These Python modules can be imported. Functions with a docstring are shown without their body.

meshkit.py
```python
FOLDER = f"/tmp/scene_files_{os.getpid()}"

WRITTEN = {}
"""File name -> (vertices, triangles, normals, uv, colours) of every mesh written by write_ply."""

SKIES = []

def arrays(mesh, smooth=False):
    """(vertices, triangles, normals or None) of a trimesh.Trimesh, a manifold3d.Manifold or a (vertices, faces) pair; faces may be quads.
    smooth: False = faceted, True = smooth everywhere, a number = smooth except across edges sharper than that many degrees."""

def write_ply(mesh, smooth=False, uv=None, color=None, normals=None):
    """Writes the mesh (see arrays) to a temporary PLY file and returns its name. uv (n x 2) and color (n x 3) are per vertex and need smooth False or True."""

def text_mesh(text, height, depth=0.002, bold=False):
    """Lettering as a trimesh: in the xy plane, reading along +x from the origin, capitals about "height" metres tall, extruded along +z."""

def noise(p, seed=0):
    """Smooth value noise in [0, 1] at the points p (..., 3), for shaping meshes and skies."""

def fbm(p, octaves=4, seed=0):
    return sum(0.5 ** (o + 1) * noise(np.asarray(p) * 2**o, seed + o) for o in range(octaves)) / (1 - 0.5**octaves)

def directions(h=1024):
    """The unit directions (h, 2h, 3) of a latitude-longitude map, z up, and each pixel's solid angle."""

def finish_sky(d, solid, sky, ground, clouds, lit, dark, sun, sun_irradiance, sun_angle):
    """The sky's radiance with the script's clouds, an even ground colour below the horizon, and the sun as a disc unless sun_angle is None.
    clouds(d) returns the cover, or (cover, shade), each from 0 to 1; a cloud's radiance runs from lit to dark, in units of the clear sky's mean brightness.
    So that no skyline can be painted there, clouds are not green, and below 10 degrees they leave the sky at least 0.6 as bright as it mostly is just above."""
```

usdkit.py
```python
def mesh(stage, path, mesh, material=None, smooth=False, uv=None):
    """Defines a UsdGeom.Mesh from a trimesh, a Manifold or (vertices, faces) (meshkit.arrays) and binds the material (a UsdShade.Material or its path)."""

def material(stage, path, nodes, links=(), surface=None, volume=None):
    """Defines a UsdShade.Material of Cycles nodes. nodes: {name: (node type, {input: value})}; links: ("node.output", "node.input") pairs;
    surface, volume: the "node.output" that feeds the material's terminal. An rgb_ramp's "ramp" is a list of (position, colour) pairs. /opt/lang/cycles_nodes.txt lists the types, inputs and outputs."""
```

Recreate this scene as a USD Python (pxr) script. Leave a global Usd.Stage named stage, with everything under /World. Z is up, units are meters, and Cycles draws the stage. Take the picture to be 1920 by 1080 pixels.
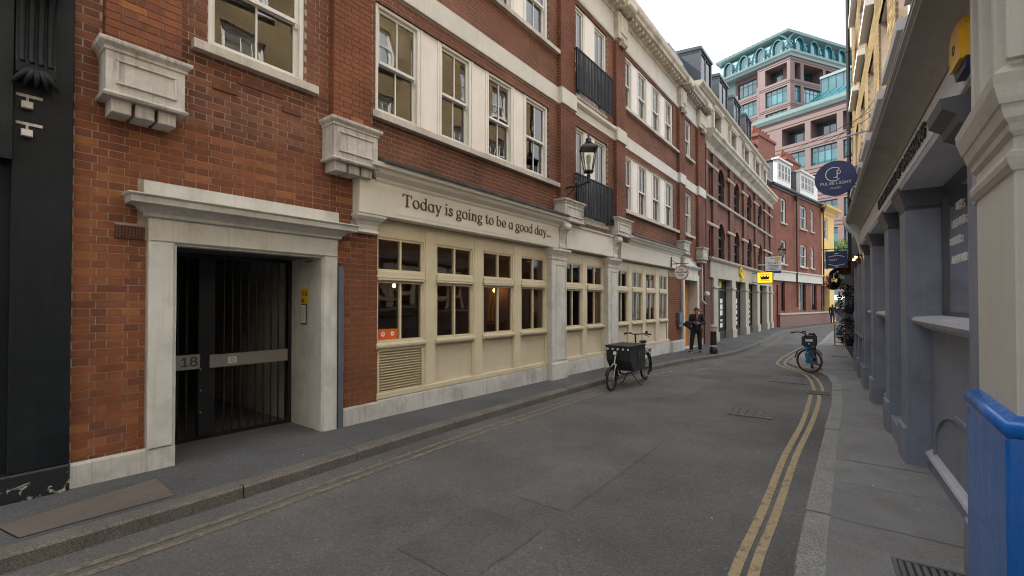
import math, random, numpy as np, trimesh, shapely, shapely.geometry as sg, shapely.ops as so
from shapely import affinity
import manifold3d as m3
import usdkit, meshkit
from pxr import Usd, UsdGeom, UsdLux, UsdShade, Gf, Sdf, Vt

stage = Usd.Stage.CreateInMemory()
UsdGeom.SetStageUpAxis(stage, UsdGeom.Tokens.z)
UsdGeom.SetStageMetersPerUnit(stage, 1.0)
UsdGeom.Xform.Define(stage, '/World')
UsdGeom.Scope.Define(stage, '/World/Looks')
rng = random.Random(7)
nrg = np.random.default_rng(11)

# ---------------------------------------------------------------- camera, sky, sun, exposure
FPX, CX, CY, PITCH, CAMZ = 850.0, 960.0, 556.873, 0.75, 1.8       # a 16 mm lens
cam = UsdGeom.Camera.Define(stage, '/World/camera')
cam.CreateHorizontalApertureAttr(36.0); cam.CreateVerticalApertureAttr(20.25)
cam.CreateFocalLengthAttr(FPX / 1920 * 36.0)
cam.CreateVerticalApertureOffsetAttr((CY - 540.0) / 1920 * 36.0)
cam.CreateClippingRangeAttr(Gf.Vec2f(0.05, 2000))
cam.AddTranslateOp().Set(Gf.Vec3d(0, 0, CAMZ)); cam.AddRotateXOp().Set(90 + PITCH)
cam.CreateExposureAttr(1.6)
SUN_AZ, SUN_EL = math.radians(-64), math.radians(47)              # azimuth = atan2(x, y)
sx, sy, sz = math.sin(SUN_AZ) * math.cos(SUN_EL), math.cos(SUN_AZ) * math.cos(SUN_EL), math.sin(SUN_EL)
dome = UsdLux.DomeLight.Define(stage, '/World/sky')
dome.GetPrim().SetCustomDataByKey('kind', 'structure'); dome.GetPrim().SetCustomDataByKey('label', 'pale hazy white sky above the street')
sky = usdkit.material(stage, '/World/Looks/sky', {
    'sky': ('sky_texture', {'sky_type': 'single_scattering', 'sun_disc': False, 'sun_elevation': SUN_EL, 'sun_rotation': SUN_AZ, 'aerosol_density': 3.0}),
    'co': ('texture_coordinate', {}), 'no': ('noise_texture', {'scale': 2.2, 'detail': 5.0, 'roughness': 0.55}),
    'ra': ('rgb_ramp', {'ramp': [(0.3, (0.82,) * 3), (0.7, (0.97,) * 3)]}),
    'z': ('separate_xyz', {}), 'zr': ('rgb_ramp', {'ramp': [(0., (.33,) * 3), (1., (1.,) * 3)]}), 'cl': ('mix_color', {'blend_type': 'multiply', 'fac': 1., 'b': (12.6,13.0,13.5), 'use_clamp_result': False}), 'mx': ('mix_color', {}),
    'bg': ('background_shader', {'strength': 0.06})},
    [('co.generated', 'no.vector'), ('no.fac', 'ra.fac'), ('co.generated', 'z.vector'), ('z.z', 'zr.fac'), ('zr.color', 'cl.a'), ('cl.result', 'mx.b'), ('ra.color', 'mx.fac'), ('sky.color', 'mx.a'), ('mx.result', 'bg.color')], surface='bg.background')
UsdShade.MaterialBindingAPI.Apply(dome.GetPrim()).Bind(sky)
sun = UsdLux.DistantLight.Define(stage, '/World/sun')
sun.CreateNormalizeAttr(True); sun.CreateIntensityAttr(1.0); sun.CreateAngleAttr(1.0); sun.CreateColorAttr(Gf.Vec3f(1.0, 0.95, 0.87))
q = Gf.Rotation(Gf.Vec3d(0, 0, 1), Gf.Vec3d(sx, sy, sz)).GetQuat()
sun.AddOrientOp().Set(Gf.Quatf(q))

# ---------------------------------------------------------------- frames, mesh builder
class Fr:
    """s runs along a wall, o outwards from it, z up."""
    def __init__(self, org, d, out):
        self.org, self.d, self.out = np.array([*org[:2], 0.0]), np.array([*d[:2], 0.0]), np.array([*out[:2], 0.0])
    def P(self, s, o, z):
        s, o, z = np.broadcast_arrays(np.asarray(s, float), np.asarray(o, float), np.asarray(z, float))
        return self.org + s[..., None] * self.d + o[..., None] * self.out + z[..., None] * np.array([0, 0, 1.0])
    def ret(self, s, o, side=-1):
        """frame of the return (reveal) at s: its s runs outwards from o; it faces along side * d"""
        return Fr(self.P(s, o, 0), self.out, side * self.d)
W = Fr((0, 0), (1, 0), (0, 1))                                       # the world itself

class MB:
    def __init__(self): self.v, self.f, self.n = [], [], 0
    def add(self, v, f, fix=True):
        v, f = np.asarray(v, float), np.asarray(f, int)
        if len(f) == 0: return self
        if f.shape[1] == 4: f = np.vstack([f[:, [0, 1, 2]], f[:, [0, 2, 3]]])
        if fix:
            c = v - v.mean(0)
            if np.einsum('ij,ij->i', c[f[:, 0]], np.cross(c[f[:, 1]], c[f[:, 2]])).sum() < 0: f = f[:, ::-1]
        self.v.append(v); self.f.append(f + self.n); self.n += len(v); return self
    def tm(self, m, fix=False): return self.add(m.vertices, m.faces, fix)
    def box(self, F, s0, s1, o0, o1, z0, z1):
        v = F.P([s0, s1, s1, s0, s0, s1, s1, s0], [o0, o0, o1, o1, o0, o0, o1, o1], [z0] * 4 + [z1] * 4)
        return self.add(v, [[0, 3, 2, 1], [4, 5, 6, 7], [0, 1, 5, 4], [1, 2, 6, 5], [2, 3, 7, 6], [3, 0, 4, 7]])
    def cbox(self, F, s0, s1, o0, o1, z0, z1, c=.01):
        """box with its front edges chamfered by c"""
        v = np.vstack([F.P([s0, s1, s1, s0], [o0] * 4, [z0, z0, z1, z1]), F.P([s0, s1, s1, s0], [o1 - c] * 4, [z0, z0, z1, z1]), F.P([s0 + c, s1 - c, s1 - c, s0 + c], [o1] * 4, [z0 + c, z0 + c, z1 - c, z1 - c])])
        f = [[0, 3, 2, 1], [8, 9, 10, 11]]
        for a in (0, 4):
            f += [[a + i, a + (i + 1) % 4, a + 4 + (i + 1) % 4, a + 4 + i] for i in range(4)]
        return self.add(v, f)
    def crown(self, F, s0, s1, o, prof, ob=-.05):
        """moulding with mitred returns round the box s0..s1, front at o; prof = [(projection, z)] upwards or downwards"""
        n, v = len(prof), []
        for p, z in prof:
            v.append(F.P([s0 - p, s0 - p, s1 + p, s1 + p], [ob, o + p, o + p, ob], [z] * 4))
        f = []
        for i in range(n - 1):
            a, b = 4 * i, 4 * i + 4
            f += [[a + k, a + (k + 1) % 4, b + (k + 1) % 4, b + k] for k in range(4)]
        e = 4 * (n - 1)
        f += [[3, 2, 1, 0], [e, e + 1, e + 2, e + 3]]
        return self.add(np.vstack(v), f)
    def prof(self, F, s0, s1, pts):
        """closed profile [(o, z)] extruded from s0 to s1"""
        m = trimesh.creation.extrude_polygon(sg.Polygon(pts), 1.0, engine='earcut')
        v = m.vertices
        return self.add(F.P(s0 + (s1 - s0) * v[:, 2], v[:, 0], v[:, 1]), m.faces)
    def poly(self, F, shape, o0, o1):
        """shapely shape in (s, z) extruded from o0 to o1"""
        for g in getattr(shape, 'geoms', [shape]):
            if g.is_empty or g.area < 1e-7: continue
            m = trimesh.creation.extrude_polygon(g, 1.0, engine='earcut'); v = m.vertices
            self.add(F.P(v[:, 0], o0 + (o1 - o0) * v[:, 2], v[:, 1]), m.faces)
        return self
    def cyl(self, a, b, r, r2=None, n=10):
        a, b = np.asarray(a, float), np.asarray(b, float); r2 = r if r2 is None else r2
        t = (b - a) / max(np.linalg.norm(b - a), 1e-9); u = np.cross(t, [0, 0, 1.0] if abs(t[2]) < .9 else [1.0, 0, 0]); u /= np.linalg.norm(u); w = np.cross(t, u)
        an = np.arange(n) * 2 * math.pi / n; ring = np.cos(an)[:, None] * u + np.sin(an)[:, None] * w
        v = np.vstack([a + r * ring, b + r2 * ring]); i = np.arange(n); j = (i + 1) % n
        f = [[i_, j_, n + j_] for i_, j_ in zip(i, j)] + [[i_, n + j_, n + i_] for i_, j_ in zip(i, j)] + [[0, k + 1, k] for k in range(1, n - 1)] + [[n, n + k, n + k + 1] for k in range(1, n - 1)]
        return self.add(v, f)
    def tube(self, pts, r, n=8):
        pts = np.asarray(pts, float); k = len(pts)
        t = np.gradient(pts, axis=0); t /= np.linalg.norm(t, axis=1)[:, None] + 1e-12
        u = np.cross(t[0], [0, 0, 1.0] if abs(t[0][2]) < .9 else [1.0, 0, 0]); rings, an = [], np.arange(n) * 2 * math.pi / n
        rr = np.broadcast_to(r, k)
        for i in range(k):
            u = u - (u @ t[i]) * t[i]; u /= np.linalg.norm(u); w = np.cross(t[i], u)
            rings.append(pts[i] + rr[i] * (np.cos(an)[:, None] * u + np.sin(an)[:, None] * w))
        f = []
        for i in range(k - 1):
            for a in range(n):
                b = (a + 1) % n; f += [[i * n + a, i * n + b, (i + 1) * n + b], [i * n + a, (i + 1) * n + b, (i + 1) * n + a]]
        e = (k - 1) * n
        f += [[0, a + 1, a] for a in range(1, n - 1)] + [[e, e + a, e + a + 1] for a in range(1, n - 1)]
        return self.add(np.vstack(rings), f)
    def lathe(self, c, prof, n=16, axis=(0, 0, 1)):
        """prof = [(r, h)] about the axis through c"""
        ax = np.asarray(axis, float); ax /= np.linalg.norm(ax); u = np.cross(ax, [0, 0, 1.0] if abs(ax[2]) < .9 else [1.0, 0, 0]); u /= np.linalg.norm(u); w = np.cross(ax, u)
        an = np.arange(n) * 2 * math.pi / n; ring = np.cos(an)[:, None] * u + np.sin(an)[:, None] * w; k = len(prof)
        v = np.vstack([np.asarray(c, float) + max(r, 1e-4) * ring + h * ax for r, h in prof]); f = []
        for i in range(k - 1):
            for a in range(n):
                b = (a + 1) % n; f += [[i * n + a, i * n + b, (i + 1) * n + b], [i * n + a, (i + 1) * n + b, (i + 1) * n + a]]
        e = (k - 1) * n
        f += [[0, a + 1, a] for a in range(1, n - 1)] + [[e, e + a, e + a + 1] for a in range(1, n - 1)]
        return self.add(v, f)
    def ball(self, c, r, sub=2):
        m = trimesh.creation.icosphere(sub, 1.0); return self.add(m.vertices * np.asarray(r) + np.asarray(c), m.faces)
    def torus(self, c, axis, R, r, n=32, k=8):
        ax = np.asarray(axis, float); ax /= np.linalg.norm(ax)
        an = np.linspace(0, 2 * math.pi, k, endpoint=False)
        return self._torus(c, ax, [(R + r * math.cos(a), r * math.sin(a)) for a in an], n)
    def _torus(self, c, ax, prof, n):
        u = np.cross(ax, [0, 0, 1.0] if abs(ax[2]) < .9 else [1.0, 0, 0]); u /= np.linalg.norm(u); w = np.cross(ax, u)
        k = len(prof); v = []
        for a in np.arange(n) * 2 * math.pi / n:
            e = math.cos(a) * u + math.sin(a) * w; v += [np.asarray(c) + p * e + h * ax for p, h in prof]
        f = []
        for i in range(n):
            j = (i + 1) % n
            for a in range(k):
                b = (a + 1) % k; f += [[i * k + a, j * k + a, j * k + b], [i * k + a, j * k + b, i * k + b]]
        return self.add(np.array(v), f)
    def sheet(self, pts, fix=None):
        """open grid (n x m x 3) of points"""
        g = np.asarray(pts, float); n, m = g.shape[:2]; i = np.arange(n * m).reshape(n, m)
        f = np.stack([i[:-1, :-1], i[1:, :-1], i[1:, 1:], i[:-1, 1:]], -1).reshape(-1, 4)
        return self.add(g.reshape(-1, 3), f, False)
    def arrays(self): return np.vstack(self.v), np.vstack(self.f)
    def __bool__(self): return bool(self.v)

# ---------------------------------------------------------------- the scene's prims
taken, base = {}, {}
def fresh(parent, name):
    k = taken.get((parent, name), 0); taken[(parent, name)] = k + 1
    return f'{parent}/{name}' + (f'_{k:03d}' if k else '')
def tag(prim, **kw):
    for k, v in kw.items():
        if v: prim.SetCustomDataByKey(k, v)
    return prim
def thing(name, label, category, loc=(0, 0, 0), group=None):
    path = fresh('/World', name); x = UsdGeom.Xform.Define(stage, path); x.AddTranslateOp().Set(Gf.Vec3d(*map(float, loc)))
    base[path] = np.array(loc, float); tag(x.GetPrim(), label=label, category=category, group=group); return path
def obj(name, mesh, material, parent='/World', smooth=False, **kw):
    """one Mesh prim. kw: label, category, group, kind"""
    path = fresh(parent, name); b = base.get(parent, np.zeros(3)); base[path] = b
    v, f = mesh.arrays() if isinstance(mesh, MB) else (np.asarray(mesh.vertices), np.asarray(mesh.faces))
    pr = usdkit.mesh(stage, path, (v - b, f), MAT[material], smooth=smooth)
    tag(pr.GetPrim(), **kw); return path
def group_part(name, parent):
    path = fresh(parent, name); UsdGeom.Xform.Define(stage, path); base[path] = base.get(parent, np.zeros(3)); return path
_c, _s = math.cos(math.radians(PITCH)), math.sin(math.radians(PITCH))
def project(p):
    p = np.asarray(p, float); x, y, z = p[..., 0], p[..., 1], p[..., 2] - CAMZ
    zf = np.maximum(y * _c + z * _s, 1e-3); return CX + FPX * x / zf, CY - FPX * (-y * _s + z * _c) / zf, zf

# ---------------------------------------------------------------- materials
MAT = {}
def pm(name, col, rough=.6, var=.18, scale=2.5, dirt=0., dirtcol=(.09, .075, .06), bump=.0, bscale=90., streak=0., metal=0., spec=.5, grain=0., gscale=220., coat=0.):
    """painted / stone / metal surface: base colour that wanders with two noises, dirt patches and vertical streaks of dirt, fine relief"""
    col = np.array(col, float)
    N = {'g': ('geometry', {}), 'n': ('noise_texture', {'scale': scale, 'detail': 7., 'roughness': .62}),
         'r': ('rgb_ramp', {'ramp': [(.25, tuple(col * (1 - var))), (.5, tuple(col)), (.75, tuple(np.minimum(col * (1 + var * .7), .95)))]}),
         'p': ('principled_bsdf', {'roughness': rough, 'metallic': metal, 'specular_ior_level': spec, 'coat_weight': coat})}
    L = [('g.position', 'n.vector'), ('n.fac', 'r.fac')]; out = 'r.color'
    if dirt:
        N['dn'] = ('noise_texture', {'scale': 1.7, 'detail': 9., 'roughness': .7}); N['dr'] = ('rgb_ramp', {'ramp': [(.48, (0,) * 3), (.72, (dirt,) * 3)]}); N['dm'] = ('mix_color', {'b': dirtcol})
        L += [('g.position', 'dn.vector'), ('dn.fac', 'dr.fac'), ('dr.color', 'dm.fac'), (out, 'dm.a')]; out = 'dm.result'
    if streak:
        N['sm'] = ('mapping', {'scale': (14., 14., .7)}); N['sn'] = ('noise_texture', {'scale': 1.6, 'detail': 6., 'roughness': .65}); N['sr'] = ('rgb_ramp', {'ramp': [(.5, (0,) * 3), (.78, (streak,) * 3)]}); N['sx'] = ('mix_color', {'b': dirtcol})
        L += [('g.position', 'sm.vector'), ('sm.vector', 'sn.vector'), ('sn.fac', 'sr.fac'), ('sr.color', 'sx.fac'), (out, 'sx.a')]; out = 'sx.result'
    if grain:
        N['gn'] = ('noise_texture', {'scale': gscale, 'detail': 2., 'roughness': .6}); N['gr'] = ('rgb_ramp', {'ramp': [(.3, (1 - grain,) * 3), (.7, (1 + grain,) * 3)]}); N['gm'] = ('mix_color', {'blend_type': 'multiply', 'fac': 1., 'use_clamp_result': False})
        L += [('g.position', 'gn.vector'), ('gn.fac', 'gr.fac'), (out, 'gm.a'), ('gr.color', 'gm.b')]; out = 'gm.result'
    if bump:
        N['bn'] = ('noise_texture', {'scale': bscale, 'detail': 4., 'roughness': .6}); N['b'] = ('bump', {'strength': .6, 'distance': bump})
        L += [('g.position', 'bn.vector'), ('bn.fac', 'b.height'), ('b.normal', 'p.normal')]
    L.append((out, 'p.base_color'))
    MAT[name] = usdkit.material(stage, f'/World/Looks/{name}', N, L, surface='p.BSDF'); return name
def lamp(name, col, strength):
    MAT[name] = usdkit.material(stage, f'/World/Looks/{name}', {'e': ('emission', {'color': col, 'strength': strength})}, [], surface='e.emission')
def pane(name, ior, tint=(.92, .95, .94), wob=.0006, rough=0.):
    MAT[name] = usdkit.material(stage, f'/World/Looks/{name}', {
        'g': ('geometry', {}), 'n': ('noise_texture', {'scale': 1.3, 'detail': 1.}), 'b': ('bump', {'strength': 1., 'distance': wob * 10}),
        't': ('transparent_bsdf', {'color': tint}), 'gl': ('glossy_bsdf', {'color': (.95, .95, .95), 'roughness': rough}), 'f': ('fresnel', {'IOR': ior}), 'm': ('mix_closure', {})},
        [('g.position', 'n.vector'), ('n.fac', 'b.height'), ('b.normal', 'gl.normal'), ('f.fac', 'm.fac'), ('t.BSDF', 'm.closure1'), ('gl.BSDF', 'm.closure2')], surface='m.closure')
def brick_mat(name, tones, mortar=None, scale_w=.235, row=.076, rough=.85, island=False, rot=None):
    """island: each brick of a joined mesh takes a tone of its own; else, for far walls, a brick pattern along (x+y, z) of the wall frame"""
    if island:
        ramp = [(i / (len(tones) - 1), t) for i, t in enumerate(tones)]
        N = {'g': ('geometry', {}), 'r': ('rgb_ramp', {'ramp': ramp}), 'n': ('noise_texture', {'scale': 30., 'detail': 5., 'roughness': .7}), 'k': ('rgb_ramp', {'ramp': [(.3, (.72,) * 3), (.7, (1.2,) * 3)]}),
             'w': ('noise_texture', {'scale': .9, 'detail': 5., 'roughness': .6}), 'wr': ('rgb_ramp', {'ramp': [(.33, (.58,) * 3), (.63, (1.12,) * 3)]}), 'm': ('mix_color', {'blend_type': 'multiply', 'fac': 1., 'use_clamp_result': False}), 'm2': ('mix_color', {'blend_type': 'multiply', 'fac': 1., 'use_clamp_result': False}),
             'b': ('bump', {'strength': .7, 'distance': .004}), 'p': ('principled_bsdf', {'roughness': rough, 'specular_ior_level': .25})}
        L = [('g.random_per_island', 'r.fac'), ('g.position', 'n.vector'), ('n.fac', 'k.fac'), ('g.position', 'w.vector'), ('w.fac', 'wr.fac'), ('r.color', 'm.a'), ('k.color', 'm.b'), ('m.result', 'm2.a'), ('wr.color', 'm2.b'), ('m2.result', 'p.base_color'), ('n.fac', 'b.height'), ('b.normal', 'p.normal')]
    else:
        a = rot
        N = {'g': ('geometry', {}), 'vr': ('vector_rotate', {'rotate_type': 'z_axis', 'angle': -a}), 'sx': ('separate_xyz', {}), 'cx': ('combine_xyz', {}),
             'br': ('brick_texture', {'color1': tones[0], 'color2': tones[1], 'mortar': mortar, 'scale': 1., 'mortar_size': .006, 'mortar_smooth': .3, 'bias': -.2, 'brick_width': scale_w, 'row_height': row, 'offset': .5}),
             'w': ('noise_texture', {'scale': .8, 'detail': 7., 'roughness': .65}), 'wr': ('rgb_ramp', {'ramp': [(.3, (.62,) * 3), (.7, (1.2,) * 3)]}), 'm': ('mix_color', {'blend_type': 'multiply', 'fac': 1., 'use_clamp_result': False}),
             'n2': ('noise_texture', {'scale': 25., 'detail': 3.}), 'b': ('bump', {'strength': .5, 'distance': .004}), 'p': ('principled_bsdf', {'roughness': rough, 'specular_ior_level': .25})}
        L = [('g.position', 'vr.vector'), ('vr.vector', 'sx.vector'), ('sx.x', 'cx.x'), ('sx.z', 'cx.y'), ('cx.vector', 'br.vector'), ('g.position', 'w.vector'), ('w.fac', 'wr.fac'), ('br.color', 'm.a'), ('wr.color', 'm.b'), ('m.result', 'p.base_color'), ('g.position', 'n2.vector'), ('n2.fac', 'b.height'), ('b.normal', 'p.normal')]
    MAT[name] = usdkit.material(stage, f'/World/Looks/{name}', N, L, surface='p.BSDF')
STONE = (.62, .59, .52)
pm('render_white', (.60, .58, .52), .75, .12, 2.2, dirt=.55, dirtcol=(.22, .19, .15), bump=.003, bscale=60, streak=.3, grain=.06)
pm('stone_box', (.56, .53, .48), .8, .14, 3., dirt=.6, dirtcol=(.13, .105, .08), bump=.004, bscale=80, streak=.8, grain=.08)
pm('plinth_white', (.60, .58, .53), .75, .14, 2., dirt=.6, dirtcol=(.2, .16, .12), bump=.005, bscale=50, streak=.5, grain=.08)
pm('band_stone', (.56, .53, .47), .8, .1, 2., dirt=.35, dirtcol=(.3, .25, .19), bump=.003, streak=.25, grain=.06)
pm('sill_stone', (.50, .45, .38), .85, .18, 5., dirt=.7, dirtcol=(.17, .14, .11), bump=.004, streak=.4, grain=.1)
pm('cornice_stone', (.52, .47, .38), .85, .2, 3., dirt=.8, dirtcol=(.12, .1, .08), bump=.006, bscale=40, streak=.5, grain=.08)
pm('joinery', (.66, .63, .57), .45, .07, 3., dirt=.2, dirtcol=(.4, .35, .28), streak=.12)
pm('mullion_pink', (.72, .66, .60), .5, .06, 3., dirt=.2, dirtcol=(.45, .38, .3), streak=.2)
pm('cream', (.66, .57, .39), .42, .07, 2., dirt=.25, dirtcol=(.4, .32, .2), streak=.18)
pm('cream_panel', (.64, .55, .40), .4, .07, 1.6, dirt=.25, dirtcol=(.4, .31, .22), streak=.15)
pm('fascia_cream', (.68, .64, .54), .5, .05, 1.5, dirt=.22, dirtcol=(.45, .4, .3), streak=.15)
pm('letter_brown', (.07, .04, .025), .6, .1)
pm('lead', (.06, .062, .065), .45, .3, 6., dirt=.6, dirtcol=(.25, .25, .24), metal=.4, bump=.004, bscale=20)
pm('mortar', (.36, .285, .215), .95, .25, 4., dirt=.5, dirtcol=(.16, .12, .09), grain=.1)
pm('steel_channel', (.12, .14, .16), .45, .15, 6., dirt=.4, metal=.2)
pm('black_paint', (.012, .013, .014), .35, .3, 6., dirt=.3, dirtcol=(.05, .045, .04), bump=.002)
pm('gate_black', (.010, .010, .011), .4, .3, 9., dirt=.4, dirtcol=(.04, .035, .03))
pm('brushed_metal', (.42, .40, .36), .38, .12, 5., metal=.7, dirt=.3, dirtcol=(.2, .18, .15))
pm('number_grey', (.09, .085, .08), .5, .1)
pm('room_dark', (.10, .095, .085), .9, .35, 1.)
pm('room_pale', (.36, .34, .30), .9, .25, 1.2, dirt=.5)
pm('blind', (.55, .52, .45), .9, .08)
pm('cafe_wall', (.34, .335, .34), .8, .4, .8)
pm('cafe_floor', (.22, .17, .12), .5, .3, 2.)
pm('wood_dark', (.09, .045, .02), .5, .3, 8.)
pm('iron', (.014, .014, .016), .4, .3, 12.)
pm('railing_grey', (.014, .015, .02), .6, .2, 8., spec=.2)
pm('slate', (.085, .09, .10), .6, .35, 5., dirt=.5, dirtcol=(.16, .16, .15), bump=.006, bscale=14)
pm('orange_door', (.66, .22, .01), .35, .06, 2.)
pm('orange_sticker', (.70, .13, .02), .4, .05)
pm('white_plain', (.75, .74, .71), .5, .05)
pm('sign_white', (.74, .74, .72), .4, .04, dirt=.1)
pm('sign_yellow', (.75, .50, .02), .4, .05)
pm('sign_red', (.50, .05, .03), .4, .05)
pm('sign_black', (.015, .015, .015), .4, .05)
def asphalt(name, base_, dark, grain, speck):
    """aggregate in bitumen: grains, a few pale stones, patches and faint dark stains"""
    b_ = np.array(base_)
    MAT[name] = usdkit.material(stage, f'/World/Looks/{name}', {
        'g': ('geometry', {}), 'n': ('noise_texture', {'scale': .55, 'detail': 8., 'roughness': .62}), 'r': ('rgb_ramp', {'ramp': [(.28, tuple(b_ * .66)), (.5, tuple(b_)), (.7, tuple(b_ * 1.3))]}),
        'v': ('voronoi_texture', {'scale': 105.}), 'vs': ('separate_color', {}), 'vr': ('rgb_ramp', {'ramp': [(0., (1 - grain,) * 3), (.55, (1.,) * 3), (.93, (1 + grain,) * 3), (.965, (1 + grain,) * 3), (.975, (speck,) * 3)]}),
        'n2': ('noise_texture', {'scale': 38., 'detail': 4., 'roughness': .7}), 'r2': ('rgb_ramp', {'ramp': [(.32, (.82,) * 3), (.68, (1.18,) * 3)]}),
        'n3': ('noise_texture', {'scale': 1.15, 'detail': 9., 'roughness': .68, 'distortion': .8}), 'r3': ('rgb_ramp', {'ramp': [(.60, (0,) * 3), (.72, (.62,) * 3)]}),
        'm1': ('mix_color', {'blend_type': 'multiply', 'fac': 1., 'use_clamp_result': False}), 'm2': ('mix_color', {'blend_type': 'multiply', 'fac': 1., 'use_clamp_result': False}), 'm3': ('mix_color', {'b': dark}),
        'ad': ('math', {'math_type': 'add'}), 'bp': ('bump', {'strength': .7, 'distance': .008}), 'p': ('principled_bsdf', {'roughness': .86, 'specular_ior_level': .35})},
        [('g.position', 'n.vector'), ('n.fac', 'r.fac'), ('g.position', 'v.vector'), ('v.color', 'vs.color'), ('vs.r', 'vr.fac'), ('g.position', 'n2.vector'), ('n2.fac', 'r2.fac'), ('g.position', 'n3.vector'), ('n3.fac', 'r3.fac'),
         ('r.color', 'm1.a'), ('vr.color', 'm1.b'), ('m1.result', 'm2.a'), ('r2.color', 'm2.b'), ('m2.result', 'm3.a'), ('r3.color', 'm3.fac'), ('m3.result', 'p.base_color'), ('v.distance', 'ad.value1'), ('n2.fac', 'ad.value2'), ('ad.value', 'bp.height'), ('bp.normal', 'p.normal')], surface='p.BSDF')
asphalt('asphalt', (.132, .126, .121), (.062, .060, .058), .15, 1.6)
asphalt('asphalt_path', (.105, .105, .108), (.15, .14, .125), .14, 1.5)
pm('paving_grey', (.19, .185, .18), .8, .2, .9, dirt=.6, dirtcol=(.13, .11, .085), bump=.003, bscale=120, grain=.24, gscale=80., streak=0)
pm('slab_pink', (.145, .124, .104), .85, .25, 1.2, dirt=.5, dirtcol=(.09, .08, .07), bump=.004, bscale=130, grain=.25, gscale=200.)
pm('kerb_granite', (.15, .135, .115), .85, .25, 3., dirt=.5, dirtcol=(.07, .06, .05), bump=.006, bscale=90, grain=.45, gscale=75.)
pm('kerb_grey', (.24, .235, .215), .85, .2, 3., dirt=.4, dirtcol=(.12, .11, .1), bump=.006, bscale=90, grain=.5, gscale=70.)
pm('ground_far', (.12, .115, .11), .9, .2, .3)
pm('cast_iron', (.10, .10, .10), .6, .3, 8., dirt=.4, bump=.003)
pm('line_white_worn', (.36, .36, .34), .8, .35, 8., dirt=.8, dirtcol=(.10, .1, .095), grain=.4, gscale=120)
def worn_line(name, col, wear):
    """road paint worn away so that the asphalt shows through"""
    MAT[name] = usdkit.material(stage, f'/World/Looks/{name}', {
        'g': ('geometry', {}), 'n': ('noise_texture', {'scale': 14., 'detail': 8., 'roughness': .75}), 'r': ('rgb_ramp', {'ramp': [(wear - .1, (0,) * 3), (wear + .1, (1,) * 3)]}),
        'n2': ('noise_texture', {'scale': 150., 'detail': 2.}), 'c2': ('rgb_ramp', {'ramp': [(.3, (.6,) * 3), (.7, (1.25,) * 3)]}), 'mm': ('mix_color', {'blend_type': 'multiply', 'fac': 1.}),
        'm': ('mix_color', {'a': (.10, .095, .09), 'b': col}), 'p': ('principled_bsdf', {'roughness': .8, 'specular_ior_level': .3})},
        [('g.position', 'n.vector'), ('n.fac', 'r.fac'), ('r.color', 'm.fac'), ('g.position', 'n2.vector'), ('n2.fac', 'c2.fac'), ('m.result', 'mm.a'), ('c2.color', 'mm.b'), ('mm.result', 'p.base_color')], surface='p.BSDF')
worn_line('line_yellow', (.42, .33, .19), .40)
worn_line('line_yellow_faded', (.24, .205, .145), .46)
worn_line('line_white', (.5, .5, .48), .55)
pane('glass_upper', 2.5); pane('glass_shop', 2.0); pane('glass_far', 1.9); pane('glass_lamp', 1.3)
ORANGE = [(.215, .074, .034), (.25, .087, .039), (.27, .098, .041), (.22, .078, .042), (.175, .062, .037), (.29, .11, .042), (.24, .080, .036)]
BROWN = [(.185, .072, .043), (.21, .084, .049), (.155, .062, .040), (.195, .075, .043), (.225, .094, .052), (.135, .056, .039), (.205, .079, .045)]
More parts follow.
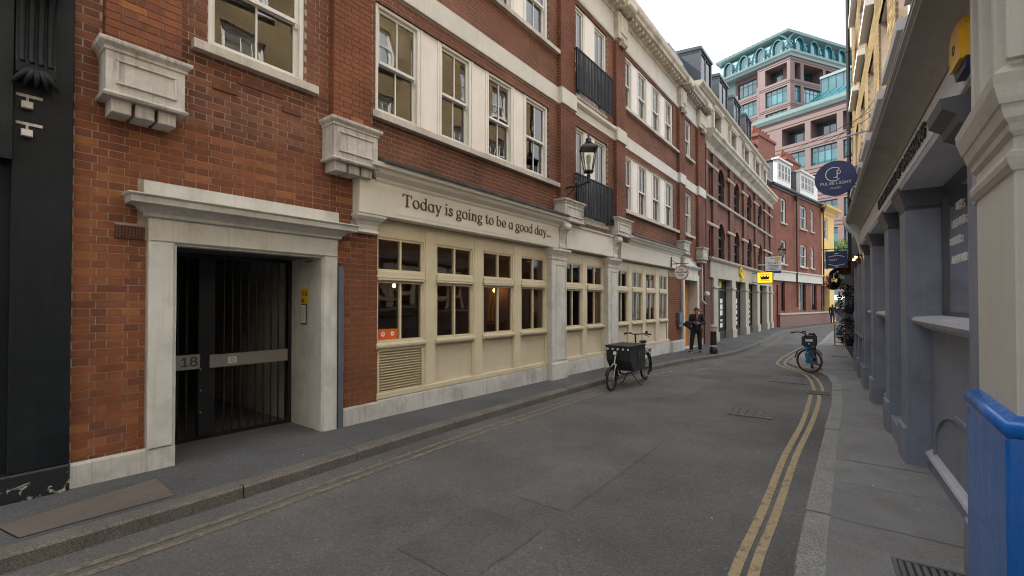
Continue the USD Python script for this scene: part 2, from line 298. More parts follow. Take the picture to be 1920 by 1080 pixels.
STOCK = [(.255, .185, .092), (.29, .22, .11), (.20, .142, .07), (.27, .193, .09), (.235, .18, .10), (.33, .255, .135), (.17, .122, .066)]
for nm, tones in (('orange', ORANGE), ('brown', BROWN), ('stock', STOCK)):
    brick_mat(f'brickwork_{nm}', tones, island=True)
    for i, t in enumerate(tones):
        pm(f'brick_{nm}_{i}', t, .85, .22, 14., dirt=.6, dirtcol=tuple(np.array(t) * .4), bump=.004, bscale=110, spec=.25, streak=.35)
lamp('bulb_warm', (1.0, .36, .07), 9.0)

# ---------------------------------------------------------------- bricks
def cut(rect, holes):
    out = [rect]
    for h0, h1, y0, y1 in holes:
        nx = []
        for a, b, c, d in out:
            if b <= h0 or a >= h1 or d <= y0 or c >= y1: nx.append((a, b, c, d)); continue
            if a < h0: nx.append((a, h0, c, d))
            if b > h1: nx.append((h1, b, c, d))
            m0, m1 = max(a, h0), min(b, h1)
            if c < y0: nx.append((m0, m1, c, y0))
            if d > y1: nx.append((m0, m1, y1, d))
        out = nx
    return [r for r in out if r[1] - r[0] > .02 and r[3] - r[2] > .02]
def lay(store, F, s0, s1, z0, z1, holes, o, pal, bond='flemish', row=.076, st=.228, hd=.112, phase=0.):
    """courses of bricks, with recessed joints, over the rectangle less its holes"""
    k0, k1 = int(math.floor(z0 / row)), int(math.ceil(z1 / row))
    near = [h for h in holes if h[1] > s0 and h[0] < s1]
    for k in range(k0, k1):
        c, d = max(k * row, z0), min((k + 1) * row, z1)
        if d - c < .02: continue
        if bond == 'english': seq = [st + .008] if k % 2 else [hd + .008]
        elif bond == 'quoin': seq = [s1 - s0]
        else: seq = [st + .008, hd + .008]
        x = math.floor((s0 - 1) / .24) * .24 + phase + ((.18 if bond == 'flemish' else .06) if k % 2 else 0)
        if bond == 'quoin': x = s0
        i = 0
        hol = [h for h in near if h[3] > c and h[2] < d]
        while x < s1:
            w = seq[i % len(seq)]; i += 1
            j_ = .0042 if pal == 'orange' else .0055; a, b = max(x + j_, s0 + .002), min(x + w - j_, s1 - .002); x += w
            if b - a < .02: continue
            for a_, b_, c_, d_ in cut((a, b, c + j_, d - j_), hol): store.append((F, a_, b_, o + rng.uniform(-.001, .0015), c_, d_, pal))
def finish_bricks(store, parent, names, most=300, o_in=.03, proud=.0035):
    """the bricks that show largest become parts, the rest one part for each kind of face"""
    P = np.array([F.P((a + b) / 2, o, (c + d) / 2) for F, a, b, o, c, d, pal in store])
    x, y, zf = project(P); ok = (x > 0) & (x < 1920) & (y > 0) & (y < 1080) & (P[:, 1] > .3)
    A = np.array([(b - a) * (d - c) for F, a, b, o, c, d, pal in store]); nrm = np.array([F.out for F, *_ in store]); view = P - np.array([0, 0, CAMZ]); dist = np.linalg.norm(view, axis=1)
    cs = np.abs((nrm * view).sum(1)) / dist
    score = np.where(ok, A * cs / dist ** 2, 0); order = np.argsort(-score)
    big = set(order[:most].tolist()); rest = {}
    for i, (F, a, b, o, c, d, pal) in enumerate(store):
        if i in big and score[i] > 0:
            obj('brick', MB().box(F, a, b, o - o_in, o + proud, c, d), f'brick_{pal}_{rng.randrange(7)}', parent)
        else: rest.setdefault(pal, MB()).box(F, a, b, o - o_in, o + proud, c, d)
    for pal, m in rest.items(): obj(names[pal], m, f'brickwork_{pal}', parent, kind='stuff')
def wall_mesh(F, s0, s1, z0, z1, holes, o0, o1):
    sh = sg.box(s0, z0, s1, z1)
    for h in holes: sh = sh.difference(sg.box(h[0], h[2], h[1], h[3]) if isinstance(h, tuple) else h)
    return MB().poly(F, sh, o0, o1)
# ---------------------------------------------------------------- sash windows
def quadpane(F, s0, s1, z0, z1, o, tilt=.004):
    t, u = rng.uniform(-tilt, tilt), rng.uniform(-tilt, tilt)
    m = MB(); v = F.P([s0, s1, s1, s0], [o - t * .5, o + t * .5, o + t * .5 + u, o - t * .5 + u], [z0, z0, z1, z1]); return m.add(v, [[0, 1, 2, 3]], False)
def sash_window(parent, F, s0, s1, z0, z1, o=-.03, meet=.5, cols=2, mat='joinery', glass='glass_upper', fr=.055, name='sash_window', blind=0.):
    f = MB(); b = .045
    for a, c in ((s0, s0 + fr), (s1 - fr, s1)): f.cbox(F, a, c, o - .1, o + .025, z0, z1, .008)
    f.cbox(F, s0 + fr, s1 - fr, o - .1, o + .025, z1 - fr, z1, .008); f.cbox(F, s0 + fr, s1 - fr, o - .1, o + .03, z0, z0 + fr * .8, .008)
    w = obj(name, f, mat, parent)
    a, c = s0 + fr, s1 - fr; zm = z0 + (z1 - z0) * meet; lo, hi = z0 + fr * .8, z1 - fr
    for nm, y0, y1, oo in (('upper_sash', zm - .02, hi, o - .02), ('lower_sash', lo, zm + .02, o - .055)):
        m = MB(); t = .035
        for p, r in ((a, a + b), (c - b, c)): m.box(F, p, r, oo - t, oo, y0, y1)
        m.box(F, a + b, c - b, oo - t, oo + (.012 if nm[0] == 'u' else 0), y0, y0 + (.045 if nm[0] == 'u' else .06)); m.box(F, a + b, c - b, oo - t, oo, y1 - .045, y1)
        if nm[0] == 'u':
            for p in (a + .004, c - b + .004): m.prof(F, p, p + b - .008, [(oo - .03, y0 + .002), (oo - .03, y0 - .05), (oo - .012, y0 - .055), (oo - .002, y0 - .02), (oo - .002, y0 + .002)])
        for k in range(1, cols):
            x = a + b + (c - a - 2 * b) * k / cols; m.box(F, x - .011, x + .011, oo - t + .004, oo - .003, y0 + .04, y1 - .04)
        obj(nm, m, mat, w)
        for k in range(cols):
            x0, x1 = a + b + (c - a - 2 * b) * k / cols, a + b + (c - a - 2 * b) * (k + 1) / cols
            obj('pane', quadpane(F, x0, x1, y0 + .04, y1 - .04, oo - .02), glass, w)
    if blind: obj('blind', MB().box(F, a, c, o - .2, o - .19, z1 - (z1 - z0) * blind, z1), 'blind', w)
    return w
# ---------------------------------------------------------------- the setting: road, pavements, kerbs
AD, AN = np.array([.6086275, .7934561]), np.array([.7934561, -.6086275])
RD, RN = np.array([.5623100, .8269265]), np.array([.8269265, -.5623100])
FA = Fr(-5.7 * AN, AD, AN)                       # the long brick front on the left
FR = Fr(.80 * RN, RD, -RN)                       # the shop front on the right
def zp(x, y): return .135 - .0115 * np.clip(np.asarray(x) * AD[0] + np.asarray(y) * AD[1], -6, 20)
def zr(x, y): return zp(x, y) - .12
obj('ground', MB().sheet([[[x, y, -.42] for y in (-300, 0, 300)] for x in (-300, 0, 300)]), 'ground_far', kind='structure', label='level ground under and beyond the street')
gx, gy = np.meshgrid(np.linspace(-30, 62, 93), np.linspace(-24, 92, 117), indexing='ij')
obj('road', MB().sheet(np.stack([gx, gy, zr(gx, gy)], -1)), 'asphalt', smooth=True, kind='structure', label='worn grey asphalt road curving away between the buildings')
def smooth_line(pts, step=.25):
    p = np.array(pts, float); t = np.r_[0, np.cumsum(np.linalg.norm(np.diff(p, axis=0), axis=1))]
    from scipy.interpolate import PchipInterpolator
    u = np.arange(0, t[-1], step); return np.stack([PchipInterpolator(t, p[:, k])(u) for k in (0, 1)], 1)
def offset_line(p, d):
    t = np.gradient(p, axis=0); t /= np.linalg.norm(t, axis=1)[:, None]; return p + d * np.stack([-t[:, 1], t[:, 0]], 1)
def aline(s, o): return tuple(-5.7 * AN + s * AD + o * AN)
KL = smooth_line([aline(-14, 1.2), aline(-6, 1.2), aline(0, 1.2), aline(1.5, 1.18), aline(4.2, 1.03), aline(6.5, .97), aline(9.8, .95), aline(12.5, .97), aline(15.2, 1.2), aline(18.3, 1.75), (9.58, 18.75), (12.91, 23.18), (18.8, 31.17), (22.74, 34.99), (28.26, 39.86), (36, 45.5), (46, 52.)])
KRo = smooth_line([(-4.6, -6.5), (1.0, 1.75), (1.89, 3.06), (2.54, 3.94), (3.5, 5.22), (4.34, 6.34), (5.67, 8.09), (6.65, 9.45), (7.62, 10.86), (8.35, 12.15), (8.62, 13.1), (8.75, 14.2), (9.6, 15.6), (11.64, 18.25), (14.59, 21.71), (20.92, 29.82), (27.2, 37.3), (40, 52)], .2)
def pavement(name, line, other, drop, material, label):
    """solid pavement between a kerb line and a line behind the house fronts"""
    n = 6; rows = []
    for a, b in zip(line, other):
        rows.append([[*(a + (b - a) * k / n), float(zp(*(a + (b - a) * k / n)) - drop)] for k in range(n + 1)])
    return obj(name, MB().sheet(rows), material, smooth=True, kind='structure', label=label)
KLi = offset_line(KL, .16); KRi = offset_line(KRo, -.18)
pv = pavement('pavement', offset_line(KL, .155), offset_line(KL, 2.6), 0., 'asphalt_path', 'dark asphalt pavement along the brick front on the left')
pvr = pavement('pavement', offset_line(KRo, -.175), offset_line(KRo, -6.5), .06, 'paving_grey', 'grey stone pavement along the shop fronts on the right')
def kerb(label, line, width, side, drop, material, lengths):
    """kerb stones end to end, each a part with its own small unevenness"""
    root = fresh('/World', 'kerb'); UsdGeom.Xform.Define(stage, root); base[root] = np.zeros(3); tag(stage.GetPrimAtPath(root), kind='structure', label=label)
    t = np.r_[0, np.cumsum(np.linalg.norm(np.diff(line, axis=0), axis=1))]; x = 0.
    while x < t[-1] - .3:
        l = rng.uniform(*lengths); us = np.linspace(x + .006, min(x + l, t[-1]) - .006, 5); x += l
        a = np.stack([np.interp(us, t, line[:, k]) for k in (0, 1)], 1); tn = np.gradient(a, axis=0); tn /= np.linalg.norm(tn, axis=1)[:, None]; nn = side * np.stack([-tn[:, 1], tn[:, 0]], 1)
        j, dz = rng.uniform(-.008, .008), rng.uniform(-.005, .005); rings = []
        for k in range(5):
            e = .012
            sec = [(j, -.2 + 0), (j - .004, -e * 2), (j + .008, -.003), (j + .03, .0), (width - .01, .002), (width, -.01), (width, -.2)]
            rings.append([[*(a[k] + nn[k] * w), float(zp(*a[k])) - drop + dz + h] for w, h in sec])
        m = MB().sheet(rings); g = np.array(rings)
        for end in (0, -1): m.add(g[end], [[0, i, i + 1] for i in range(1, 6)], False)
        obj('kerb_stone', m, material, root)
    return root
kerb('brown granite kerb edging the left pavement', KL, .16, 1, -.004, 'kerb_granite', (1.2, 1.9))
kerb('pale grey granite kerb edging the right pavement', KRo, .18, -1, .056, 'kerb_grey', (.7, 1.15))
# flush slab, covers and gratings
def flat(name, corners, material, dz, label=None, category=None, parent=None, grid=None, **kw):
    c = np.array(corners, float); n = 4 if grid is None else grid; rows = []
    for i in range(n + 1):
        a, b = c[0] + (c[1] - c[0]) * i / n, c[3] + (c[2] - c[3]) * i / n
        rows.append([[*(a + (b - a) * k / n), float(zp(*(a + (b - a) * k / n))) + dz] for k in range(n + 1)])
    return MB().sheet(rows)
obj('paving_slab', flat('', [(-3.84, 3.40), (-3.40, 4.36), (-2.94, 3.98), (-3.50, 3.24)], None, .004), 'slab_pink', pv)
obj('slab_joint', flat('', [(-3.848, 3.395), (-3.398, 4.368), (-2.933, 3.98), (-3.50, 3.232)], None, .002), 'black_paint', pv)
# slabs of the right pavement
t_ = np.r_[0, np.cumsum(np.linalg.norm(np.diff(KRi, axis=0), axis=1))]; x = 6.0
while x < 34:
    l = rng.uniform(.85, 1.35); us = np.linspace(x + .004, x + l - .004, 4); x += l
    a = np.stack([np.interp(us, t_, KRi[:, k]) for k in (0, 1)], 1); tn = np.gradient(a, axis=0); tn /= np.linalg.norm(tn, axis=1)[:, None]; nn = np.stack([tn[:, 1], -tn[:, 0]], 1)
    edges = [.003, rng.uniform(.8, 1.0), 2.1]
    for e0, e1 in zip(edges[:-1], edges[1:]):
        dz = -.06 + .006 + rng.uniform(-.0015, .0015)
        m = MB().sheet([[[*(a[k] + nn[k] * (e0 + .004 + (e1 - e0 - .008) * w)), float(zp(*a[k])) + dz] for w in (0, .33, .66, 1)] for k in range(4)])
        obj('paving_slab', m, 'paving_grey', pvr)
def line_strip(pts, w, dz, gaps=()):
    p = smooth_line(pts, .15); t = np.gradient(p, axis=0); t /= np.linalg.norm(t, axis=1)[:, None]; nn = np.stack([-t[:, 1], t[:, 0]], 1)
    return MB().sheet([[[*(a + b * k), float(zr(*a)) + dz] for k in (-w / 2, w / 2)] for a, b in zip(p, nn)])
def line_thing(name, label, cat, m, mat): obj(name, m, mat, label=label, category=cat, group='yellow parking lines')
RY1 = [(.2, 1.0), (1.48, 3.05), (2.14, 3.93), (3.26, 5.46), (4.6, 7.2), (5.98, 9.12), (6.25, 9.50)]
RY2 = [(.36, 1.0), (1.61, 3.05), (2.27, 3.93), (3.43, 5.50), (4.75, 7.2), (6.12, 9.06), (6.37, 9.44)]
RY1b = [(6.62, 9.95), (7.02, 10.6), (7.62, 11.65), (8.05, 12.6), (8.25, 13.6), (8.55, 14.6), (9.3, 15.8), (11.3, 18.4), (14.3, 21.9)]
RY2b = [(6.76, 9.88), (7.18, 10.55), (7.78, 11.6), (8.2, 12.55), (8.4, 13.5), (8.7, 14.45), (9.45, 15.65), (11.45, 18.25), (14.45, 21.75)]
line_thing('yellow_line', 'yellow parking line on the right side of the road, the one nearer the centre', 'road line', line_strip(RY1, .068, .004), 'line_yellow')
line_thing('yellow_line', 'yellow parking line on the right side of the road, the one nearer the kerb', 'road line', line_strip(RY2, .068, .004), 'line_yellow')
line_thing('yellow_line', 'thin curved yellow line running round the kerb bulge under the blue bicycle, outer one', 'road line', line_strip(RY1b, .06, .004), 'line_yellow')
line_thing('yellow_line', 'thin curved yellow line running round the kerb bulge under the blue bicycle, inner one', 'road line', line_strip(RY2b, .06, .004), 'line_yellow')
LYo, LYi = offset_line(KL, -.30)[20:200], offset_line(KL, -.44)[20:200]
line_thing('yellow_line', 'faded yellow line along the left kerb, the one nearer the kerb', 'road line', line_strip(LYo[::6], .07, .004), 'line_yellow_faded')
line_thing('yellow_line', 'faded yellow line along the left kerb, the one nearer the centre', 'road line', line_strip(LYi[::6], .07, .004), 'line_yellow_faded')
asphalt('asphalt_old', (.143, .137, .132), (.072, .07, .068), .16, 1.5); asphalt('asphalt_new', (.118, .113, .109), (.06, .058, .057), .14, 1.4)
def road_patch(c, l, w, a, mat):
    """trench repair laid flush in the road"""
    d, n = np.array([math.cos(a), math.sin(a)]), np.array([-math.sin(a), math.cos(a)]); c = np.array(c); rows = []
    for u in np.linspace(-.5, .5, 9):
        e = rng.uniform(-.015, .015); rows.append([[*(c + d * l * u + n * (w * v + e)), float(zr(*(c + d * l * u + n * w * v))) + .0035] for v in (-.5, -.17, .17, .5)])
    obj('road_patch', MB().sheet(rows), mat, '/World/road')
road_patch((1.0, 5.2), 2.6, .62, .93, 'asphalt_old'); road_patch((3.9, 10.2), 3.2, .7, .92, 'asphalt_old'); road_patch((-.3, 3.5), .9, .7, .9, 'asphalt_new'); road_patch((5.2, 11.6), 1.2, .8, .95, 'asphalt_new'); road_patch((7.2, 15.6), 2.2, 2.4, .9, 'asphalt_old')
# ---------------------------------------------------------------- the long red brick building on the left
A_ = thing('brick_building', 'long red brick building with stone bands, white sash windows and a cream shopfront', 'building', FA.P(0, 0, 0))
WG = [(4.10, 4.97), (5.41, 6.21), (6.67, 7.49), (7.92, 8.79)]; WH = [(12.95, 13.73), (14.24, 15.00), (15.52, 16.32), (16.84, 17.66)]
PIERS = [(1.03, 1.63), (3.35, 3.96), (9.20, 9.89), (12.30, 12.95), (18.15, 18.85), (20.75, 21.85)]
HOLES = [(1.9, 3.0, 4.66, 6.35), (4.08, 8.84, 4.66, 6.32), (4.08, 8.84, 7.83, 9.48), (9.95, 11.9, 3.98, 6.32), (9.95, 11.9, 7.10, 9.46), (12.95, 17.70, 4.66, 6.36), (12.95, 17.70, 7.83, 9.46),
         (19.2, 20.05, 4.68, 6.42), (19.2, 20.05, 7.93, 9.46), (1.6, 3.26, -.5, 2.42), (4.13, 17.1, -.5, 3.06), (18.72, 20.65, -.5, 2.74)]
obj('wall', wall_mesh(FA, .83, 21.87, -.5, 9.6, HOLES, -.33, 0), 'mortar', A_)
store = []
hb = HOLES + [(1.37, 3.46, -.5, 2.68), (1.3, 3.5, 2.6, 3.04), (.8, 1.38, -.5, .335), (3.44, 4.14, -.5, .335), (3.7, 18.3, 2.8, 3.93), (17.1, 18.8, -.5, .34), (18.6, 20.78, -.5, 3.62), (20.7, 21.9, -.5, .2)]
lay(store, FA, .83, 3.46, .3, 3.724, hb + [(1.13, 1.36, 2.43, 2.56)], 0, 'orange', 'english')
lay(store, FA, 3.46, 4.13, .3, 2.964, hb, 0, 'orange', 'flemish', st=.17, hd=.09)
lay(store, FA, 3.46, 3.75, 2.964, 3.724, hb, 0, 'orange', 'flemish')
lay(store, FA, 17.1, 18.72, .3, 3.0, hb, 0, 'orange'); lay(store, FA, 20.2, 21.87, .1, 4.6, hb, 0, 'orange')
low = hb + [(a, b, 4.2, 9.6) for a, b in PIERS]
lay(store, FA, .83, 21.87, 3.724, 6.565, low, 0, 'brown')
obj('corbel_course', MB().cbox(FA, 1.95, 2.2, -.02, .022, 4.188, 4.252, .004).cbox(FA, 2.2, 2.72, -.02, .02, 4.34, 4.404, .004).cbox(FA, 2.72, 2.95, -.02, .022, 4.188, 4.252, .004), 'brick_brown_2', A_)
lay(store, FA, .83, 21.87, 6.94, 9.55, low, 0, 'brown')
for i, (a, b) in enumerate(PIERS):
    z0 = 4.2
    m = MB().box(FA, a, b, -.05, .105, z0, 9.55)
    obj('pier_core', m, 'mortar', A_)
    pal = 'orange' if i < 2 else 'brown'
    for z1, z2 in ((z0, 6.55), (6.95, 9.5)):
        lay(store, FA, a, b, z1, z2, [], .11, pal, 'flemish', st=.2, hd=.1)
        lay(store, FA.ret(a, 0, -1), 0, .112, z1, z2, [], .002, pal, 'quoin')
finish_bricks(store, A_, {'orange': 'red_brickwork', 'brown': 'brown_brickwork'})
# stone band, sills, plinths
m = MB()
xs = [.83] + [v for p in PIERS for v in p] + [21.87]
for a, b in zip(xs[::2], xs[1::2]):
    if b - a > .02: m.cbox(FA, a, b, -.05, .045, 6.56, 6.94, .008)
for a, b in PIERS: m.cbox(FA, a - .012, b + .012, -.05, .155, 6.555, 6.945, .01)
obj('stone_band', m, 'band_stone', A_)
def sill(s0, s1, z, d=.11, h=.11, mat='sill_stone', name='window_sill'):
    obj(name, MB().prof(FA, s0, s1, [(-.1, z - h), (d, z - h), (d, z - .018), (d - .012, z - .006), (-.1, z + .008)]), mat, A_)
for s0, s1, z in ((1.74, 3.14, 4.64), (3.97, 9.16, 4.64), (3.97, 9.18, 7.82), (13.0, 18.13, 4.66), (13.0, 18.13, 7.82), (18.98, 20.3, 4.66), (18.98, 20.3, 7.92), (9.95, 11.8, 3.96), (9.95, 11.7, 7.08)): sill(s0, s1, z)
obj('ledge', MB().prof(FA, 9.9, 12.3, [(-.05, 6.78), (.06, 6.78), (.12, 6.84), (.12, 6.92), (.045, 6.96), (-.05, 6.96)]), 'band_stone', A_)
# sash windows and the plain timber panels between them
sash_window(A_, FA, 1.9, 3.0, 4.66, 6.33, -.04, meet=.46, cols=2)
for grp, levels in ((WG, ((4.66, 6.32), (7.83, 9.48))), (WH, ((4.66, 6.36), (7.83, 9.46)))):
    for z0, z1 in levels:
        for a, b in grp: sash_window(A_, FA, a, b, z0, z1, -.045, meet=.48, blind=rng.choice([0, 0, .12, .3]))
        for (a, b), (c, d) in zip(grp[:-1], grp[1:]):
            obj('mullion_panel', MB().box(FA, b, c, -.12, -.03, z0, z1).cbox(FA, b + .012, b + .045, -.05, -.012, z0, z1, .006).cbox(FA, c - .045, c - .012, -.05, -.012, z0, z1, .006), 'mullion_pink', A_)
for z0, z1 in ((3.98, 6.32), (7.10, 9.46)):
    for a, b in ((9.95, 10.63), (11.16, 11.88)): sash_window(A_, FA, a, b, z0, z1, -.06, meet=.4, name='french_window')
    obj('mullion_panel', MB().box(FA, 10.63, 11.16, -.14, -.03, z0, z1), 'mullion_pink', A_)
for z0, z1 in ((4.68, 6.42), (7.93, 9.46)): sash_window(A_, FA, 19.2, 20.05, z0, z1, -.06, meet=.48)
# balcony railings
for z0, z1 in ((3.99, 5.03), (7.09, 8.16)):
    r = obj('balcony_railing', MB().box(FA, 9.84, 11.96, .155, .185, z1 - .035, z1).box(FA, 9.84, 11.96, .155, .185, z0 + .03, z0 + .06).box(FA, 9.84, 9.86, .156, .184, z0, z1 - .01).box(FA, 11.94, 11.96, .156, .184, z0, z1 - .01).box(FA, 9.84, 9.87, .0, .157, z1 - .033, z1 - .002).box(FA, 11.93, 11.96, .0, .155, z1 - .035, z1), 'railing_grey', A_)
    for k in range(25):
        x = 9.86 + k * (2.07 / 24); obj('baluster', MB().box(FA, x - .027, x + .027, .163, .177, z0, z1 - .034), 'railing_grey', r)
# frieze, cornice, attic, slates
obj('frieze', MB().box(FA, .83, 21.87, -.2, .03, 9.56, 10.36).prof(FA, .83, 21.87, [(0, 9.55), (.05, 9.55), (.07, 9.60), (.07, 9.64), (0, 9.66)]), 'band_stone', A_)
obj('cornice', MB().prof(FA, .83, 22.15, [(-.1, 10.3), (.05, 10.3), (.09, 10.36), (.09, 10.41), (.16, 10.46), (.38, 10.49), (.40, 10.57), (.46, 10.63), (.48, 10.70), (-.1, 10.76)]), 'cornice_stone', A_)
m = MB(); x = 1.0
while x < 22: m.box(FA, x, x + .1, .06, .3, 10.375, 10.47); x += .28
obj('dentils', m, 'cornice_stone', A_)
for a, b in PIERS[1:]:
    c = (a + b) / 2; w = .3
    obj('pier_bracket', MB().cbox(FA, a, b, 0, .2, 9.55, 10.34, .02).cbox(FA, a + .1, b - .1, .2, .235, 9.72, 10.25, .02).prof(FA, c - .16, c + .16, [(.1, 9.42), (.2, 9.38), (.27, 9.44), (.28, 9.52), (.23, 9.6), (.1, 9.62)]).cbox(FA, c - w, c + w, .2, .52, 10.4, 10.72, .05), 'cornice_stone', A_)
obj('attic', MB().box(FA, .83, 18.6, -.45, -.05, 10.7, 11.35).prof(FA, .83, 18.75, [(-.5, 11.35), (0.0, 11.35), (.05, 11.42), (.08, 11.5), (-.5, 11.54)]).box(FA, 18.6, 21.87, -.45, .0, 10.7, 11.1).prof(FA, 18.55, 22.0, [(-.5, 11.0), (.1, 11.0), (.16, 11.08), (-.5, 11.14)]), 'band_stone', A_)
rf = obj('slate_roof', MB().prof(FA, .83, 21.85, [(-.5, 11.2), (-1.75, 13.5), (-6, 14.3), (-6, 11.0), (-.5, 11.0)]), 'slate', A_)
k = 0
for x in np.arange(8.0, 21.6, .42):
    obj('slate_seam', MB().prof(FA, x, x + .05, [(-.46, 11.24), (-.44, 11.22), (-1.69, 13.53), (-1.75, 13.5)]), 'lead', rf)
obj('rear_core', MB().box(FA, .83, 21.85, -9, -5.2, -.4, 13.2), 'room_dark', A_)
# rooms behind the upper windows
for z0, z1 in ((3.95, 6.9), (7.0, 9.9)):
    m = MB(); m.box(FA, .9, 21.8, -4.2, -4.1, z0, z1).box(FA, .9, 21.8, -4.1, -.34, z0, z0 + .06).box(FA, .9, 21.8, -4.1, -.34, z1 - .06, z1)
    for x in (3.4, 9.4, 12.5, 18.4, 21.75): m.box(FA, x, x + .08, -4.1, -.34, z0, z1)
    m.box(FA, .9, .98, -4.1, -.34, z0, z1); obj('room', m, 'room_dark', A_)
# ---- plinths
obj('plinth', MB().prof(FA, .83, 1.385, [(-.1, -.4), (.05, -.4), (.05, .325), (.01, .345), (-.1, .345)]).box(FA, 1.385, 1.62, -.1, .055, -.4, .33), 'plinth_white', A_)
obj('plinth', MB().prof(FA, 3.50, 4.14, [(-.1, -.4), (.05, -.4), (.05, .32), (.01, .34), (-.1, .34)]), 'plinth_white', A_)
obj('plinth', MB().prof(FA, 17.2, 18.62, [(-.1, -.6), (.14, -.6), (.14, .31), (.08, .345), (-.1, .345)]), 'plinth_white', A_)
obj('air_brick', MB().box(FA, 1.13, 1.36, -.02, .012, 2.43, 2.56), 'black_paint', A_)
m = MB()
for i in range(9): m.box(FA, 1.135 + i * .0255, 1.147 + i * .0255, .012, .018, 2.435, 2.555)
for j in range(5): m.box(FA, 1.132, 1.358, .0125, .0165, 2.433 + j * .0285, 2.443 + j * .0285)
obj('air_brick_grid', m, 'brick_brown_2', A_)
# ---- the gateway with its hood
m = MB()
for a, b in ((1.385, 1.60), (3.26, 3.455)): m.cbox(FA, a, b, -.1, .065, -.4 if a > 2 else .33, 2.42, .015)
m.cbox(FA, 1.385, 3.455, -.1, .065, 2.42, 2.66, .015)
m.prof(FA, 1.60, 1.625, [(-.12, -.4), (.03, -.4), (.03, 2.42), (-.12, 2.42)]).prof(FA, 3.235, 3.26, [(-.12, -.4), (.03, -.4), (.03, 2.42), (-.12, 2.42)]).box(FA, 1.625, 3.235, -.12, .03, 2.40, 2.42)
m.box(FA, 1.42, 3.42, -.05, .05, 2.66, 2.86)
obj('gate_surround', m, 'render_white', A_)
obj('gate_hood', MB().crown(FA, 1.38, 3.46, .06, [(.0, 2.66), (.03, 2.67), (.035, 2.70), (.09, 2.745), (.10, 2.76), (.175, 2.775), (.18, 2.83), (.205, 2.85), (.205, 2.862), (.0, 2.885)]), 'render_white', A_)
obj('hood_block', MB().cbox(FA, 1.34, 3.47, -.05, .06, 2.87, 3.03, .008), 'render_white', A_)
# deep passage behind
m = MB().box(FA, 3.26, 3.36, -4.5, -.33, -.3, 2.7).box(FA, 3.24, 3.26, -.9, -.1, -.3, 2.42); obj('passage_wall', m, 'render_white', A_)
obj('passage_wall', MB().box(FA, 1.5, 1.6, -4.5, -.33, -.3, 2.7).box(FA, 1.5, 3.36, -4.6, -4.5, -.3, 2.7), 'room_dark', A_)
obj('passage_wall', MB().box(FA, 1.62, 3.24, -.9, -.1, 2.41, 2.46).box(FA, 1.6, 3.26, -4.5, -.5, 2.5, 2.6), 'steel_channel', A_)
obj('threshold', MB().prof(FA, 1.6, 3.26, [(.1, -.2), (.06, .07), (-.5, .085), (-4.5, .09), (-4.5, -.2)]), 'asphalt_path', A_)
G_ = thing('metal_gate', 'black barred metal gate numbered 18 under the white hood', 'gate', FA.P(1.62, -.8, .1))
gz0, gz1, go = .10, 2.42, -.8
m = MB().box(FA, 1.60, 3.25, go - .025, go + .025, gz0, gz0 + .05).box(FA, 1.60, 3.25, go - .025, go + .025, gz1 - .06, gz1).box(FA, 1.6, 1.65, go - .02, go + .02, gz0, gz1).box(FA, 3.19, 3.25, go - .03, go + .03, gz0, gz1)
obj('gate_frame', m, 'gate_black', G_)
obj('lock_stile', MB().cbox(FA, 2.08, 2.27, go - .04, go + .035, gz0 + .03, gz1 - .03, .008), 'gate_black', G_)
for z in (.45, .72, .98): obj('bolt', MB().ball(FA.P(2.11, go + .04, z), .012, 1), 'brushed_metal', G_)
for x in [1.70, 1.79, 1.88, 1.97] + list(np.arange(2.38, 3.19, .098)): obj('bar', MB().cyl(FA.P(x, go, gz0 + .04), FA.P(x, go, gz1 - .04), .011, n=8), 'gate_black', G_)
obj('number_plate', MB().cbox(FA, 1.70, 2.10, go + .036, go + .05, .99, 1.17, .004), 'brushed_metal', G_)
obj('push_plate', MB().cbox(FA, 2.20, 3.18, go + .036, go + .05, .985, 1.15, .004), 'brushed_metal', G_)
obj('small_notice', MB().box(FA, 2.41, 2.51, go + .051, go + .053, 1.025, 1.105), 'white_plain', G_)
obj('notice_mark', MB().poly(FA, sg.Point(2.46, 1.065).buffer(.024).difference(sg.Point(2.46, 1.065).buffer(.017)), go + .053, go + .0545), 'number_grey', G_)
def lettering(F, txt, s, o, z, h, mat, parent, name='letter', bold=False, depth=.006, sx=1., each=True, rot=0.):
    """letters that stand proud of a face, one part each"""
    x = s
    for ch in txt:
        if ch == ' ': x += h * .38 * sx; continue
        t = meshkit.text_mesh(ch, h, depth, bold); v = t.vertices.copy(); w = v[:, 0].max() - v[:, 0].min(); v[:, 0] = (v[:, 0] - v[:, 0].min()) * sx
        obj(name, MB().add(F.P(x + v[:, 0], o + v[:, 2], z + v[:, 1]), t.faces), mat, parent); x += w * sx + h * .13 * sx
    return x
def text_width(txt, h, sx=1.): return sum(h * .38 * sx if c == ' ' else np.ptp(meshkit.text_mesh(c, h, .002).vertices[:, 0]) * sx + h * .13 * sx for c in txt) - h * .13 * sx
lettering(FA, '18', 1.90, go + .05, 1.03, .11, 'number_grey', G_, 'digit', True, .003)
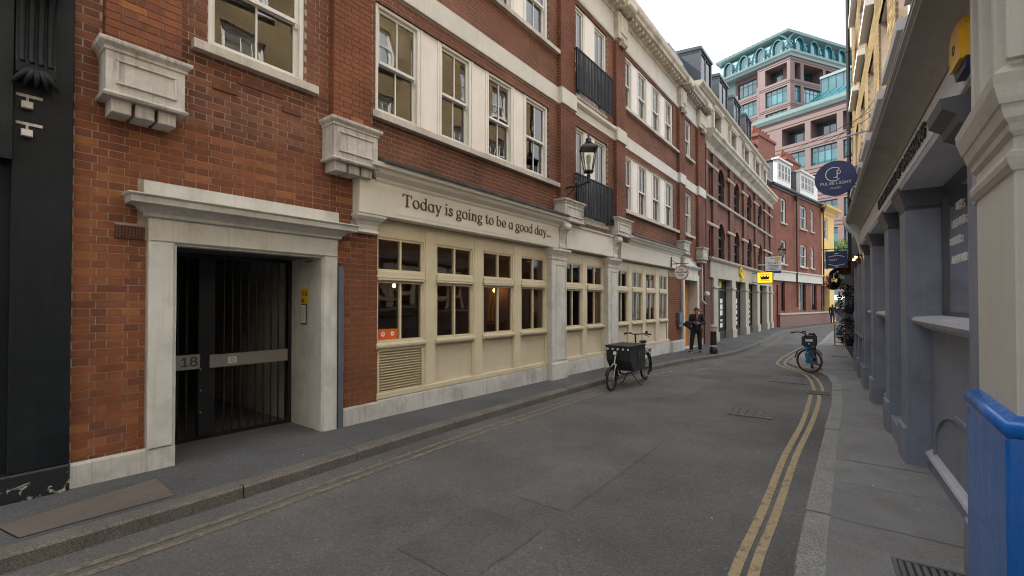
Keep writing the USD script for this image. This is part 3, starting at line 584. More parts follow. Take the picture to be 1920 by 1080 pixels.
# notices on the right jamb of the gateway
FJ = FA.ret(3.237, -.62, -1)
n_ = thing('warning_notice', 'small yellow warning notice on the right jamb of the gateway', 'notice', FJ.P(.16, 0, 1.9))
obj('panel', MB().box(FJ, .13, .31, 0, .004, 1.80, 2.0), 'sign_yellow', n_); obj('red_field', MB().box(FJ, .132, .215, .004, .006, 1.805, 1.86), 'sign_red', n_)
obj('ban_symbol', MB().poly(FJ, sg.Point(.175, 1.93).buffer(.037).difference(sg.Point(.175, 1.93).buffer(.026)).union(sg.box(.172, 1.895, .178, 1.965)), .004, .006), 'sign_red', n_)
obj('hazard_symbol', MB().poly(FJ, sg.Polygon([(.225, 1.895), (.305, 1.895), (.265, 1.97)]).difference(sg.Polygon([(.243, 1.906), (.287, 1.906), (.265, 1.947)])), .004, .006), 'sign_black', n_)
n_ = thing('framed_notice', 'pale framed notice under the yellow warning on the gateway jamb', 'notice', FJ.P(.16, 0, 1.6))
obj('frame', MB().cbox(FJ, .13, .28, 0, .012, 1.50, 1.785, .004), 'wood_dark', n_); obj('sheet', MB().box(FJ, .143, .267, .012, .014, 1.525, 1.772), 'sign_white', n_)
for k in range(7): obj('text_line', MB().box(FJ, .155, .155 + rng.uniform(.05, .1), .014, .0148, 1.56 + k * .028, 1.566 + k * .028), 'number_grey', n_)
obj('steel_channel', MB().cbox(FA, 3.46, 3.53, .0, .09, .0, 2.3, .008), 'steel_channel', A_)
cb = FA.P([3.2, 3.3, 3.4, 3.47, 3.49], [-.3, -.1, .02, .07, .06], [2.36, 2.40, 2.38, 2.33, 2.28]); obj('cable', MB().tube(cb, .008, 6), 'gate_black', A_)
obj('conduit', MB().cyl(FA.P(3.262, .034, .5), FA.P(3.262, .034, 2.35), .011), 'render_white', A_)
# ---- boxes over the pilasters
def cap_box(s0, s1, z0, z1, out=.34, mat='stone_box', blocks=True, panel=True):
    h = z1 - z0
    b = obj('capping_box', MB().crown(FA, s0 + .05, s1 - .05, out - .06, [(.02, z0), (.03, z0 + .02), (.0, z0 + .05), (0, z1 - .11), (.015, z1 - .10), (.015, z1 - .075), (.05, z1 - .04), (.055, z1 - .02), (.055, z1 - .005), (.0, z1 + .012)]), mat, A_)
    if panel:
        o = out - .06
        obj('panel', MB().box(FA, s0 + .14, s1 - .14, o - .02, o + .004, z0 + .14, z1 - .19), mat, b)
        w, t = .022, .018
        a0, a1, c0, c1 = s0 + .12, s1 - .12, z0 + .12, z1 - .17
        obj('panel_mould', MB().cbox(FA, a0, a1, o, o + t, c1 - w, c1, .006).cbox(FA, a0, a1, o, o + t, c0, c0 + w, .006).cbox(FA, a0, a0 + w, o, o + t, c0 + w, c1 - w, .006).cbox(FA, a1 - w, a1, o, o + t, c0 + w, c1 - w, .006), mat, b)
    if blocks:
        w = (s1 - s0 - .18) / 3
        for k in range(3): obj('block', MB().cbox(FA, s0 + .1 + k * w, s0 + .1 + (k + 1) * w - .03, -.03, out - .1, z0 - .13, z0 + .002, .008), mat, b)
    return b
cap_box(.95, 1.66, 3.70, 4.22); cap_box(3.20, 3.98, 3.68, 4.24)
for s0, s1 in ((9.02, 10.0), (11.9, 12.95), (18.0, 18.85)): cap_box(s0, s1, 3.72, 4.24, .36, blocks=False)
cap_box(20.7, 21.55, 3.70, 4.24, .36, blocks=True)
# ---- cream shopfront of the brick building
def fascia(s0, s1, z0, z1, cornice=True, mat='fascia_cream', c0=None):
    c0 = s0 if c0 is None else c0
    f = obj('fascia', MB().prof(FA, s0, s1, [(-.2, z0), (.13, z0), (.15, z0 + .015), (.17, z1), (-.2, z1)]), mat, A_)
    if cornice:
        obj('fascia_cornice', MB().crown(FA, c0 + .0, s1 - .0, .17, [(.0, z1 - .03), (.02, z1), (.03, z1 + .03), (.10, z1 + .09), (.12, z1 + .14), (.17, z1 + .16), (.18, z1 + .22), (.0, z1 + .235)]), 'fascia_cream', f)
        obj('lead_flashing', MB().prof(FA, c0 - .02, s1 + .12, [(0.0, z1 + .236), (.355, z1 + .236), (.36, z1 + .215), (.385, z1 + .215), (.39, z1 + .25), (.36, z1 + .27), (.02, z1 + .38), (0, z1 + .39)]), 'lead', f)
    return f
f1 = fascia(3.72, 9.02, 3.07, 3.58, c0=4.0); fascia(9.38, 11.95, 3.10, 3.66, False); f3 = fascia(12.5, 18.0, 3.10, 3.60, c0=12.98)
obj('ledge', MB().prof(FA, 9.38, 12.0, [(0, 3.66), (.2, 3.66), (.21, 3.70), (0, 3.73)]), 'fascia_cream', A_)
# serif lettering drawn stroke by stroke
def _cap(x0, y0, x1, y1, w): return sg.LineString([(x0, y0), (x1, y1)]).buffer(w / 2, cap_style=2)
def _bowl(cx, cy, rx, ry, th, tv):
    o = affinity.scale(sg.Point(cx, cy).buffer(1, 24), rx, ry); i = affinity.rotate(affinity.scale(sg.Point(cx, cy).buffer(1, 24), rx - tv, ry - th), 12); return o.difference(i)
def _ser(x, y, w=.16, h=.035): return sg.Polygon([(x - w / 2, y), (x + w / 2, y), (x + w / 2 - .02, y + h), (x - w / 2 + .02, y + h)]) if h > 0 else sg.Polygon([(x - w / 2, y + h), (x + w / 2, y + h), (x + w / 2, y), (x - w / 2, y)])
S, XH, ASC = .10, .50, .76
def glyph(c):
    U = so.unary_union
    if c == 'T': return U([sg.box(.29, 0, .40, .72), _ser(.345, 0, .28), sg.box(.03, .66, .66, .72), sg.Polygon([(.03, .72), (.0, .53), (.04, .53), (.11, .67)]), sg.Polygon([(.66, .72), (.69, .53), (.65, .53), (.58, .67)])]), .70
    if c == 'o': return _bowl(.25, .25, .25, .265, .055, .1), .52
    if c == 'd': return U([_bowl(.24, .25, .24, .262, .055, .1), sg.box(.37, 0, .47, ASC), _ser(.44, 0, .16, .04), sg.Polygon([(.47, ASC), (.28, ASC - .03), (.28, ASC - .06), (.40, ASC - .07)])]), .54
    if c == 'a': return U([_bowl(.24, .25, .24, .262, .055, .1), sg.box(.37, .0, .47, .5), _ser(.45, 0, .15, .045)]), .53
    if c == 'y': return U([_cap(.09, .47, .27, .03, .105), _cap(.44, .47, .20, -.16, .05), sg.Point(.15, -.17).buffer(.06), sg.Polygon([(-.01, .47), (.21, .47), (.21, .505), (-.01, .505)]), sg.Polygon([(.35, .47), (.53, .47), (.53, .505), (.35, .505)])]), .52
    if c == 'i': return U([sg.box(.08, 0, .18, .5), _ser(.13, 0, .24), sg.Polygon([(.18, .52), (0, .48), (0, .45), (.1, .44)]), sg.Point(.125, .68).buffer(.062)]), .27
    if c == 's':
        p = [(.31, .40), (.27, .46), (.18, .485), (.09, .45), (.075, .37), (.13, .30), (.23, .24), (.30, .17), (.29, .07), (.2, .022), (.1, .03), (.045, .10)]
        return U([sg.LineString(p).buffer(.042), _cap(.32, .50, .32, .35, .035), _cap(.03, 0, .03, .16, .035)]), .37
    if c == 'g': return U([_bowl(.22, .32, .2, .19, .05, .085), _bowl(.24, -.10, .24, .13, .05, .07), _cap(.12, .15, .1, .03, .07), sg.LineString([(.1, .05), (.2, .02), (.38, .0)]).buffer(.04), _cap(.36, .44, .5, .49, .06)]), .50
    if c == 'n': return U([sg.box(.07, 0, .17, .5), _ser(.12, 0, .23), sg.Polygon([(.17, .52), (0, .48), (0, .45), (.1, .44)]), sg.box(.37, 0, .47, .34), _ser(.42, 0, .23), _bowl(.30, .32, .17, .185, .06, .1).intersection(sg.box(.13, .33, .6, .6))]), .56
    if c == 't': return U([sg.box(.09, .08, .19, .62), sg.box(0, .455, .31, .5), sg.Polygon([(.19, .66), (.09, .62), (.02, .49), (.19, .49)]), sg.LineString([(.14, .1), (.17, .045), (.24, .035), (.31, .07)]).buffer(.04)]), .34
    if c == 'b': return U([_bowl(.28, .25, .24, .262, .055, .1), sg.box(.06, .02, .16, ASC), sg.Polygon([(.16, ASC), (-.03, ASC - .03), (-.03, ASC - .06), (.08, ASC - .07)])]), .56
    if c == 'e': return U([_bowl(.24, .25, .24, .262, .055, .1).difference(sg.Polygon([(.28, .235), (.6, .235), (.6, .09), (.4, .13)])), sg.box(.06, .235, .46, .285)]), .50
    if c == '.': return sg.Point(.07, .06).buffer(.062), .19
def serif_text(F, txt, s0, s1, o, z, h, mat, parent, tilt=0.):
    k = h / .72; tot = sum(.24 if c == ' ' else glyph(c)[1] + .035 for c in txt); gx_ = (s1 - s0) / tot; x = s0
    for c in txt:
        if c == ' ': x += .24 * gx_; continue
        g, a = glyph(c); g = affinity.scale(g, gx_, k, origin=(0, 0)); g = affinity.translate(g, x, z).simplify(.0006)
        obj('letter', MB().poly(F, g, o, o + .012), mat, parent); x += (a + .035) * gx_
serif_text(FA, 'Today is going to be a good day...', 4.46, 8.68, .158, 3.285, .185, 'letter_brown', f1)
obj('nameboard', MB().box(FA, 4.3, 8.9, .14, .156, 3.14, 3.56), 'fascia_cream', f1)
# glazed bays
def louvre(s0, s1, z0, z1):
    p = obj('louvre', MB().box(FA, s0, s1, -.1, -.07, z0, z1).cbox(FA, s0, s0 + .04, -.07, .0, z0, z1, .006).cbox(FA, s1 - .04, s1, -.07, .0, z0, z1, .006).cbox(FA, s0, s1, -.07, .0, z1 - .035, z1, .006), 'cream', A_)
    n = 15; h = (z1 - .035 - z0) / n
    for k in range(n): obj('slat', MB().prof(FA, s0 + .04, s1 - .04, [(-.07, z0 + k * h + h * .62), (-.01, z0 + k * h), (-.003, z0 + k * h + .006), (-.06, z0 + k * h + h * .95)]), 'cream', p)
def bay(cols, s0, s1, louv=False):
    """cream timber bay: posts, head, transom, two lights over two, panels under a nosing"""
    m = MB(); T = -.02
    m.box(FA, s0, s1, -.14, T, 2.80, 3.08).cbox(FA, s0, s1, -.14, .02, .36, .45, .01)
    ed = [s0] + [v for c in cols for v in c] + [s1]
    for a, b in zip(ed[::2], ed[1::2]):
        m.box(FA, a, b, -.14, T, .45, 2.80)
        w = min(.04, (b - a) / 3)
        if b - a > .16: m.cbox(FA, a + w, b - w, T - .02, T + .012, .45, 2.98, .006)
    frame = obj('shopfront_frame', m, 'cream', A_)
    for i, (a, b) in enumerate(cols):
        g = MB().cbox(FA, a, b, -.14, .015, 2.14, 2.28, .01).cbox(FA, a - .02, b + .02, -.02, .02, 2.175, 2.215, .008); f = .035
        for z0, z1 in ((2.28, 2.80), (1.20, 2.14)):
            g.box(FA, a, a + f, -.11, -.035, z0, z1).box(FA, b - f, b, -.11, -.035, z0, z1).box(FA, a + f, b - f, -.11, -.035, z1 - f, z1).box(FA, a + f, b - f, -.11, -.035, z0, z0 + f)
            g.box(FA, (a + b) / 2 - .016, (a + b) / 2 + .016, -.105, -.035, z0 + f, z1 - f)
        g.prof(FA, a - .03, b + .03, [(-.14, 1.10), (.0, 1.10), (.035, 1.13), (.04, 1.165), (.015, 1.185), (-.04, 1.20), (-.14, 1.20)])
        w = obj('shop_window', g, 'cream', A_)
        for z0, z1 in ((2.28, 2.80), (1.20, 2.14)):
            for x0, x1 in ((a + f, (a + b) / 2 - .016), ((a + b) / 2 + .016, b - f)): obj('pane', quadpane(FA, x0, x1, z0 + f, z1 - f, -.07, .006), 'glass_shop', w)
        if louv and i == 0: louvre(a, b, .45, 1.10)
        else: obj('stall_panel', MB().box(FA, a, b, -.14, -.05, .45, 1.10), 'cream_panel', frame)
    return frame
bay([(4.14, 5.05), (5.34, 6.25), (6.55, 7.49), (7.78, 8.70)], 4.12, 8.95, True)
bay([(9.52, 10.42), (10.72, 11.62)], 9.3, 11.9)
bay([(12.50, 13.36), (13.69, 14.54), (14.88, 15.76), (16.13, 16.97)], 12.2, 17.12)
obj('plinth', MB().prof(FA, 4.14, 17.2, [(-.1, -.6), (.03, -.6), (.03, .34), (.0, .362), (-.1, .362)]), 'plinth_white', A_)
def pilaster(s0, s1):
    z = .4
    p = obj('pilaster', MB().cbox(FA, s0, s1, -.1, .13, .40, 2.82, .008).cbox(FA, s0 - .03, s1 + .03, -.1, .16, -.6, .42, .02), 'render_white', A_)
    w = s1 - s0
    obj('panel_edge', MB().cbox(FA, s0 + .18, s0 + .20, .13, .142, .5, 2.7, .004).cbox(FA, s1 - .06, s1 - .04, .13, .142, .5, 2.7, .004).cbox(FA, s0 + .18, s1 - .04, .13, .142, 2.68, 2.70, .004).cbox(FA, s0 + .18, s1 - .04, .13, .142, .48, .5, .004), 'render_white', p)
    obj('capital', MB().crown(FA, s0, s1, .13, [(0, 2.80), (.015, 2.81), (.015, 2.84), (0, 2.86), (.01, 2.90), (.05, 2.97), (.06, 3.0), (.08, 3.01), (.085, 3.06), (.0, 3.075)]), 'render_white', p)
    c = s0 + .42
    sc = [(.0, 3.07), (.14, 3.07), (.17, 3.10), (.175, 3.15), (.15, 3.19), (.155, 3.28), (.19, 3.42), (.25, 3.5), (.30, 3.53), (.32, 3.58), (.31, 3.65), (.26, 3.72), (0, 3.72)]
    obj('console', MB().prof(FA, c - .14, c + .14, sc).cyl(FA.P(c - .16, .25, 3.62), FA.P(c + .16, .25, 3.62), .055, n=14).cyl(FA.P(c - .16, .13, 3.13), FA.P(c + .16, .13, 3.13), .035, n=12), 'render_white', p)
pilaster(8.76, 9.42); pilaster(11.68, 12.36)
obj('capital', MB().crown(FA, 3.78, 4.10, .05, [(.0, 2.80), (.02, 2.82), (.0, 2.86), (.0, 2.93), (.03, 2.98), (.06, 3.0), (.09, 3.04), (.095, 3.07), (0, 3.085)]), 'render_white', A_)
# cafe room behind the glass
m = MB().box(FA, 4.2, 17.0, -5.1, -5.0, -.2, 3.1).box(FA, 4.2, 17.0, -5.0, -.15, 3.08, 3.16).box(FA, 4.2, 4.28, -5, -.15, -.2, 3.1).box(FA, 9.15, 9.25, -5, -.4, -.2, 3.1).box(FA, 16.95, 17.05, -5, -.15, -.2, 3.1)
obj('room', m, 'cafe_wall', A_)
obj('room_floor', MB().box(FA, 4.2, 17.0, -5.0, -.15, -.2, .02), 'cafe_floor', A_)
obj('counter', MB().cbox(FA, 4.6, 8.8, -3.6, -2.9, .02, 1.12, .02).cbox(FA, 4.6, 8.8, -4.95, -4.7, 1.4, 1.45, .01).cbox(FA, 4.6, 8.8, -4.95, -4.7, 1.8, 1.85, .01), 'wood_dark', A_)
obj('counter', MB().cbox(FA, 12.8, 14.2, -2.2, -1.6, .02, 1.0, .02).box(FA, 13.5, 13.75, -1.3, -1.25, .02, 2.3), 'orange_door', A_)
for i, (s, o, z, where) in enumerate([(5.15, -1.6, 2.12, 'first shop window, above the louvre'), (6.0, -2.0, 2.16, 'second shop window, left half'), (7.5, -2.4, 2.2, 'third shop window'), (8.9, -1.7, 2.12, 'fourth shop window, near the pilaster'), (13.25, -.9, 1.62, 'far shop window just past the second pilaster')]):
    t = thing('pendant_lamp', f'small glowing pendant bulb hanging behind the {where}', 'lamp', FA.P(s, o, z), group='pendant bulbs in the cafe')
    obj('cord', MB().cyl(FA.P(s, o, z + .1), FA.P(s, o, 3.08), .006, n=6), 'iron', t); obj('socket', MB().cyl(FA.P(s, o, z + .035), FA.P(s, o, z + .11), .018, n=8), 'brushed_metal', t); obj('bulb', MB().ball(FA.P(s, o, z), (.035, .035, .045), 2), 'bulb_warm', t, True)
for k, (s, o) in enumerate(((4.9, -1.1), (6.2, -1.2), (7.4, -1.0), (8.5, -1.3), (10.6, -1.1), (14.3, -1.0), (15.9, -1.1))):
    q_ = FA.P(s, o, 0); obj('cafe_table', MB().lathe((*q_[:2], .02), [(.22, 0), (.22, .02), (.03, .04), (.03, .72), (.34, .73), (.34, .76)], 16), 'wood_dark', A_)
    for d_ in (-.62, .62):
        c_ = FA.P(s + d_, o, 0); obj('cafe_chair', MB().box(FA, s + d_ - .2, s + d_ + .2, o - .2, o + .2, .44, .48).box(FA, s + d_ + .18 * np.sign(d_) - .015, s + d_ + .18 * np.sign(d_) + .015, o - .2, o + .2, .48, .88).box(FA, s + d_ - .19, s + d_ - .16, o - .19, o - .16, .02, .45).box(FA, s + d_ + .16, s + d_ + .19, o - .19, o - .16, .02, .45).box(FA, s + d_ - .19, s + d_ - .16, o + .16, o + .19, .02, .45).box(FA, s + d_ + .16, s + d_ + .19, o + .16, o + .19, .02, .45), 'wood_dark', A_)
st = thing('window_sticker', 'orange sticker with two white emblems in the corner of the first shop window', 'sticker', FA.P(4.4, -.06, 1.28))
obj('sheet', MB().box(FA, 4.178, 4.565, -.066, -.063, 1.225, 1.40), 'orange_sticker', st)
for c, r in ((4.285, .038), (4.46, .034)): obj('emblem', MB().poly(FA, sg.Point(c, 1.325).buffer(r).difference(sg.Point(c, 1.325).buffer(r * .35)), -.063, -.0615), 'white_plain', st)
# ---- the far doorway with its orange door
m = MB().cbox(FA, 18.6, 18.8, -.1, .10, -.6, 2.74, .012).cbox(FA, 20.6, 20.86, -.1, .10, -.6, 2.74, .012).cbox(FA, 18.6, 20.86, -.1, .10, 2.74, 3.0, .012).box(FA, 18.64, 20.74, -.05, .08, 3.0, 3.28)
obj('door_surround', m, 'render_white', A_)
obj('door_hood', MB().crown(FA, 18.62, 20.76, .08, [(0, 3.2), (.03, 3.22), (.05, 3.27), (.1, 3.29), (.11, 3.34), (0, 3.37)]), 'render_white', A_)
obj('door_pediment', MB().poly(FA, sg.Polygon([(18.6, 3.36), (20.8, 3.36), (19.4, 3.62), (18.9, 3.62)]), -.05, .08), 'render_white', A_)
obj('doorway_reveal', MB().box(FA, 18.74, 18.8, -.4, -.1, -.4, 2.74).box(FA, 20.6, 20.65, -.4, -.1, -.4, 2.74).box(FA, 18.74, 20.65, -.46, -.4, -.4, 2.8).box(FA, 18.74, 20.65, -.4, -.1, 2.72, 2.8), 'render_white', A_)
dr = obj('door', MB().cbox(FA, 18.82, 20.58, -.4, -.3, -.08, 2.7, .01), 'orange_door', A_)
obj('door_vent', MB().box(FA, 19.9, 20.3, -.3, -.29, 1.95, 2.15), 'sign_yellow', dr); obj('step', MB().box(FA, 18.8, 20.6, -.4, .06, -.3, -.06), 'plinth_white', A_)
for k in range(4): obj('vent_slat', MB().box(FA, 19.91, 20.29, -.29, -.28, 1.965 + k * .045, 1.985 + k * .045), 'wood_dark', dr)
obj('letter_box', MB().cbox(FA, 18.0, 18.45, .01, .13, 1.02, 1.42, .015).cbox(FA, 18.03, 18.42, .01, .11, .85, 1.0, .01), 'steel_channel', A_)
obj('drainpipe', MB().cyl(FA.P(21.3, .1, 1.9), FA.P(21.3, .1, 3.5), .04).cyl(FA.P(21.3, .1, 1.9), FA.P(21.75, .14, 1.75), .04).ball(FA.P(21.85, .16, 2.2), .13), 'render_white', A_)
# ---- bracket lantern on the second pier
def lantern(name, label, F, s, z, out, sc=1., arm=True):
    """six-sided street lantern: arm, cradle, four glazing frames, cap and finial"""
    c = F.P(s, out, 0)
    t = thing(name, label, 'street lamp', F.P(s, 0, z), group='bracket lanterns on the left-hand buildings')
    if arm:
        obj('wall_plate', MB().cbox(F, s - .05, s + .05, .0, .03, z - .28, z + .18, .005), 'iron', t)
        a = F.P([s] * 7, np.linspace(.02, out, 7), z + np.array([0, .02, .03, .02, .02, .05, .1])); obj('arm', MB().tube(a, .022 * sc, 8).tube(F.P([s] * 6, np.array([.02, .05, .12, .2, .26, .3]) * out / .6, z - .22 + np.array([0, .02, .05, .11, .18, .24])), .015 * sc, 6), 'iron', t, True)
    x, y = c[0], c[1]; z0 = z + .1
    def ring(zz, r, k=4, ph=math.pi / 4): return [np.array([x + r * math.cos(ph + i * 2 * math.pi / k), y + r * math.sin(ph + i * 2 * math.pi / k), zz]) for i in range(k)]
    b, tp = ring(z0 + .22 * sc, .12 * sc), ring(z0 + .72 * sc, .235 * sc)
    obj('cradle', MB().lathe((x, y, z0), [(.02, -.06), (.035, 0), (.025, .04), (.05, .1), (.03, .16), (.06, .19)], 10).box(W, x - .1 * sc, x + .1 * sc, y - .1 * sc, y + .1 * sc, z0 + .19 * sc, z0 + .22 * sc), 'iron', t, True)
    for i in range(4):
        obj('glazing_bar', MB().cyl(b[i], tp[i], .011 * sc, n=6), 'iron', t); j = (i + 1) % 4
        obj('rim', MB().cyl(tp[i], tp[j], .016 * sc, n=6).cyl(b[i], b[j], .012 * sc, n=6), 'iron', t)
        obj('pane', MB().add(np.array([b[i], b[j], tp[j], tp[i]]), [[0, 1, 2, 3]], False), 'glass_lamp', t)
    m = MB(); r0, r1, r2 = ring(z0 + .72 * sc, .27 * sc), ring(z0 + .75 * sc, .26 * sc), ring(z0 + .86 * sc, .09 * sc)
    v = np.array(r0 + r1 + r2); f = [[a * 4 + i, a * 4 + (i + 1) % 4, a * 4 + 4 + (i + 1) % 4, a * 4 + 4 + i] for a in (0, 1) for i in range(4)] + [[3, 2, 1, 0], [8, 9, 10, 11]]
    m.add(v, f); obj('cap', m, 'iron', t)
    obj('finial', MB().lathe((x, y, z0 + .86 * sc), [(.09 * sc, 0), (.09 * sc, .02 * sc), (.05 * sc, .04 * sc), (.075 * sc, .08 * sc), (.04 * sc, .12 * sc), (.015 * sc, .14 * sc), (.03 * sc, .17 * sc), (.008 * sc, .22 * sc)], 12), 'iron', t, True)
    obj('burner', MB().lathe((x, y, z0 + .22 * sc), [(.03, 0), (.03, .16), (.05, .2), (.055, .34), (.0, .4)], 10), 'blind', t, True)
    return t
lantern('wall_lantern', 'black four-sided lantern on a bracket beside the lower balcony railing', FA, 9.42, 4.54, .72, 1.02)
# ---------------------------------------------------------------- the right-hand building: grey shopfront under yellow stock brick
pm('grey_paint', (.20, .217, .268), .5, .12, 2., dirt=.6, dirtcol=(.09, .085, .08), bump=.003, bscale=70, streak=.3, grain=.05)
pm('grey_paint_pale', (.42, .43, .47), .6, .08, 2., dirt=.3, dirtcol=(.16, .15, .15), streak=.2)
pm('grey_dark', (.075, .078, .09), .45, .15, 3., dirt=.3)
pm('cornice_grey', (.36, .335, .30), .8, .12, 2., dirt=.4, dirtcol=(.22, .19, .16), streak=.1, grain=.05)
pm('fascia_white', (.70, .70, .71), .55, .05, 1.5, dirt=.15, dirtcol=(.4, .39, .37))
pm('cream_stone', (.54, .51, .44), .8, .08, 1.2, dirt=.35, dirtcol=(.34, .31, .26), bump=.003, bscale=70, streak=.2, grain=.07)
pm('cornice_cream', (.50, .46, .39), .8, .12, 2., dirt=.5, dirtcol=(.25, .22, .18), bump=.003, streak=.2, grain=.08)
pm('alarm_yellow', (.80, .43, .02), .35, .05, coat=.3)
pm('alarm_navy', (.01, .02, .09), .4)
pm('navy_sign', (.022, .032, .12), .45, .06)
def gloss_blue():
    MAT['gloss_blue'] = usdkit.material(stage, '/World/Looks/gloss_blue', {
        'g': ('geometry', {}), 'm': ('mapping', {'scale': (14., 14., 2.2)}), 'n': ('noise_texture', {'scale': 2., 'detail': 9., 'roughness': .72}), 'r': ('rgb_ramp', {'ramp': [(.53, (0,) * 3), (.75, (.4,) * 3)]}),
        'n1': ('noise_texture', {'scale': 1.6, 'detail': 4.}), 'r1': ('rgb_ramp', {'ramp': [(.35, (.003, .095, .37)), (.65, (.004, .13, .48))]}), 'x': ('mix_color', {'b': (.13, .22, .33)}),
        'rr': ('rgb_ramp', {'ramp': [(.4, (.22,) * 3), (.7, (.5,) * 3)]}), 'p': ('principled_bsdf', {'coat_weight': .25, 'coat_roughness': .15}), 'bn': ('noise_texture', {'scale': 40., 'detail': 3.}), 'b': ('bump', {'strength': .3, 'distance': .0008})},
        [('g.position', 'm.vector'), ('m.vector', 'n.vector'), ('n.fac', 'r.fac'), ('g.position', 'n1.vector'), ('n1.fac', 'r1.fac'), ('r.color', 'x.fac'), ('r1.color', 'x.a'), ('x.result', 'p.base_color'), ('n.fac', 'rr.fac'), ('rr.color', 'p.roughness'), ('g.position', 'bn.vector'), ('bn.fac', 'b.height'), ('b.normal', 'p.normal')], surface='p.BSDF')
gloss_blue()
R_ = thing('shop_building', 'yellow stock brick building over a grey barber shopfront along the right pavement', 'building', FR.P(3, 0, 0))
ZB = 3.66                                        # bricks start here
RW = [4.85, 6.75, 8.65, 10.55, 12.45, 14.35]
lv = [(4.72, 6.25), (7.05, 8.5), (9.3, 10.6)]
rh = [(s - .55, s + .55, a, b) for s in RW + [2.95 - 1.9 * k for k in range(9)] for a, b in lv]
obj('wall', wall_mesh(FR, -15, 16.2, ZB, 12.6, rh, -.4, 0), 'mortar', R_)
store = []
lay(store, FR, -1.5, 16.2, ZB + .1, 12.5, rh, 0, 'stock')
P_ = [b for b in store]; finish_bricks(store, R_, {'stock': 'stock_brickwork'})
MAT['stock_far'] = None; brick_mat('stock_far', [(.27, .197, .095), (.22, .16, .078)], (.26, .21, .145), rot=math.atan2(RD[1], RD[0]))
obj('rear_wall', wall_mesh(FR, -15, -1.5, ZB, 12.6, rh, -.02, .012), 'stock_far', R_)
for s in RW + [2.95 - 1.9 * k for k in range(9)]:
    for a, b in lv:
        w = sash_window(R_, FR, s - .55, s + .55, a, b, -.14, cols=3, glass='glass_upper', mat='white_plain')
        obj('window_sill', MB().prof(FR, s - .72, s + .72, [(-.1, a - .13), (.13, a - .13), (.13, a - .02), (.11, a - .005), (-.14, a)]), 'fascia_white', R_)
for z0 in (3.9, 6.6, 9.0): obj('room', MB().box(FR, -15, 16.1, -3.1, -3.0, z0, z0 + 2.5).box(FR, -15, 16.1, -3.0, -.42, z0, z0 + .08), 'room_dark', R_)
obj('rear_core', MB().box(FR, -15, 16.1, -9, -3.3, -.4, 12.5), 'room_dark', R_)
obj('coping', MB().prof(FR, -15, 16.3, [(-.5, 12.55), (.06, 12.55), (.06, 12.66), (-.5, 12.7)]), 'sill_stone', R_)
obj('drainpipe', MB().cyl(FR.P(16.12, .09, 3.0), FR.P(16.12, .09, 12.3), .05).cyl(FR.P(16.12, .09, 9.0), FR.P(16.12, .09, 9.12), .065).cyl(FR.P(16.12, .09, 6.0), FR.P(16.12, .09, 6.12), .065), 'iron', R_)
# --- cornice, white fascia, soffit
cv = [(.06, 3.42)] + [(.06 + .2 * (1 - math.cos(t)), 3.42 + .17 * math.sin(t)) for t in np.linspace(.1, 1.5, 8)]
obj('cornice', MB().prof(FR, 2.6, 12.9, [(-.3, 3.36), (.05, 3.36), (.05, 3.42)] + cv + [(.29, 3.59), (.29, 3.615), (.31, 3.63), (.31, 3.66), (.24, 3.675), (.0, 3.74), (-.3, 3.74)]), 'cornice_grey', R_)
obj('cornice_lip', MB().prof(FR, 2.6, 12.9, [(.24, 3.677), (.315, 3.662), (.315, 3.672), (.24, 3.69)]), 'fascia_white', R_)
fr_ = obj('fascia', MB().box(FR, 2.6, 12.7, -.3, .055, 3.13, 3.40), 'fascia_white', R_)
obj('soffit', MB().box(FR, 2.6, 12.7, -.32, .05, 3.06, 3.13), 'grey_paint_pale', R_)
h = .125; sx_ = 3.45 / text_width('LONDON SCHOOL OF BARBERING', h)
# the facade runs away from the reader on the right: the words start at the far end
FRm = Fr(FR.P(8.72, 0, 0), -RD, -RN)
lettering(FRm, 'LONDON SCHOOL OF BARBERING', 0, .055, 3.2, h, 'sign_black', fr_, bold=True, depth=.02, sx=sx_)
def rpil(s0, s1, top=3.06):
    p = obj('pilaster', MB().cbox(FR, s0, s1, -.34, .0, .0, top, .006).cbox(FR, s0 - .025, s1 + .025, -.34, .035, -.4, .40, .012), 'grey_paint', R_)
    obj('capital', MB().crown(FR, s0, s1, .0, [(.0, top - .22), (.012, top - .2), (.0, top - .18), (.02, top - .13), (.03, top - .10), (.05, top - .06), (.055, top - .02), (.07, top), (.07, top + .03), (.0, top + .035)], ob=-.3), 'grey_dark', p)
rpil(3.62, 4.12); rpil(6.72, 7.16); rpil(8.26, 8.74); rpil(10.62, 11.1); rpil(12.5, 12.9)
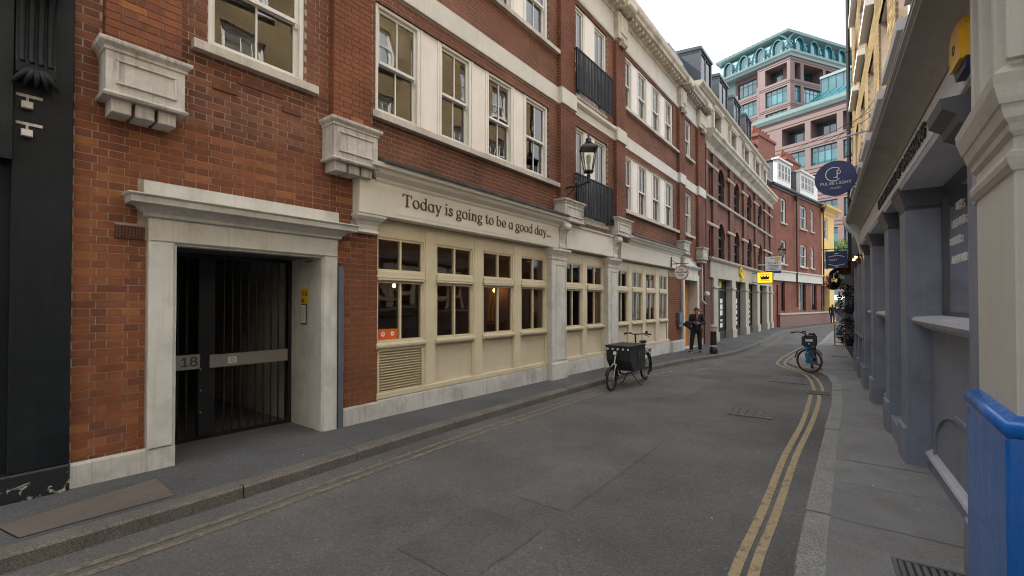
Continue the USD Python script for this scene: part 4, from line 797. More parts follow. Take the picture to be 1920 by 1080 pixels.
def rbay(s0, s1, cols, arch=True):
    w = MB().box(FR, s0, s1, -.5, -.2, .1, 1.56).box(FR, s0, s1, -.5, -.16, -.4, .14)
    b = obj('stall_wall', w, 'grey_paint', R_)
    obj('stall_moulding', MB().prof(FR, s0, s1, [(-.2, .13), (-.15, .13), (-.14, .15), (-.15, .17), (-.18, .19), (-.2, .21)]), 'grey_paint_pale', b)
    obj('window_sill', MB().prof(FR, s0, s1, [(-.4, 1.53), (-.16, 1.52), (-.12, 1.55), (-.06, 1.575), (-.04, 1.61), (-.06, 1.645), (-.2, 1.66), (-.4, 1.67)]), 'grey_paint_pale', b)
    if arch:
        c = (s0 + s1) / 2; r = (s1 - s0) * .42
        a = sg.Point(c, .24).buffer(1, 32); a = affinity.scale(a, r, .55, origin=(c, .24)); a = a.intersection(sg.box(s0, .2, s1, 2)); i = affinity.scale(a, .965, .93, origin=(c, .2))
        obj('blocked_arch', MB().poly(FR, a.difference(i), -.2, -.178), 'grey_paint', b)
    m = MB(); ed = [s0] + [s0 + (s1 - s0) * k / cols for k in range(1, cols)] + [s1]
    for e in ed: m.box(FR, max(e - .03, s0), min(e + .03, s1), -.36, -.3, 1.66, 3.06)
    m.box(FR, s0, s1, -.36, -.3, 1.66, 1.71).box(FR, s0, s1, -.36, -.3, 2.98, 3.06)
    wd = obj('shop_window', m, 'grey_dark', R_)
    for a, c in zip(ed[:-1], ed[1:]): obj('pane', quadpane(FR, a + .03, c - .03, 1.71, 2.98, -.33), 'glass_shop', wd)
    return wd
w1 = rbay(4.12, 6.72, 1)
for ln, (txt, z) in enumerate((("UK'S", 2.72), ('LEADING', 2.56), ('BARBER', 2.39), ('ACADEMY', 2.2))):
    lettering(Fr(FR.P((6.2, 6.37, 6.46, 6.4)[ln], 0, 0), -RD, -RN), txt, 0, -.325, z, .075, 'white_plain', w1, sx=1.15)
rbay(8.74, 10.62, 1); rbay(11.1, 12.5, 1, False)
d_ = obj('doorway', MB().box(FR, 7.16, 8.26, -1.0, -.9, .1, 3.06).box(FR, 7.16, 7.2, -.9, -.3, .1, 3.06).box(FR, 8.22, 8.26, -.9, -.3, .1, 3.06), 'grey_dark', R_)
obj('door_step', MB().cbox(FR, 7.19, 8.23, -.9, .0, -.3, .24, .01), 'grey_paint', R_)
obj('door_leaf', MB().cbox(FR, 7.3, 8.15, -.9, -.85, .24, 2.5, .01), 'grey_dark', d_); obj('pane', quadpane(FR, 7.42, 8.03, 1.0, 2.4, -.845), 'glass_shop', d_)
obj('room', MB().box(FR, 3.7, 12.6, -3.0, -2.9, 0, 3.3).box(FR, 3.7, 12.6, -2.9, -.5, -.1, .1).box(FR, 3.7, 12.6, -2.9, -.33, 3.05, 3.12).box(FR, 3.65, 3.72, -2.9, -.35, 0, 3.1), 'room_pale', R_)
# far part of the shopfront: dark grey posts
rpil(13.1, 13.4, 3.0); rpil(14.4, 14.7, 3.0); rpil(15.8, 16.15, 3.0)
obj('stall_wall', MB().box(FR, 12.9, 16.1, -.5, -.12, -.4, .95).prof(FR, 12.9, 16.1, [(-.3, .95), (.0, .95), (.03, .99), (.0, 1.03), (-.3, 1.06)]), 'grey_dark', R_)
w2 = obj('shop_window', MB().box(FR, 12.9, 16.1, -.3, -.24, 1.04, 1.1).box(FR, 12.9, 16.1, -.3, -.24, 2.9, 3.0).box(FR, 13.9, 13.95, -.3, -.24, 1.1, 2.9).box(FR, 15.2, 15.25, -.3, -.24, 1.1, 2.9), 'grey_dark', R_)
for a, b in ((12.9, 13.9), (13.95, 15.2), (15.25, 16.1)): obj('pane', quadpane(FR, a, b, 1.1, 2.9, -.27), 'glass_shop', w2)
obj('fascia', MB().box(FR, 12.7, 16.2, -.3, .06, 3.0, 3.6), 'grey_dark', R_)
obj('cornice_end', MB().prof(FR, 12.7, 12.95, [(-.1, 2.9), (.06, 2.9), (.08, 3.1), (.14, 3.3), (.3, 3.5), (.36, 3.62), (.36, 3.75), (-.1, 3.75)]), 'fascia_white', R_)
obj('room', MB().box(FR, 12.95, 16.1, -3.0, -2.9, 0, 3.3).box(FR, 12.95, 16.1, -2.9, -.5, -.1, .1), 'room_dark', R_)
for i, s in enumerate((13.2, 14.0)):
    t = thing('spot_lamp', 'small glowing lamp under the far end of the right shop cornice, ' + ('nearer one' if i == 0 else 'farther one'), 'lamp', FR.P(s, .02, 2.86), group='lamps under the far right cornice')
    obj('housing', MB().cyl(FR.P(s, .04, 2.98), FR.P(s, .10, 2.88), .03, .045), 'iron', t); obj('bulb', MB().ball(FR.P(s, .11, 2.865), .03, 1), 'bulb_warm', t)
# --- the cream pilaster with the blue base, nearest on the right
def qf(D):
    n = np.array([.79435783, -.60745011]); return Fr(D * n, (.60745011, .79435783), -n)
FQ = qf(.5)
Q_ = thing('stone_pilaster', 'cream stone pilaster with moulded cornice and scuffed glossy blue base, at the right edge', 'pilaster', FQ.P(3, 0, 0))
obj('shaft', MB().cbox(FQ, 2.665, 3.395, -.7, 0, 1.2, 2.75, .008), 'cream_stone', Q_)
obj('blue_base', MB().cbox(FQ, 2.6, 3.43, -.8, .045, -.3, 1.27, .012), 'gloss_blue', Q_)
obj('blue_moulding', MB().crown(FQ, 2.62, 3.41, .025, [(.0, 1.262)] + [(.004 + .024 * math.sin(t), 1.30 - .036 * math.cos(t)) for t in np.linspace(.3, 2.9, 8)] + [(.0, 1.336), (-.02, 1.35)], ob=-.8), 'gloss_blue', Q_, 35)
obj('neck_moulding', MB().crown(FQ, 2.665, 3.395, 0, [(0, 2.33), (.008, 2.335), (.02, 2.36), (.024, 2.385), (.02, 2.405), (.0, 2.42)], ob=-.7), 'cornice_cream', Q_)
obj('cornice', MB().crown(FQ, 2.66, 3.4, 0, [(0, 2.47), (.015, 2.49), (.018, 2.52), (.032, 2.54), (.04, 2.575), (.042, 2.59), (.048, 2.595), (.055, 2.62), (.066, 2.665), (.07, 2.71), (.03, 2.75), (.0, 2.755)], ob=-.7), 'cornice_cream', Q_)
obj('upper_shaft', MB().cbox(FQ, 2.5, 3.36, -.7, -.02, 2.74, 6.0, .006).cbox(FQ, 2.58, 2.62, -.03, .03, 2.76, 6, .006).cbox(FQ, 2.78, 2.84, -.03, .03, 2.76, 6, .006).cbox(FQ, 3.06, 3.12, -.03, .03, 2.76, 6, .006).cbox(FQ, 3.26, 3.30, -.03, .03, 2.76, 6, .006), 'cream_stone', Q_)
# end block of the grey fascia, its bracket and the alarm box
obj('end_block', MB().box(FR, 2.75, 3.9, -.3, .02, 2.4, 3.9).poly(FR, sg.Point(3.9, 3.75).buffer(.28, 24).intersection(sg.box(3.4, 3.2, 4.3, 4.1)), -.3, .02), 'grey_paint_pale', R_)
obj('bracket', MB().prof(FR, 3.55, 3.95, [(0, 2.76), (.06, 2.76), (.08, 2.80), (.14, 2.83), (.15, 2.88), (.21, 2.92), (.22, 2.98), (.0, 2.99)]), 'grey_dark', R_)
al = thing('alarm_box', 'yellow and navy alarm box fixed to the fascia end on the right', 'alarm box', FR.P(3.75, .02, 3.3))
hx = sg.Polygon([(3.60, 3.15), (3.84, 3.15), (3.88, 3.22), (3.88, 3.40), (3.80, 3.47), (3.62, 3.47), (3.57, 3.40), (3.57, 3.22)])
obj('backplate', MB().poly(FR, hx, .02, .04), 'alarm_navy', al); obj('cover', MB().poly(FR, hx.buffer(-.008).intersection(sg.box(3, 3.215, 4, 4)), .04, .105).poly(FR, hx.buffer(-.03).intersection(sg.box(3, 3.215, 4, 4)), .105, .125), 'alarm_yellow', al)
obj('lower_cover', MB().poly(FR, hx.buffer(-.008).intersection(sg.box(3, 3, 4, 3.213)), .04, .10), 'alarm_navy', al)
obj('emblem', MB().poly(FR, sg.Point(3.74, 3.32).buffer(.03).difference(sg.Point(3.74, 3.32).buffer(.018)), .125, .1275), 'sign_black', al)
# --- hanging signs on the right
def fo(s, o0, face=-1):                              # frame of a board that hangs at right angles to the right-hand wall: its s runs from the wall out, it faces the viewer
    return Fr(FR.P(s, 0, 0), -RN, -RD)
FS = fo(12.35, 0)
sgn = thing('round_sign', 'round navy hanging sign with white CP emblem over PULSE LIGHT CLINIC', 'hanging sign', FS.P(.5, 0, 4.55))
cx_, cz_, rr = .50, 4.57, .385
# read from the viewer's left to right = towards the wall
FSr = Fr(FS.P(cx_, 0, 0), RN, -RD)
obj('disc', MB().poly(FSr, sg.Point(0, cz_).buffer(rr, 32), -.03, .03), 'navy_sign', sgn)
arc = sg.LineString([(-.03 + .15 * math.cos(t), cz_ + .09 + .15 * math.sin(t)) for t in np.linspace(.85, 5.45, 30)]).buffer(.008)
P1 = so.unary_union([sg.LineString([(0.0, cz_ + .02), (0.03, cz_ + .0), (0.03, cz_ + .17)]).buffer(.007), sg.LineString([(.03, cz_ + .17)] + [(.05 + .04 * math.cos(t), cz_ + .13 + .04 * math.sin(t)) for t in np.linspace(1.57, -1.57, 12)] + [(.03, cz_ + .09)]).buffer(.007), sg.LineString([(-.03, cz_ + .02), (.03, cz_ + .02)]).buffer(.006)])
obj('emblem', MB().poly(FSr, arc.union(P1), .03, .035), 'white_plain', sgn)
for t_x, z_, h_ in (('PULSE LIGHT', cz_ - .14, .058), ('CLINIC', cz_ - .235, .035)): tw = text_width(t_x, h_, 1.15); lettering(FSr, t_x, -tw / 2, .03, z_, h_, 'white_plain', sgn, depth=.004, sx=1.15)
for z_ in (cz_ + .2, cz_ - .2): obj('arm', MB().cyl(FS.P(-.02, 0, z_), FS.P(.25, 0, z_), .012), 'iron', sgn)
FS2 = fo(16.3, 0); cx2, cz2 = .40, 3.08; FS2r = Fr(FS2.P(cx2, 0, 0), RN, -RD)
sg2 = thing('hanging_sign', 'square navy hanging sign with white curved lettering, far along the right side', 'hanging sign', FS2.P(cx2, 0, cz2))
obj('board', MB().cbox(FS2r, -.26, .26, -.02, .02, cz2 - .27, cz2 + .24, .008), 'navy_sign', sg2)
for sgnz, y in ((1, .05), (-1, -.09)): obj('swash', MB().poly(FS2r, sg.LineString([(x_, cz2 - .02 + y + sgnz * (.07 - .9 * x_ * x_)) for x_ in np.linspace(-.19, .19, 16)]).buffer(.008), .02, .024), 'white_plain', sg2)
lettering(FS2r, 'VUST', -.19, .02, cz2 - .05, .06, 'white_plain', sg2, depth=.004); obj('small_mark', MB().box(FS2r, -.04, .04, .02, .024, cz2 - .24, cz2 - .22).box(FS2r, -.05, .05, .02, .024, cz2 + .15, cz2 + .17), 'white_plain', sg2)
obj('arm', MB().cyl(FS2.P(-.02, 0, cz2 + .3), FS2.P(.75, 0, cz2 + .3), .014).cyl(FS2.P(.2, 0, cz2 + .3), FS2.P(.2, 0, cz2 + .24), .008).cyl(FS2.P(.65, 0, cz2 + .3), FS2.P(.65, 0, cz2 + .24), .008), 'iron', sg2)
FS3 = fo(9.9, 0); t = thing('flag_pole', 'bare pale pole sticking out from the yellow brick wall, with stay wires', 'pole', FS3.P(0, 0, 4.95))
obj('pole', MB().cyl(FS3.P(-.05, 0, 4.80), FS3.P(1.25, 0, 4.62), .016, .012), 'grey_paint_pale', t)
for z_, e in ((5.15, 1.1), (5.05, .8), (5.3, .6)): obj('wire', MB().tube(FS3.P(np.linspace(0, e, 6), np.zeros(6), z_ - (z_ - 4.68) * np.linspace(0, 1, 6) ** .8), .005, 5), 'iron', t)
# --- awning, plants and flags on the far end of the right side
pm('awning_navy', (.012, .016, .045), .8, .2); pm('plant_dark', (.018, .022, .014), .7, .5, 9.); pm('flower_red', (.45, .03, .02), .6, .3, 8.); pm('flag_orange', (.70, .20, .02), .7, .1)
FE = Fr(FR.P(16.6, 0, 0), RD, -RN)
aw = thing('awning', 'dark navy shop awning at the far end of the right side', 'awning', FE.P(1, .3, 2.9))
obj('canvas', MB().prof(FE, 0.2, 2.6, [(-.1, 3.3), (.55, 2.75), (.55, 2.3), (.52, 2.3), (.52, 2.72), (-.1, 3.25)]), 'awning_navy', aw); obj('arm', MB().cyl(FE.P(.25, -.1, 2.6), FE.P(.25, .5, 2.72), .015), 'iron', aw)
def leaf_cloud(c, rad, n, size, seed):
    r = np.random.default_rng(seed); v = []; f = []
    p = r.normal(size=(n, 3)); p /= np.linalg.norm(p, axis=1)[:, None]; p = p * (r.uniform(.35, 1, (n, 1)) ** .6) * rad + c
    for k in range(n):
        a, b = r.normal(size=3), r.normal(size=3); a /= np.linalg.norm(a); b -= a * (a @ b); b /= np.linalg.norm(b); s = size * r.uniform(.6, 1.3)
        i = len(v); v += [p[k] - a * s, p[k] + b * s * .45, p[k] + a * s, p[k] - b * s * .45]; f.append([i, i + 1, i + 2, i + 3])
    return np.array(v), np.array(f)
wb = thing('side_building', 'dark painted low building beyond the awning on the right', 'building', FE.P(3, -.3, 0))
obj('wall', MB().box(FE, .0, 9.0, -6, -.12, -.4, 3.4), 'awning_navy', wb); obj('door', MB().cbox(FE, 1.0, 1.9, -.12, -.08, .0, 2.1, .01), 'grey_dark', wb); obj('poster', MB().box(FE, .2, .7, -.12, -.1, 1.3, 2.0), 'white_plain', wb)
for i, (s, z, lab) in enumerate(((.9, 1.9, 'upper'), (1.2, .9, 'lower'))):
    t = thing('wall_planter', f'dark trailing plants on the wall under the awning, {lab} planter', 'plant', FE.P(s, .1, z), group='wall planters under the awning'); obj('pot', MB().lathe(FE.P(s, .05, z - .45), [(.08, 0), (.13, .2), (.14, .22), (.0, .2)], 10), 'iron', t)
    v, f = leaf_cloud(FE.P(s, .1, z), np.array([.28, .3, .5]), 420, .05, 5 + i); obj('foliage', MB().add(v, f, False), 'plant_dark', t)
fl = thing('hanging_basket', 'bright red flowers in a hanging basket by the navy awning', 'hanging basket', FE.P(1.4, .45, 2.5))
obj('basket', MB().ball(FE.P(1.4, .45, 2.35), (.16, .16, .13), 2), 'plant_dark', fl); v, f = leaf_cloud(FE.P(1.4, .45, 2.52), np.array([.25, .25, .27]), 380, .045, 9); obj('flowers', MB().add(v, f, False), 'flower_red', fl); obj('chain', MB().cyl(FE.P(1.4, .45, 2.5), FE.P(1.4, .45, 3.35), .006).cyl(FE.P(1.4, -.12, 3.35), FE.P(1.4, .48, 3.35), .012), 'iron', fl)
bn = thing('banner', 'small orange banner hanging above the red flowers', 'banner', FE.P(1.8, .6, 3.4)); FBn = Fr(FE.P(1.9, 0, 0), -RN, -RD); obj('cloth', MB().box(FBn, -.05, .3, 0, .01, 2.75, 3.15), 'flag_orange', bn); obj('rod', MB().cyl(FBn.P(-.15, 0, 3.17), FBn.P(.36, 0, 3.17), .012), 'iron', bn)
# ---------------------------------------------------------------- the street's far buildings
BD, BNv = np.array([.62301, .782214]), np.array([.782214, -.62301]); FB = Fr(-6.0988 * BNv, BD, BNv)
CD, CNv = np.array([.758715, .651422]), np.array([.651422, -.758715]); FC = Fr(-13.2932 * CNv, CD, CNv)
brick_mat('brick_brown_far', [(.155, .062, .042), (.115, .046, .034)], (.20, .15, .115), rot=math.atan2(BD[1], BD[0]))
brick_mat('brick_red_far', [(.215, .066, .04), (.165, .052, .034)], (.24, .15, .11), rot=math.atan2(CD[1], CD[0]))
pm('dark_frame', (.02, .022, .026), .4, .2); pm('stone_far', (.44, .39, .31), .8, .12, 1.5, dirt=.5, dirtcol=(.22, .18, .13), streak=.3); pm('shop_stone', (.40, .36, .29), .75, .1, 1., dirt=.4, dirtcol=(.2, .17, .13), streak=.2)
pm('dormer_lead', (.07, .085, .10), .45, .15, 3., metal=.2); pm('chimney_red', (.19, .068, .045), .85, .25, 3.); pm('white_paint', (.66, .65, .62), .5, .06, 2., dirt=.2)
pm('granite_red', (.16, .085, .065), .55, .25, 4., dirt=.3); pm('yellow_render', (.70, .48, .17), .75, .08, 1.5, dirt=.25, dirtcol=(.35, .25, .1), streak=.2)
def arch(s0, s1, z0, zs, rise=None):
    c, r = (s0 + s1) / 2, (s1 - s0) / 2; rise = rise or r
    return sg.Polygon([(s0, z0), (s1, z0)] + [(c + r * math.cos(t), zs + rise * math.sin(t)) for t in np.linspace(0, math.pi, 17)])
B_ = thing('brown_brick_building', 'dark brown brick building with two rows of arched windows and grey dormers', 'building', FB.P(30, 0, 0))
WS = [(24.25, 25.6), (27.66, 29.0), (31.08, 32.42), (34.5, 35.84)]
arches = [arch(a, b, z0, zs) for a, b in WS for z0, zs in ((4.06, 5.18), (6.9, 7.98))]; blind = [(22.45, 22.95, 4.05, 5.3), (22.45, 22.95, 6.98, 8.25), (37.9, 38.4, 4.05, 5.3), (37.9, 38.4, 6.98, 8.25)]
obj('wall', wall_mesh(FB, 21.9, 39.55, 3.85, 9.4, arches + blind, -.45, 0), 'brick_brown_far', B_)
m = MB()
for b in blind: m.box(FB, b[0], b[1], -.5, -.3, b[2], b[3])
obj('blind_recess', m, 'dark_frame', B_)
for a, b in ((21.9, 22.3), (23.1, 23.95), (26.4, 27.2), (29.75, 30.55), (33.15, 33.95), (36.6, 37.5), (38.7, 39.55)): obj('brick_pier', MB().box(FB, a, b, -.1, .11, 3.86, 9.2), 'brick_brown_far', B_)
for a, b in WS:
    for z0, zs in ((4.06, 5.18), (6.9, 7.98)):
        outer, inner = arch(a, b, z0, zs), arch(a + .07, b - .07, z0 + .07, zs)
        c = (a + b) / 2
        fr = outer.difference(inner).union(sg.box(c - .03, z0, c + .03, zs + .6).intersection(outer)).union(sg.box(a, zs - .04, b, zs + .05)).union(sg.box(a, (z0 + zs) / 2 - .02, b, (z0 + zs) / 2 + .02))
        w = obj('arched_window', MB().poly(FB, fr, -.2, -.12), 'dark_frame', B_); g = MB()
        for k in (0, 1):
            s_ = [a, c, b]
            obj('pane', MB().poly(FB, inner.intersection(sg.box(s_[k], z0, s_[k + 1], zs)), -.165, -.16), 'glass_far', w)
            obj('pane', MB().poly(FB, inner.intersection(sg.box(s_[k], zs, s_[k + 1], zs + 2)), -.165, -.16), 'glass_far', w)
        ring = affinity.scale(outer, 1.28, 1.0, origin=(c, zs)).buffer(0).difference(outer).intersection(sg.box(a - .5, zs, b + .5, zs + 2))
        obj('brick_arch', MB().poly(FB, arch(a - .2, b + .2, zs, zs).difference(outer), -.05, .04), 'brick_red_far', B_)
        obj('window_sill', MB().prof(FB, a - .05, b + .05, [(-.3, z0 - .1), (.08, z0 - .1), (.08, z0 - .02), (-.3, z0)]), 'stone_far', B_)
def string(z, h=.13):
    xs = [21.9] + [v for a, b in WS for v in (a - .2, b + .2)] + [39.55]
    for a, b in zip(xs[::2], xs[1::2]): obj('string_course', MB().prof(FB, a, b, [(-.05, z), (.13, z), (.16, z + h * .5), (.13, z + h), (-.05, z + h)]), 'stone_far', B_)
string(5.48); string(8.30)
obj('string_course', MB().prof(FB, 21.9, 39.55, [(-.05, 6.76), (.13, 6.76), (.16, 6.82), (.13, 6.88), (-.05, 6.88)]), 'stone_far', B_)
obj('cornice', MB().prof(FB, 21.9, 39.7, [(-.1, 9.0), (.14, 9.0), (.18, 9.1), (.14, 9.16), (.14, 9.3), (.22, 9.36), (.42, 9.5), (.44, 9.62), (.52, 9.7), (.52, 9.82), (-.1, 9.95)]), 'cornice_stone', B_)
ah = [(a + .05, b - .05, 10.55, 11.55) for a, b in WS] + [(37.3, 38.3, 10.55, 11.55)]
obj('attic', wall_mesh(FB, 21.9, 39.55, 9.85, 12.0, ah, -.6, -.2), 'stone_far', B_)
for a, b, c, d in ah:
    w = obj('attic_window', MB().box(FB, a, b, -.55, -.5, c, c + .08).box(FB, a, b, -.55, -.5, d - .08, d).box(FB, a, a + .07, -.55, -.5, c, d).box(FB, b - .07, b, -.55, -.5, c, d).box(FB, (a + b) / 2 - .03, (a + b) / 2 + .03, -.55, -.5, c, d), 'dark_frame', B_); obj('pane', quadpane(FB, a, b, c, d, -.53), 'glass_far', w)
    obj('window_surround', MB().box(FB, a - .2, a, -.2, -.1, c - .1, d + .12).box(FB, b, b + .2, -.2, -.1, c - .1, d + .12).prof(FB, a - .25, b + .25, [(-.2, d + .02), (-.08, d + .02), (.0, d + .12), (.0, d + .2), (-.2, d + .24)]).box(FB, a - .25, b + .25, -.2, .0, c - .22, c - .1), 'cornice_stone', B_)
obj('attic_cornice', MB().prof(FB, 21.9, 39.7, [(-.6, 11.95), (-.15, 11.95), (-.1, 12.02), (.0, 12.08), (.02, 12.2), (-.6, 12.28)]), 'stone_far', B_)
obj('mansard', MB().prof(FB, 21.9, 39.5, [(-.55, 12.2), (-1.6, 14.5), (-8, 15.0), (-8, 9), (-.55, 9)]), 'slate', B_)
for a, b in ((23.5, 25.5), (26.95, 28.95), (30.35, 32.3), (33.7, 35.6)):
    d = obj('dormer', MB().prof(FB, a, a + .1, [(-.55, 12.25), (-.55, 14.55), (-2.6, 14.75), (-2.6, 12.25)]).prof(FB, b - .1, b, [(-.55, 12.25), (-.55, 14.55), (-2.6, 14.75), (-2.6, 12.25)]).prof(FB, a - .04, b + .04, [(-.5, 14.52), (-.5, 14.66), (-2.6, 14.9), (-2.6, 14.72)]).box(FB, a + .1, b - .1, -.62, -.56, 12.25, 12.75).box(FB, (a + b) / 2 - .04, (a + b) / 2 + .04, -.64, -.58, 12.75, 14.55).box(FB, a + .1, b - .1, -.64, -.58, 14.42, 14.54), 'dormer_lead', B_)
    for x0, x1 in ((a + .1, (a + b) / 2 - .04), ((a + b) / 2 + .04, b - .1)): obj('pane', quadpane(FB, x0, x1, 12.75, 14.42, -.61), 'glass_far', d)
    obj('dormer_room', MB().box(FB, a + .1, b - .1, -1.5, -1.4, 12.3, 14.6), 'room_dark', d)
ch = obj('chimney_stack', MB().cbox(FB, 37.6, 38.4, -1.6, -.7, 11.5, 13.6, .02).cbox(FB, 37.5, 38.5, -1.7, -.6, 13.6, 13.8, .03), 'chimney_red', B_)
for k in range(2): obj('chimney_pot', MB().lathe(FB.P(37.8 + k * .4, -1.15, 13.8), [(.16, 0), (.13, .3), (.15, .42), (.11, .42), (.1, .3)], 12), 'chimney_red', ch, True)
sf = obj('fascia', MB().box(FB, 22.6, 39.5, -.4, .10, 3.02, 3.82).prof(FB, 22.3, 39.6, [(-.3, 3.82), (.16, 3.82), (.24, 3.9), (.25, 3.97), (-.1, 4.04), (-.3, 4.04)]), 'shop_stone', B_)
for a, b in ((23.1, 23.9), (26.75, 27.55), (30.1, 30.9), (33.6, 34.4), (37.0, 37.8), (38.7, 39.5)): obj('stone_pier', MB().cbox(FB, a, b, -.5, .12, -.6, 3.02, .02).cbox(FB, a - .06, b + .06, -.5, .17, -.6, .35, .02).crown(FB, a, b, .12, [(0, 2.5), (.04, 2.53), (.04, 2.6), (0, 2.63)], ob=-.5), 'shop_stone', B_)
for i, (a, b) in enumerate(((23.9, 26.75), (27.55, 30.1), (30.9, 33.6), (34.4, 37.0))):
    m = MB().box(FB, a, b, -.26, -.2, 2.45, 2.55).box(FB, a, b, -.26, -.2, -.4, .3).box(FB, a, b, -.26, -.2, 2.95, 3.05)
    for x in (a, (a + b) / 2 - .03, b - .06): m.box(FB, x, x + .06, -.26, -.2, .3, 3.0)
    w = obj('shop_window', m, 'dark_frame', B_)
    for x0, x1 in ((a + .06, (a + b) / 2 - .03), ((a + b) / 2 + .03, b - .06)): obj('pane', quadpane(FB, x0, x1, .3, 2.45, -.23), 'glass_shop', w); obj('pane', quadpane(FB, x0, x1, 2.55, 2.95, -.23), 'glass_shop', w)
    obj('window_vinyl', MB().box(FB, a + .3, b - .9, -.228, -.223, 2.6, 2.92), 'sign_yellow', w)
    for k in range(5): obj('poster', MB().box(FB, b - 1.2, b - .7, -.226, -.222, .5 + k * .32, .5 + k * .32 + rng.uniform(.12, .28)), rng.choice(['white_plain', 'sign_white', 'blind']), w)
obj('brick_pier', MB().box(FB, 21.9, 23.1, -.3, .03, -.5, 3.9), 'brick_brown_far', B_); obj('brick_pier', MB().box(FB, 39.4, 39.58, -.3, .03, -.5, 3.9), 'brick_brown_far', B_)
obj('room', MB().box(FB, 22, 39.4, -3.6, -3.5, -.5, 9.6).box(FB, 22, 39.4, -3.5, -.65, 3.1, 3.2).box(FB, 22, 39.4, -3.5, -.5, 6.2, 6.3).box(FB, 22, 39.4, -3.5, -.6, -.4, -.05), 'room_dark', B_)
obj('rear_core', MB().box(FB, 21.95, 39.5, -9, -3.8, -.5, 12.5), 'room_dark', B_)
lt = obj('wall_lettering', MB().poly(Fr(FB.P(28.6, 0, 0), BD, BNv), so.unary_union([sg.Point(0, 3.62).buffer(.26).difference(sg.Point(0, 3.62).buffer(.15)), sg.LineString([(.1, 3.1), (.3, 3.45), (.5, 3.2), (.62, 3.45)]).buffer(.06), sg.Point(.6, 3.6).buffer(.12)]), .10, .2), 'sign_yellow', B_)
# C
C_ = thing('red_brick_house', 'red brick building with white sash windows, white dormers and chimneys at the bend', 'building', FC.P(43, 0, 0))
CW = [(39.4, 40.55), (43.8, 45.5), (46.5, 47.4)]; ch_ = [(a, b, z0, z1) for a, b in CW for z0, z1 in ((8.18, 10.1), (4.9, 6.75))]; gh = [(39.35, 40.2, 1.12, 3.48), (43.5, 45.2, 1.12, 3.48), (46.7, 48.15, 1.12, 3.48), (49.35, 49.65, 1.1, 3.4), (38.4, 38.75, -.3, 3.2)]
obj('wall', wall_mesh(FC, 37.4, 49.75, -.5, 10.95, [arch(a, b, c, d - .12, .2) for a, b, c, d in ch_] + gh, -.4, 0), 'brick_red_far', C_)
for a, b, c, d in ch_:
    sash_window(C_, FC, a, b, c, d + .05, -.1, cols=3 if b - a > 1.4 else 2, glass='glass_far', mat='white_paint', fr=.09)
    obj('window_sill', MB().box(FC, a - .12, b + .12, -.1, .1, c - .12, c), 'stone_far', C_)
for a, b, c, d in gh[:4]:
    w = obj('ground_window', MB().box(FC, a, b, -.16, -.1, c, c + .08).box(FC, a, b, -.16, -.1, d - .08, d).box(FC, a, a + .06, -.16, -.1, c, d).box(FC, b - .06, b, -.16, -.1, c, d).box(FC, (a + b) / 2 - .03, (a + b) / 2 + .03, -.16, -.1, c, d), 'dark_frame', C_); obj('pane', quadpane(FC, a, b, c, d, -.13), 'glass_shop', w)
obj('eaves', MB().prof(FC, 37.4, 49.8, [(-.1, 10.7), (.08, 10.7), (.1, 10.8), (.26, 10.88), (.28, 11.0), (-.1, 11.05)]), 'dark_frame', C_)
obj('fascia', MB().box(FC, 37.45, 50.0, -.2, .14, 3.55, 4.25).prof(FC, 37.45, 50.0, [(-.2, 4.25), (.2, 4.25), (.22, 4.36), (-.2, 4.42)]), 'cream_stone', C_)
obj('granite_plinth', MB().cbox(FC, 38.8, 52.0, -.1, .12, -.5, .86, .015), 'granite_red', C_); obj('plinth_coping', MB().prof(FC, 38.8, 52.05, [(-.1, .86), (.17, .86), (.17, .95), (-.1, 1.02)]), 'stone_far', C_)
for s in (42.4, 49.5): obj('drainpipe', MB().cyl(FC.P(s, .2, 1.5), FC.P(s, .2, 10.7), .06).cyl(FC.P(s, .2, 10.3), FC.P(s, .2, 10.7), .12, .16), 'iron', C_)
obj('room', MB().box(FC, 37.5, 49.7, -3.1, -3, -.5, 11).box(FC, 37.5, 49.7, -3, -.42, 3.5, 3.6).box(FC, 37.5, 49.7, -3, -.42, 7.5, 7.6), 'room_dark', C_)
obj('rear_core', MB().box(FC, 37.45, 49.7, -9, -3.2, -.5, 11.5), 'room_dark', C_)
obj('roof', MB().prof(FC, 37.4, 49.75, [(.1, 10.95), (-3.2, 14.0), (-6.5, 14.4), (-9, 11), (-9, 10.9)]), 'slate', C_)
for a, b in ((40.2, 43.3), (45.6, 49.5)):
    d = obj('dormer', MB().box(FC, a, b, -.8, -.5, 11.3, 13.5).box(FC, a - .1, b + .1, -.9, -.36, 13.5, 13.64), 'white_paint', C_)
    obj('dormer_cheek', MB().box(FC, a + .02, b - .02, -2.6, -.8, 11.05, 13.5).box(FC, a - .05, b + .05, -3.0, -.8, 13.5, 13.6), 'slate', d); n = 4
    for k in range(n):
        x0 = a + .2 + k * (b - a - .3) / n; x1 = x0 + (b - a - .3) / n - .12
        w = obj('dormer_window', MB().poly(FC, sg.box(x0, 12.0, x1, 13.26).difference(sg.box(x0 + .06, 12.06, x1 - .06, 12.6)).difference(sg.box(x0 + .06, 12.65, x1 - .06, 13.2)), -.5, -.47), 'white_paint', C_); obj('pane', quadpane(FC, x0 + .04, x1 - .04, 12.06, 13.2, -.485), 'glass_far', w); obj('pane_back', MB().box(FC, x0 + .04, x1 - .04, -.499, -.493, 12.06, 13.2), 'dark_frame', w)
